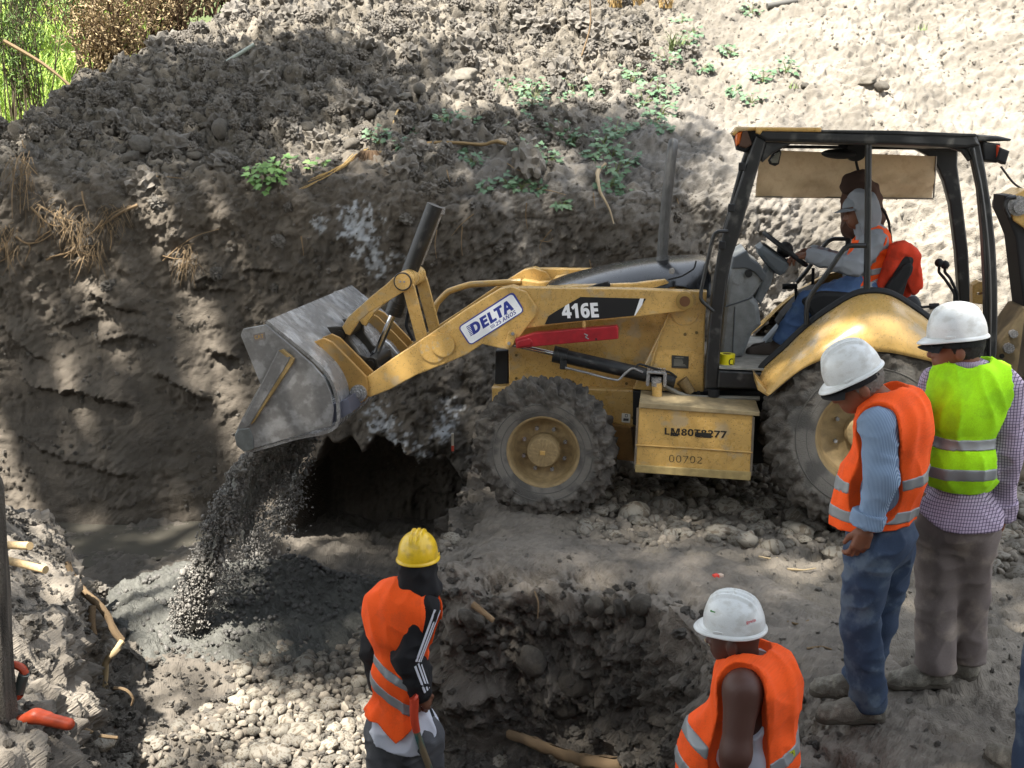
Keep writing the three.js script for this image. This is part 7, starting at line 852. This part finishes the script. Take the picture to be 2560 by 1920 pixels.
  { const p = onBank(...zz2([310, 930])), rn = mulberry(31), L = []; for (let k = 0; k < 190; k++) { const a = (rn() - 0.5) * 0.34, b = V3(p.x + a * 0.5, p.y + 0.02, p.z + 0.05 + 0.08 * rn()), l = 0.18 + 0.16 * rn(); L.push(taper([b, V3(b.x + a * 0.6, b.y - l * 0.5, b.z + 0.09), V3(b.x + a * 0.9 + 0.03 * (rn() - 0.5), b.y - l, b.z + 0.06 + 0.05 * rn())], 0.003, 0.0015, 4, 3)); } const g = thing('root_ball', 'hanging mat of fine brown roots at the end of the dead branch', 'roots'); mesh('root_fibres', merged(L), mat('#5d4a38', { roughness: 1 }), g); const S = []; for (let k = 0; k < 16; k++) S.push(taper(wallPts(zz2, [[330 - 8 * k, 910 + 2 * k], [200 - 8 * k, 960 + 7 * k], [90 - 14 * k, 1040 + 5 * k + 40 * rn()]], 0.05 + 0.03 * rn()), 0.005, 0.003, 10, 4)); mesh('dry_stalks', merged(S), mat('#b99a63', { roughness: 0.9 }), g); }
  { const p = wallPts(zz2, [[490, 670], [470, 715], [430, 760]], 0.06); tag(mesh('dry_stick', taper(p, 0.012, 0.008, 8, 6), mat('#a98f63')), 'short pale stick standing in the clods above the crest', 'stick'); }
  { const a = onBank(575, 158), b = onBank(640, 131); a.y += 0.06; b.y += 0.06; tag(mesh('pipe_piece', rod(a, b, 0.022, 16), phys('#9fa79b', { roughness: 0.5 })), 'pale broken pipe lying in the dark clods', 'pipe'); const c = onBank(1918, 26), d = onBank(1992, 8); c.y += 0.05; d.y += 0.05; tag(mesh('pipe_piece', rod(c, d, 0.035, 16), phys('#4c4a46', { roughness: 0.6 })), 'dark pipe lying at the top of the sunlit slope', 'pipe'); }
  { const b = onBank(1455, 140), t = atZ(1475, -10, b.z); tag(mesh('thin_sapling', taper([b, mid(b, t).add(V3(0.05, 0, 0)), t, V3(t.x, t.y + 0.6, t.z)], 0.012, 0.006, 14, 6), DARKROOT), 'thin bare stem standing on the heap near the dry grass', 'stem'); }
  { const pts = [[25, 640], [290, 800], [480, 980], [560, 1190], [640, 1430]].map(([x, y]) => { const q = atZ(x / 2.44, y / 2.44 - 160, -15.5); return q; }); tag(mesh('dead_branch', taper(pts, 0.03, 0.012, 16, 6, 0.2), DARKROOT), 'dark dead branch leaning across the grass beside the bush', 'branch'); }
  // side bank: weathered post, stakes, two more shovel grips
  { const z = -4.95, g = thing('wooden_post', 'rough weathered wooden post standing on the side bank', 'post'), a = atZ(14, 1960, z), b = atZ(-22, 1175, z), c = gridGeo(33, 60, (i, j) => { const p = i / 32 * 6.2832, t = j / 59, r = (0.066 + 0.03 * (1 - t) ** 2) * (t > 0.93 ? Math.sqrt(Math.max(0, 1 - ((t - 0.93) / 0.07) ** 2)) * 0.8 + 0.2 : 1) * (1 + 0.13 * n3(Math.cos(p) * 2.2, t * 1.4, Math.sin(p) * 2.2) + 0.05 * n3(Math.cos(p) * 8, t * 4, Math.sin(p) * 8)), x = lerp(a.x, b.x, t) - 0.02, y = lerp(a.y, b.y, t); return [x + Math.cos(p) * r, y, z + Math.sin(p) * r]; }, (i, j, p) => { const k = 0.1 + 0.06 * n3(p[0] * 40, p[1] * 3, p[2] * 40); return [k * 1.15, k, k * 0.82]; }); mesh('trunk', c, mat('#ffffff', { vertexColors: true, roughness: 1, bumpMap: rep(EARTH_BUMP, 4), bumpScale: 0.02 }), g); }
  const K = (x, y, z) => atZ(...zk([x, y]), z), WOOD = mat('#ffffff', { map: rep(DIRTY([0.72, 0.62, 0.46], [0.6, 0.5, 0.36], 50, 0.8), 3), roughness: 0.8 }), ORG = phys('#c9502c', { roughness: 0.5, map: rep(GRIME, 4) });
  [[[-20, 500], [155, 508], 'short'], [[-10, 570], [236, 632], 'long']].forEach(([a, b, n]) => tag(mesh('wooden_pole', rod(K(...a, -6.4), K(...b, -6.2), 0.024, 14), WOOD), n + ' round wooden pole poking out over the side bank', 'pole'));
  { const g = thing('shovel', 'shovel lying on the side bank with a looped orange and black grip', 'shovel'); mesh('grip_loop', taper([K(20, 1130, -5), K(62, 1122, -5), K(112, 1140, -5), K(132, 1172, -5)], 0.02, 0.02, 14, 8), ORG, g); mesh('grip_bar', rod(K(124, 1172, -4.99), K(98, 1268, -4.99), 0.026, 12), phys('#3b4240', { roughness: 0.4 }), g); mesh('grip_loop', taper([K(105, 1270, -5), K(85, 1290, -5), K(40, 1275, -5)], 0.021, 0.02, 8, 8), ORG, g); mesh('shaft', rod(K(30, 1200, -5.01), K(-300, 1350, -5.1), 0.018, 12), WOOD, g); }
  { const g = thing('shovel', 'shovel lying below the post with a broad orange grip', 'shovel'); const f = union([cap(K(110, 1410, -4.95), K(190, 1388, -4.95), 0.026, 0.032), cap(K(180, 1392, -4.95), K(355, 1432, -4.95), 0.034, 0.03), cap(K(190, 1372, -4.97), K(255, 1382, -4.97), 0.016, 0.012)], 0.02); mesh('grip', net(f, 0.008, 0.02), ORG, g); mesh('shaft', rod(K(115, 1408, -4.95), K(-260, 1500, -5), 0.02, 12), phys('#3f4a4c', { roughness: 0.5 }), g); }
  tag(mesh('dead_branch', taper([K(340, 600, -7.5), K(365, 650, -7.45), K(430, 740, -7.35), K(500, 800, -7.3), K(555, 870, -7.25), K(600, 960, -7.2), K(632, 1000, -7.2)], 0.03, 0.024, 20, 8, 0.25), DARKROOT), 'dark branch leaning from the side bank down into the pit', 'branch'); tag(mesh('dead_branch', taper([K(635, 1000, -7.15), K(600, 1050, -7.1), K(550, 1110, -7.1), K(545, 1180, -7.1), K(540, 1260, -7.1)], 0.022, 0.024, 14, 8, 0.25), mat('#a08d6c', { roughness: 1 })), 'bent pale branch standing at the foot of the side bank', 'branch'); tag(mesh('dead_branch', taper([K(480, 820, -7.25), K(475, 880, -7.2), K(490, 970, -7.15)], 0.025, 0.022, 8, 7, 0.2), DARKROOT), 'short dark forked branch against the side bank', 'branch');
  tag(mesh('bark_strip', (() => { const a = K(290, 1290, -6.0), b = K(450, 1600, -5.7); return gridGeo(14, 5, (i, j) => { const t = i / 13, p = mid(a, b, t), s = j / 4 - 0.5; return [p.x + s * 0.09 * Math.sin(t * 2.6 + 0.3), p.y + 0.03 * Math.cos(s * 3) + 0.01 * n3(t * 9, s * 3, 1), p.z + s * 0.05]; }); })(), mat('#6e6252', { roughness: 1 })), 'long strip of grey bark on the side bank', 'bark'); tag(mesh('dry_stick', taper([K(430, 1455, -5.8), K(510, 1490, -5.8), K(612, 1502, -5.8)], 0.014, 0.01, 10, 6, 0.2), ROOT), 'knotty stick below the bark strip', 'stick'); tag(mesh('dry_stick', taper([K(590, 1245, -6.6), K(650, 1255, -6.6), K(690, 1300, -6.6), K(680, 1335, -6.6)], 0.012, 0.008, 12, 6, 0.2), ROOT), 'curved dry twig on the pit floor', 'stick');
  { const zb = ([x, y]) => [1080 + x / 2.242, 1180 + y / 2.242], B = (x, y, z) => atZ(...zb([x, y]), z); tag(mesh('rotten_log', taper([B(430, 1465, -6.1), B(520, 1495, -6.02), B(600, 1530, -5.98), B(760, 1590, -5.95), B(900, 1628, -5.95), B(1080, 1640, -5.95)], 0.03, 0.045, 24, 9, 0.3), DARKROOT), 'dark rotten log at the foot of the bench', 'log'); tag(mesh('dry_stick', taper([B(230, 740, -6.2), B(280, 780, -6.16), B(345, 835, -6.12)], 0.02, 0.016, 8, 7, 0.2), ROOT), 'broken stick embedded in the bench face', 'stick'); tag(mesh('dry_stick', taper([B(575, 670, -6.2), B(595, 730, -6.15), B(592, 820, -6.13)], 0.006, 0.004, 8, 5), ROOT), 'fine root hanging from the lip of the bench', 'root');
    [[[1450, 472], [1500, 466], [1560, 470]], [[1900, 925], [1960, 922], [2018, 935]], [[1530, 955], [1545, 985], [1600, 990], [1645, 985]], [[1330, 1115], [1390, 1105], [1440, 1100]], [[1830, 490], [1890, 500], [1935, 497]], [[1990, 860], [2060, 872], [2110, 850]], [[2440, 545], [2520, 520], [2600, 512]], [[2100, 1010], [2180, 1000], [2240, 1015]], [[1990, 560], [2080, 566], [2150, 556]]].forEach((q, i) => { const v = q.map((e) => onGround(...zb(e)).add(V3(0, 0.02, 0))); tag(mesh('dry_stick', taper(v, 0.007, 0.004, 10, 5, 0.3), i % 2 ? ROOT : mat('#b39f7c')), 'thin dry twig lying on the trodden earth of the bench', 'stick', 'twigs on the bench'); });
    const p = onGround(...zb([1603, 603])), g = thing('survey_marker', 'small red and clear plastic marker lying on the bench', 'marker', null, p); mesh('red_end', rbox(0.035, 0.035, 0.03, -0.018, 0.02, 0, 0.004), mat('#d8483c'), g); mesh('clear_end', rbox(0.03, 0.03, 0.03, 0.018, 0.018, 0, 0.004), phys('#c9b3a4', { roughness: 0.3 }), g); g.rotation.y = 0.5;
    const q = pA(1355, 1505, -1.6).applyMatrix4(machine.matrixWorld), g2 = thing('survey_stake', 'small red and white stake on the bank behind the front wheel', 'stake', null, q); mesh('red_band', rbox(0.022, 0.05, 0.02, 0, -0.02, 0, 0.003), mat('#c4513f'), g2); mesh('white_band', rbox(0.02, 0.12, 0.018, 0, 0.05, 0, 0.003), mat('#c9c2b4'), g2); }
}
// ---- loose things in the cab
function inCab(name, label, cat_) { const g = thing(name, label, cat_); g.position.copy(machine.position); g.rotation.copy(machine.rotation); return g; }
{
  const zh = ([x, y]) => [1600 + x / 2.304, y / 2.304], hq = (x, y, z) => V(...zh([x, y]), z), z = FZ + 0.14, sun_ = inCab('cloth_sunshade', 'tan cloth sunshade hung along the far side of the cab', 'sunshade'), a = hq(692, 862, z), b = hq(1706, 900, z), c = hq(1690, 1140, z), d = hq(664, 1128, z);
  mesh('cloth', gridGeo(60, 24, (i, j) => { const u = i / 59, v = j / 23, p = mid(mid(a, b, u), mid(d, c, u), v), f = sst(0, 1, v); return [p.x, p.y - 0.012 * Math.sin(u * 3.14) * v, z + f * (0.05 * n3(u * 4, v * 1.5, 1) + 0.02 * n3(u * 12 + v * 5, v * 3, 2))]; }), phys('#ffffff', { roughness: 0.95, transmission: 0.3, thickness: 0, map: rep(DIRTY([0.76, 0.67, 0.54], [0.66, 0.56, 0.44], 61, 0.35), 5, 1.2) }), sun_); mesh('hem', taper([V3(b.x, b.y, z), mid(b, c), V3(c.x, c.y, z)], 0.007, 0.007, 4, 5), mat('#7b746a'), sun_); mesh('hem', taper([d, mid(d, c, 0.5), c].map((p) => V3(p.x, p.y - 0.006, z)), 0.007, 0.007, 8, 5), mat('#8d8577'), sun_);
  const bp = inCab('backpack', 'brown backpack hanging on the far cab post behind the operator', 'backpack'), P = (x, y, zz_ = FZ + 0.3) => pC(x, y, zz_); mesh('pack_body', net(folds(union([cap(P(870, 400), P(900, 620), 0.1, 0.135), cap(P(840, 420), P(845, 650), 0.07, 0.1), cap(P(940, 450), P(960, 610), 0.05, 0.07)], 0.08), 0.014, 8, 10, 5), 0.013, 0.03), cloth('#4a3226'), bp); mesh('pack_flap', net(folds(union([cap(P(810, 380, FZ + 0.37), P(890, 370, FZ + 0.37), 0.045), cap(P(800, 430, FZ + 0.4), P(900, 430, FZ + 0.4), 0.05)], 0.04), 0.008, 10, 12, 6), 0.011, 0.02), cloth('#3a281f'), bp); mesh('strap', taper([P(845, 210), P(860, 300), P(880, 360)], 0.01, 0.012, 8, 6), cloth('#1b1817'), bp); mesh('strap', taper([P(1005, 545, FZ + 0.4), P(1040, 600, FZ + 0.4), P(1055, 680, FZ + 0.4), P(1062, 750, FZ + 0.4)], 0.01, 0.008, 12, 6, 0.5), cloth('#1b1817'), bp);
  const jk = inCab('red_jacket', 'orange red jacket draped over the back of the operator seat', 'jacket'), J = (x, y, zz_ = -1.1) => pC(x, y, zz_); mesh('jacket_cloth', net(folds(union([cap(J(1110, 790, -0.95), J(1110, 790, -1.3), 0.055), cap(J(1165, 800, -0.95), J(1180, 860, -1.25), 0.05), cap(J(1090, 800, -0.92), J(1010, 1010, -0.98), 0.05, 0.04), cap(J(1190, 840, -0.98), J(1205, 1000, -1.0), 0.055, 0.045), cap(J(1160, 900, -1.0), J(1140, 1040, -1.05), 0.05, 0.05), cap(J(1150, 830, -1.25), J(1180, 1010, -1.25), 0.07, 0.06)], 0.05), 0.01, 9, 8, 7), 0.011, 0.03), cloth('#ffffff', { map: rep(DIRTY([0.85, 0.25, 0.13], [0.68, 0.2, 0.12], 62, 0.6), 2) }), jk);
  const tp = inCab('tape_roll', 'roll of yellow barrier tape standing on the cab floor', 'tape'), t0 = pC(86, 1475, -0.5), cyl = new THREE.CylinderGeometry(0.057, 0.057, 0.095, 36, 1, true); mesh('tape', cyl.translate(t0.x, t0.y + 0.03, -0.52), phys('#ffffff', { roughness: 0.4, map: canvasTex(512, 128, (x) => { x.fillStyle = '#dccf1e'; x.fillRect(0, 0, 512, 128); x.fillStyle = '#3b3a10'; x.font = 'bold 92px sans-serif'; x.fillText('CUIDADO', 10, 98); }) }), tp); mesh('tape_end', new THREE.RingGeometry(0.03, 0.057, 36).rotateX(-Math.PI / 2).translate(t0.x, t0.y + 0.0775, -0.52), mat('#cfc42c'), tp); mesh('tape_core', new THREE.CylinderGeometry(0.03, 0.03, 0.09, 24, 1, true).translate(t0.x, t0.y + 0.03, -0.52), mat('#8a7448'), tp);
}
renderer.render(scene, camera);
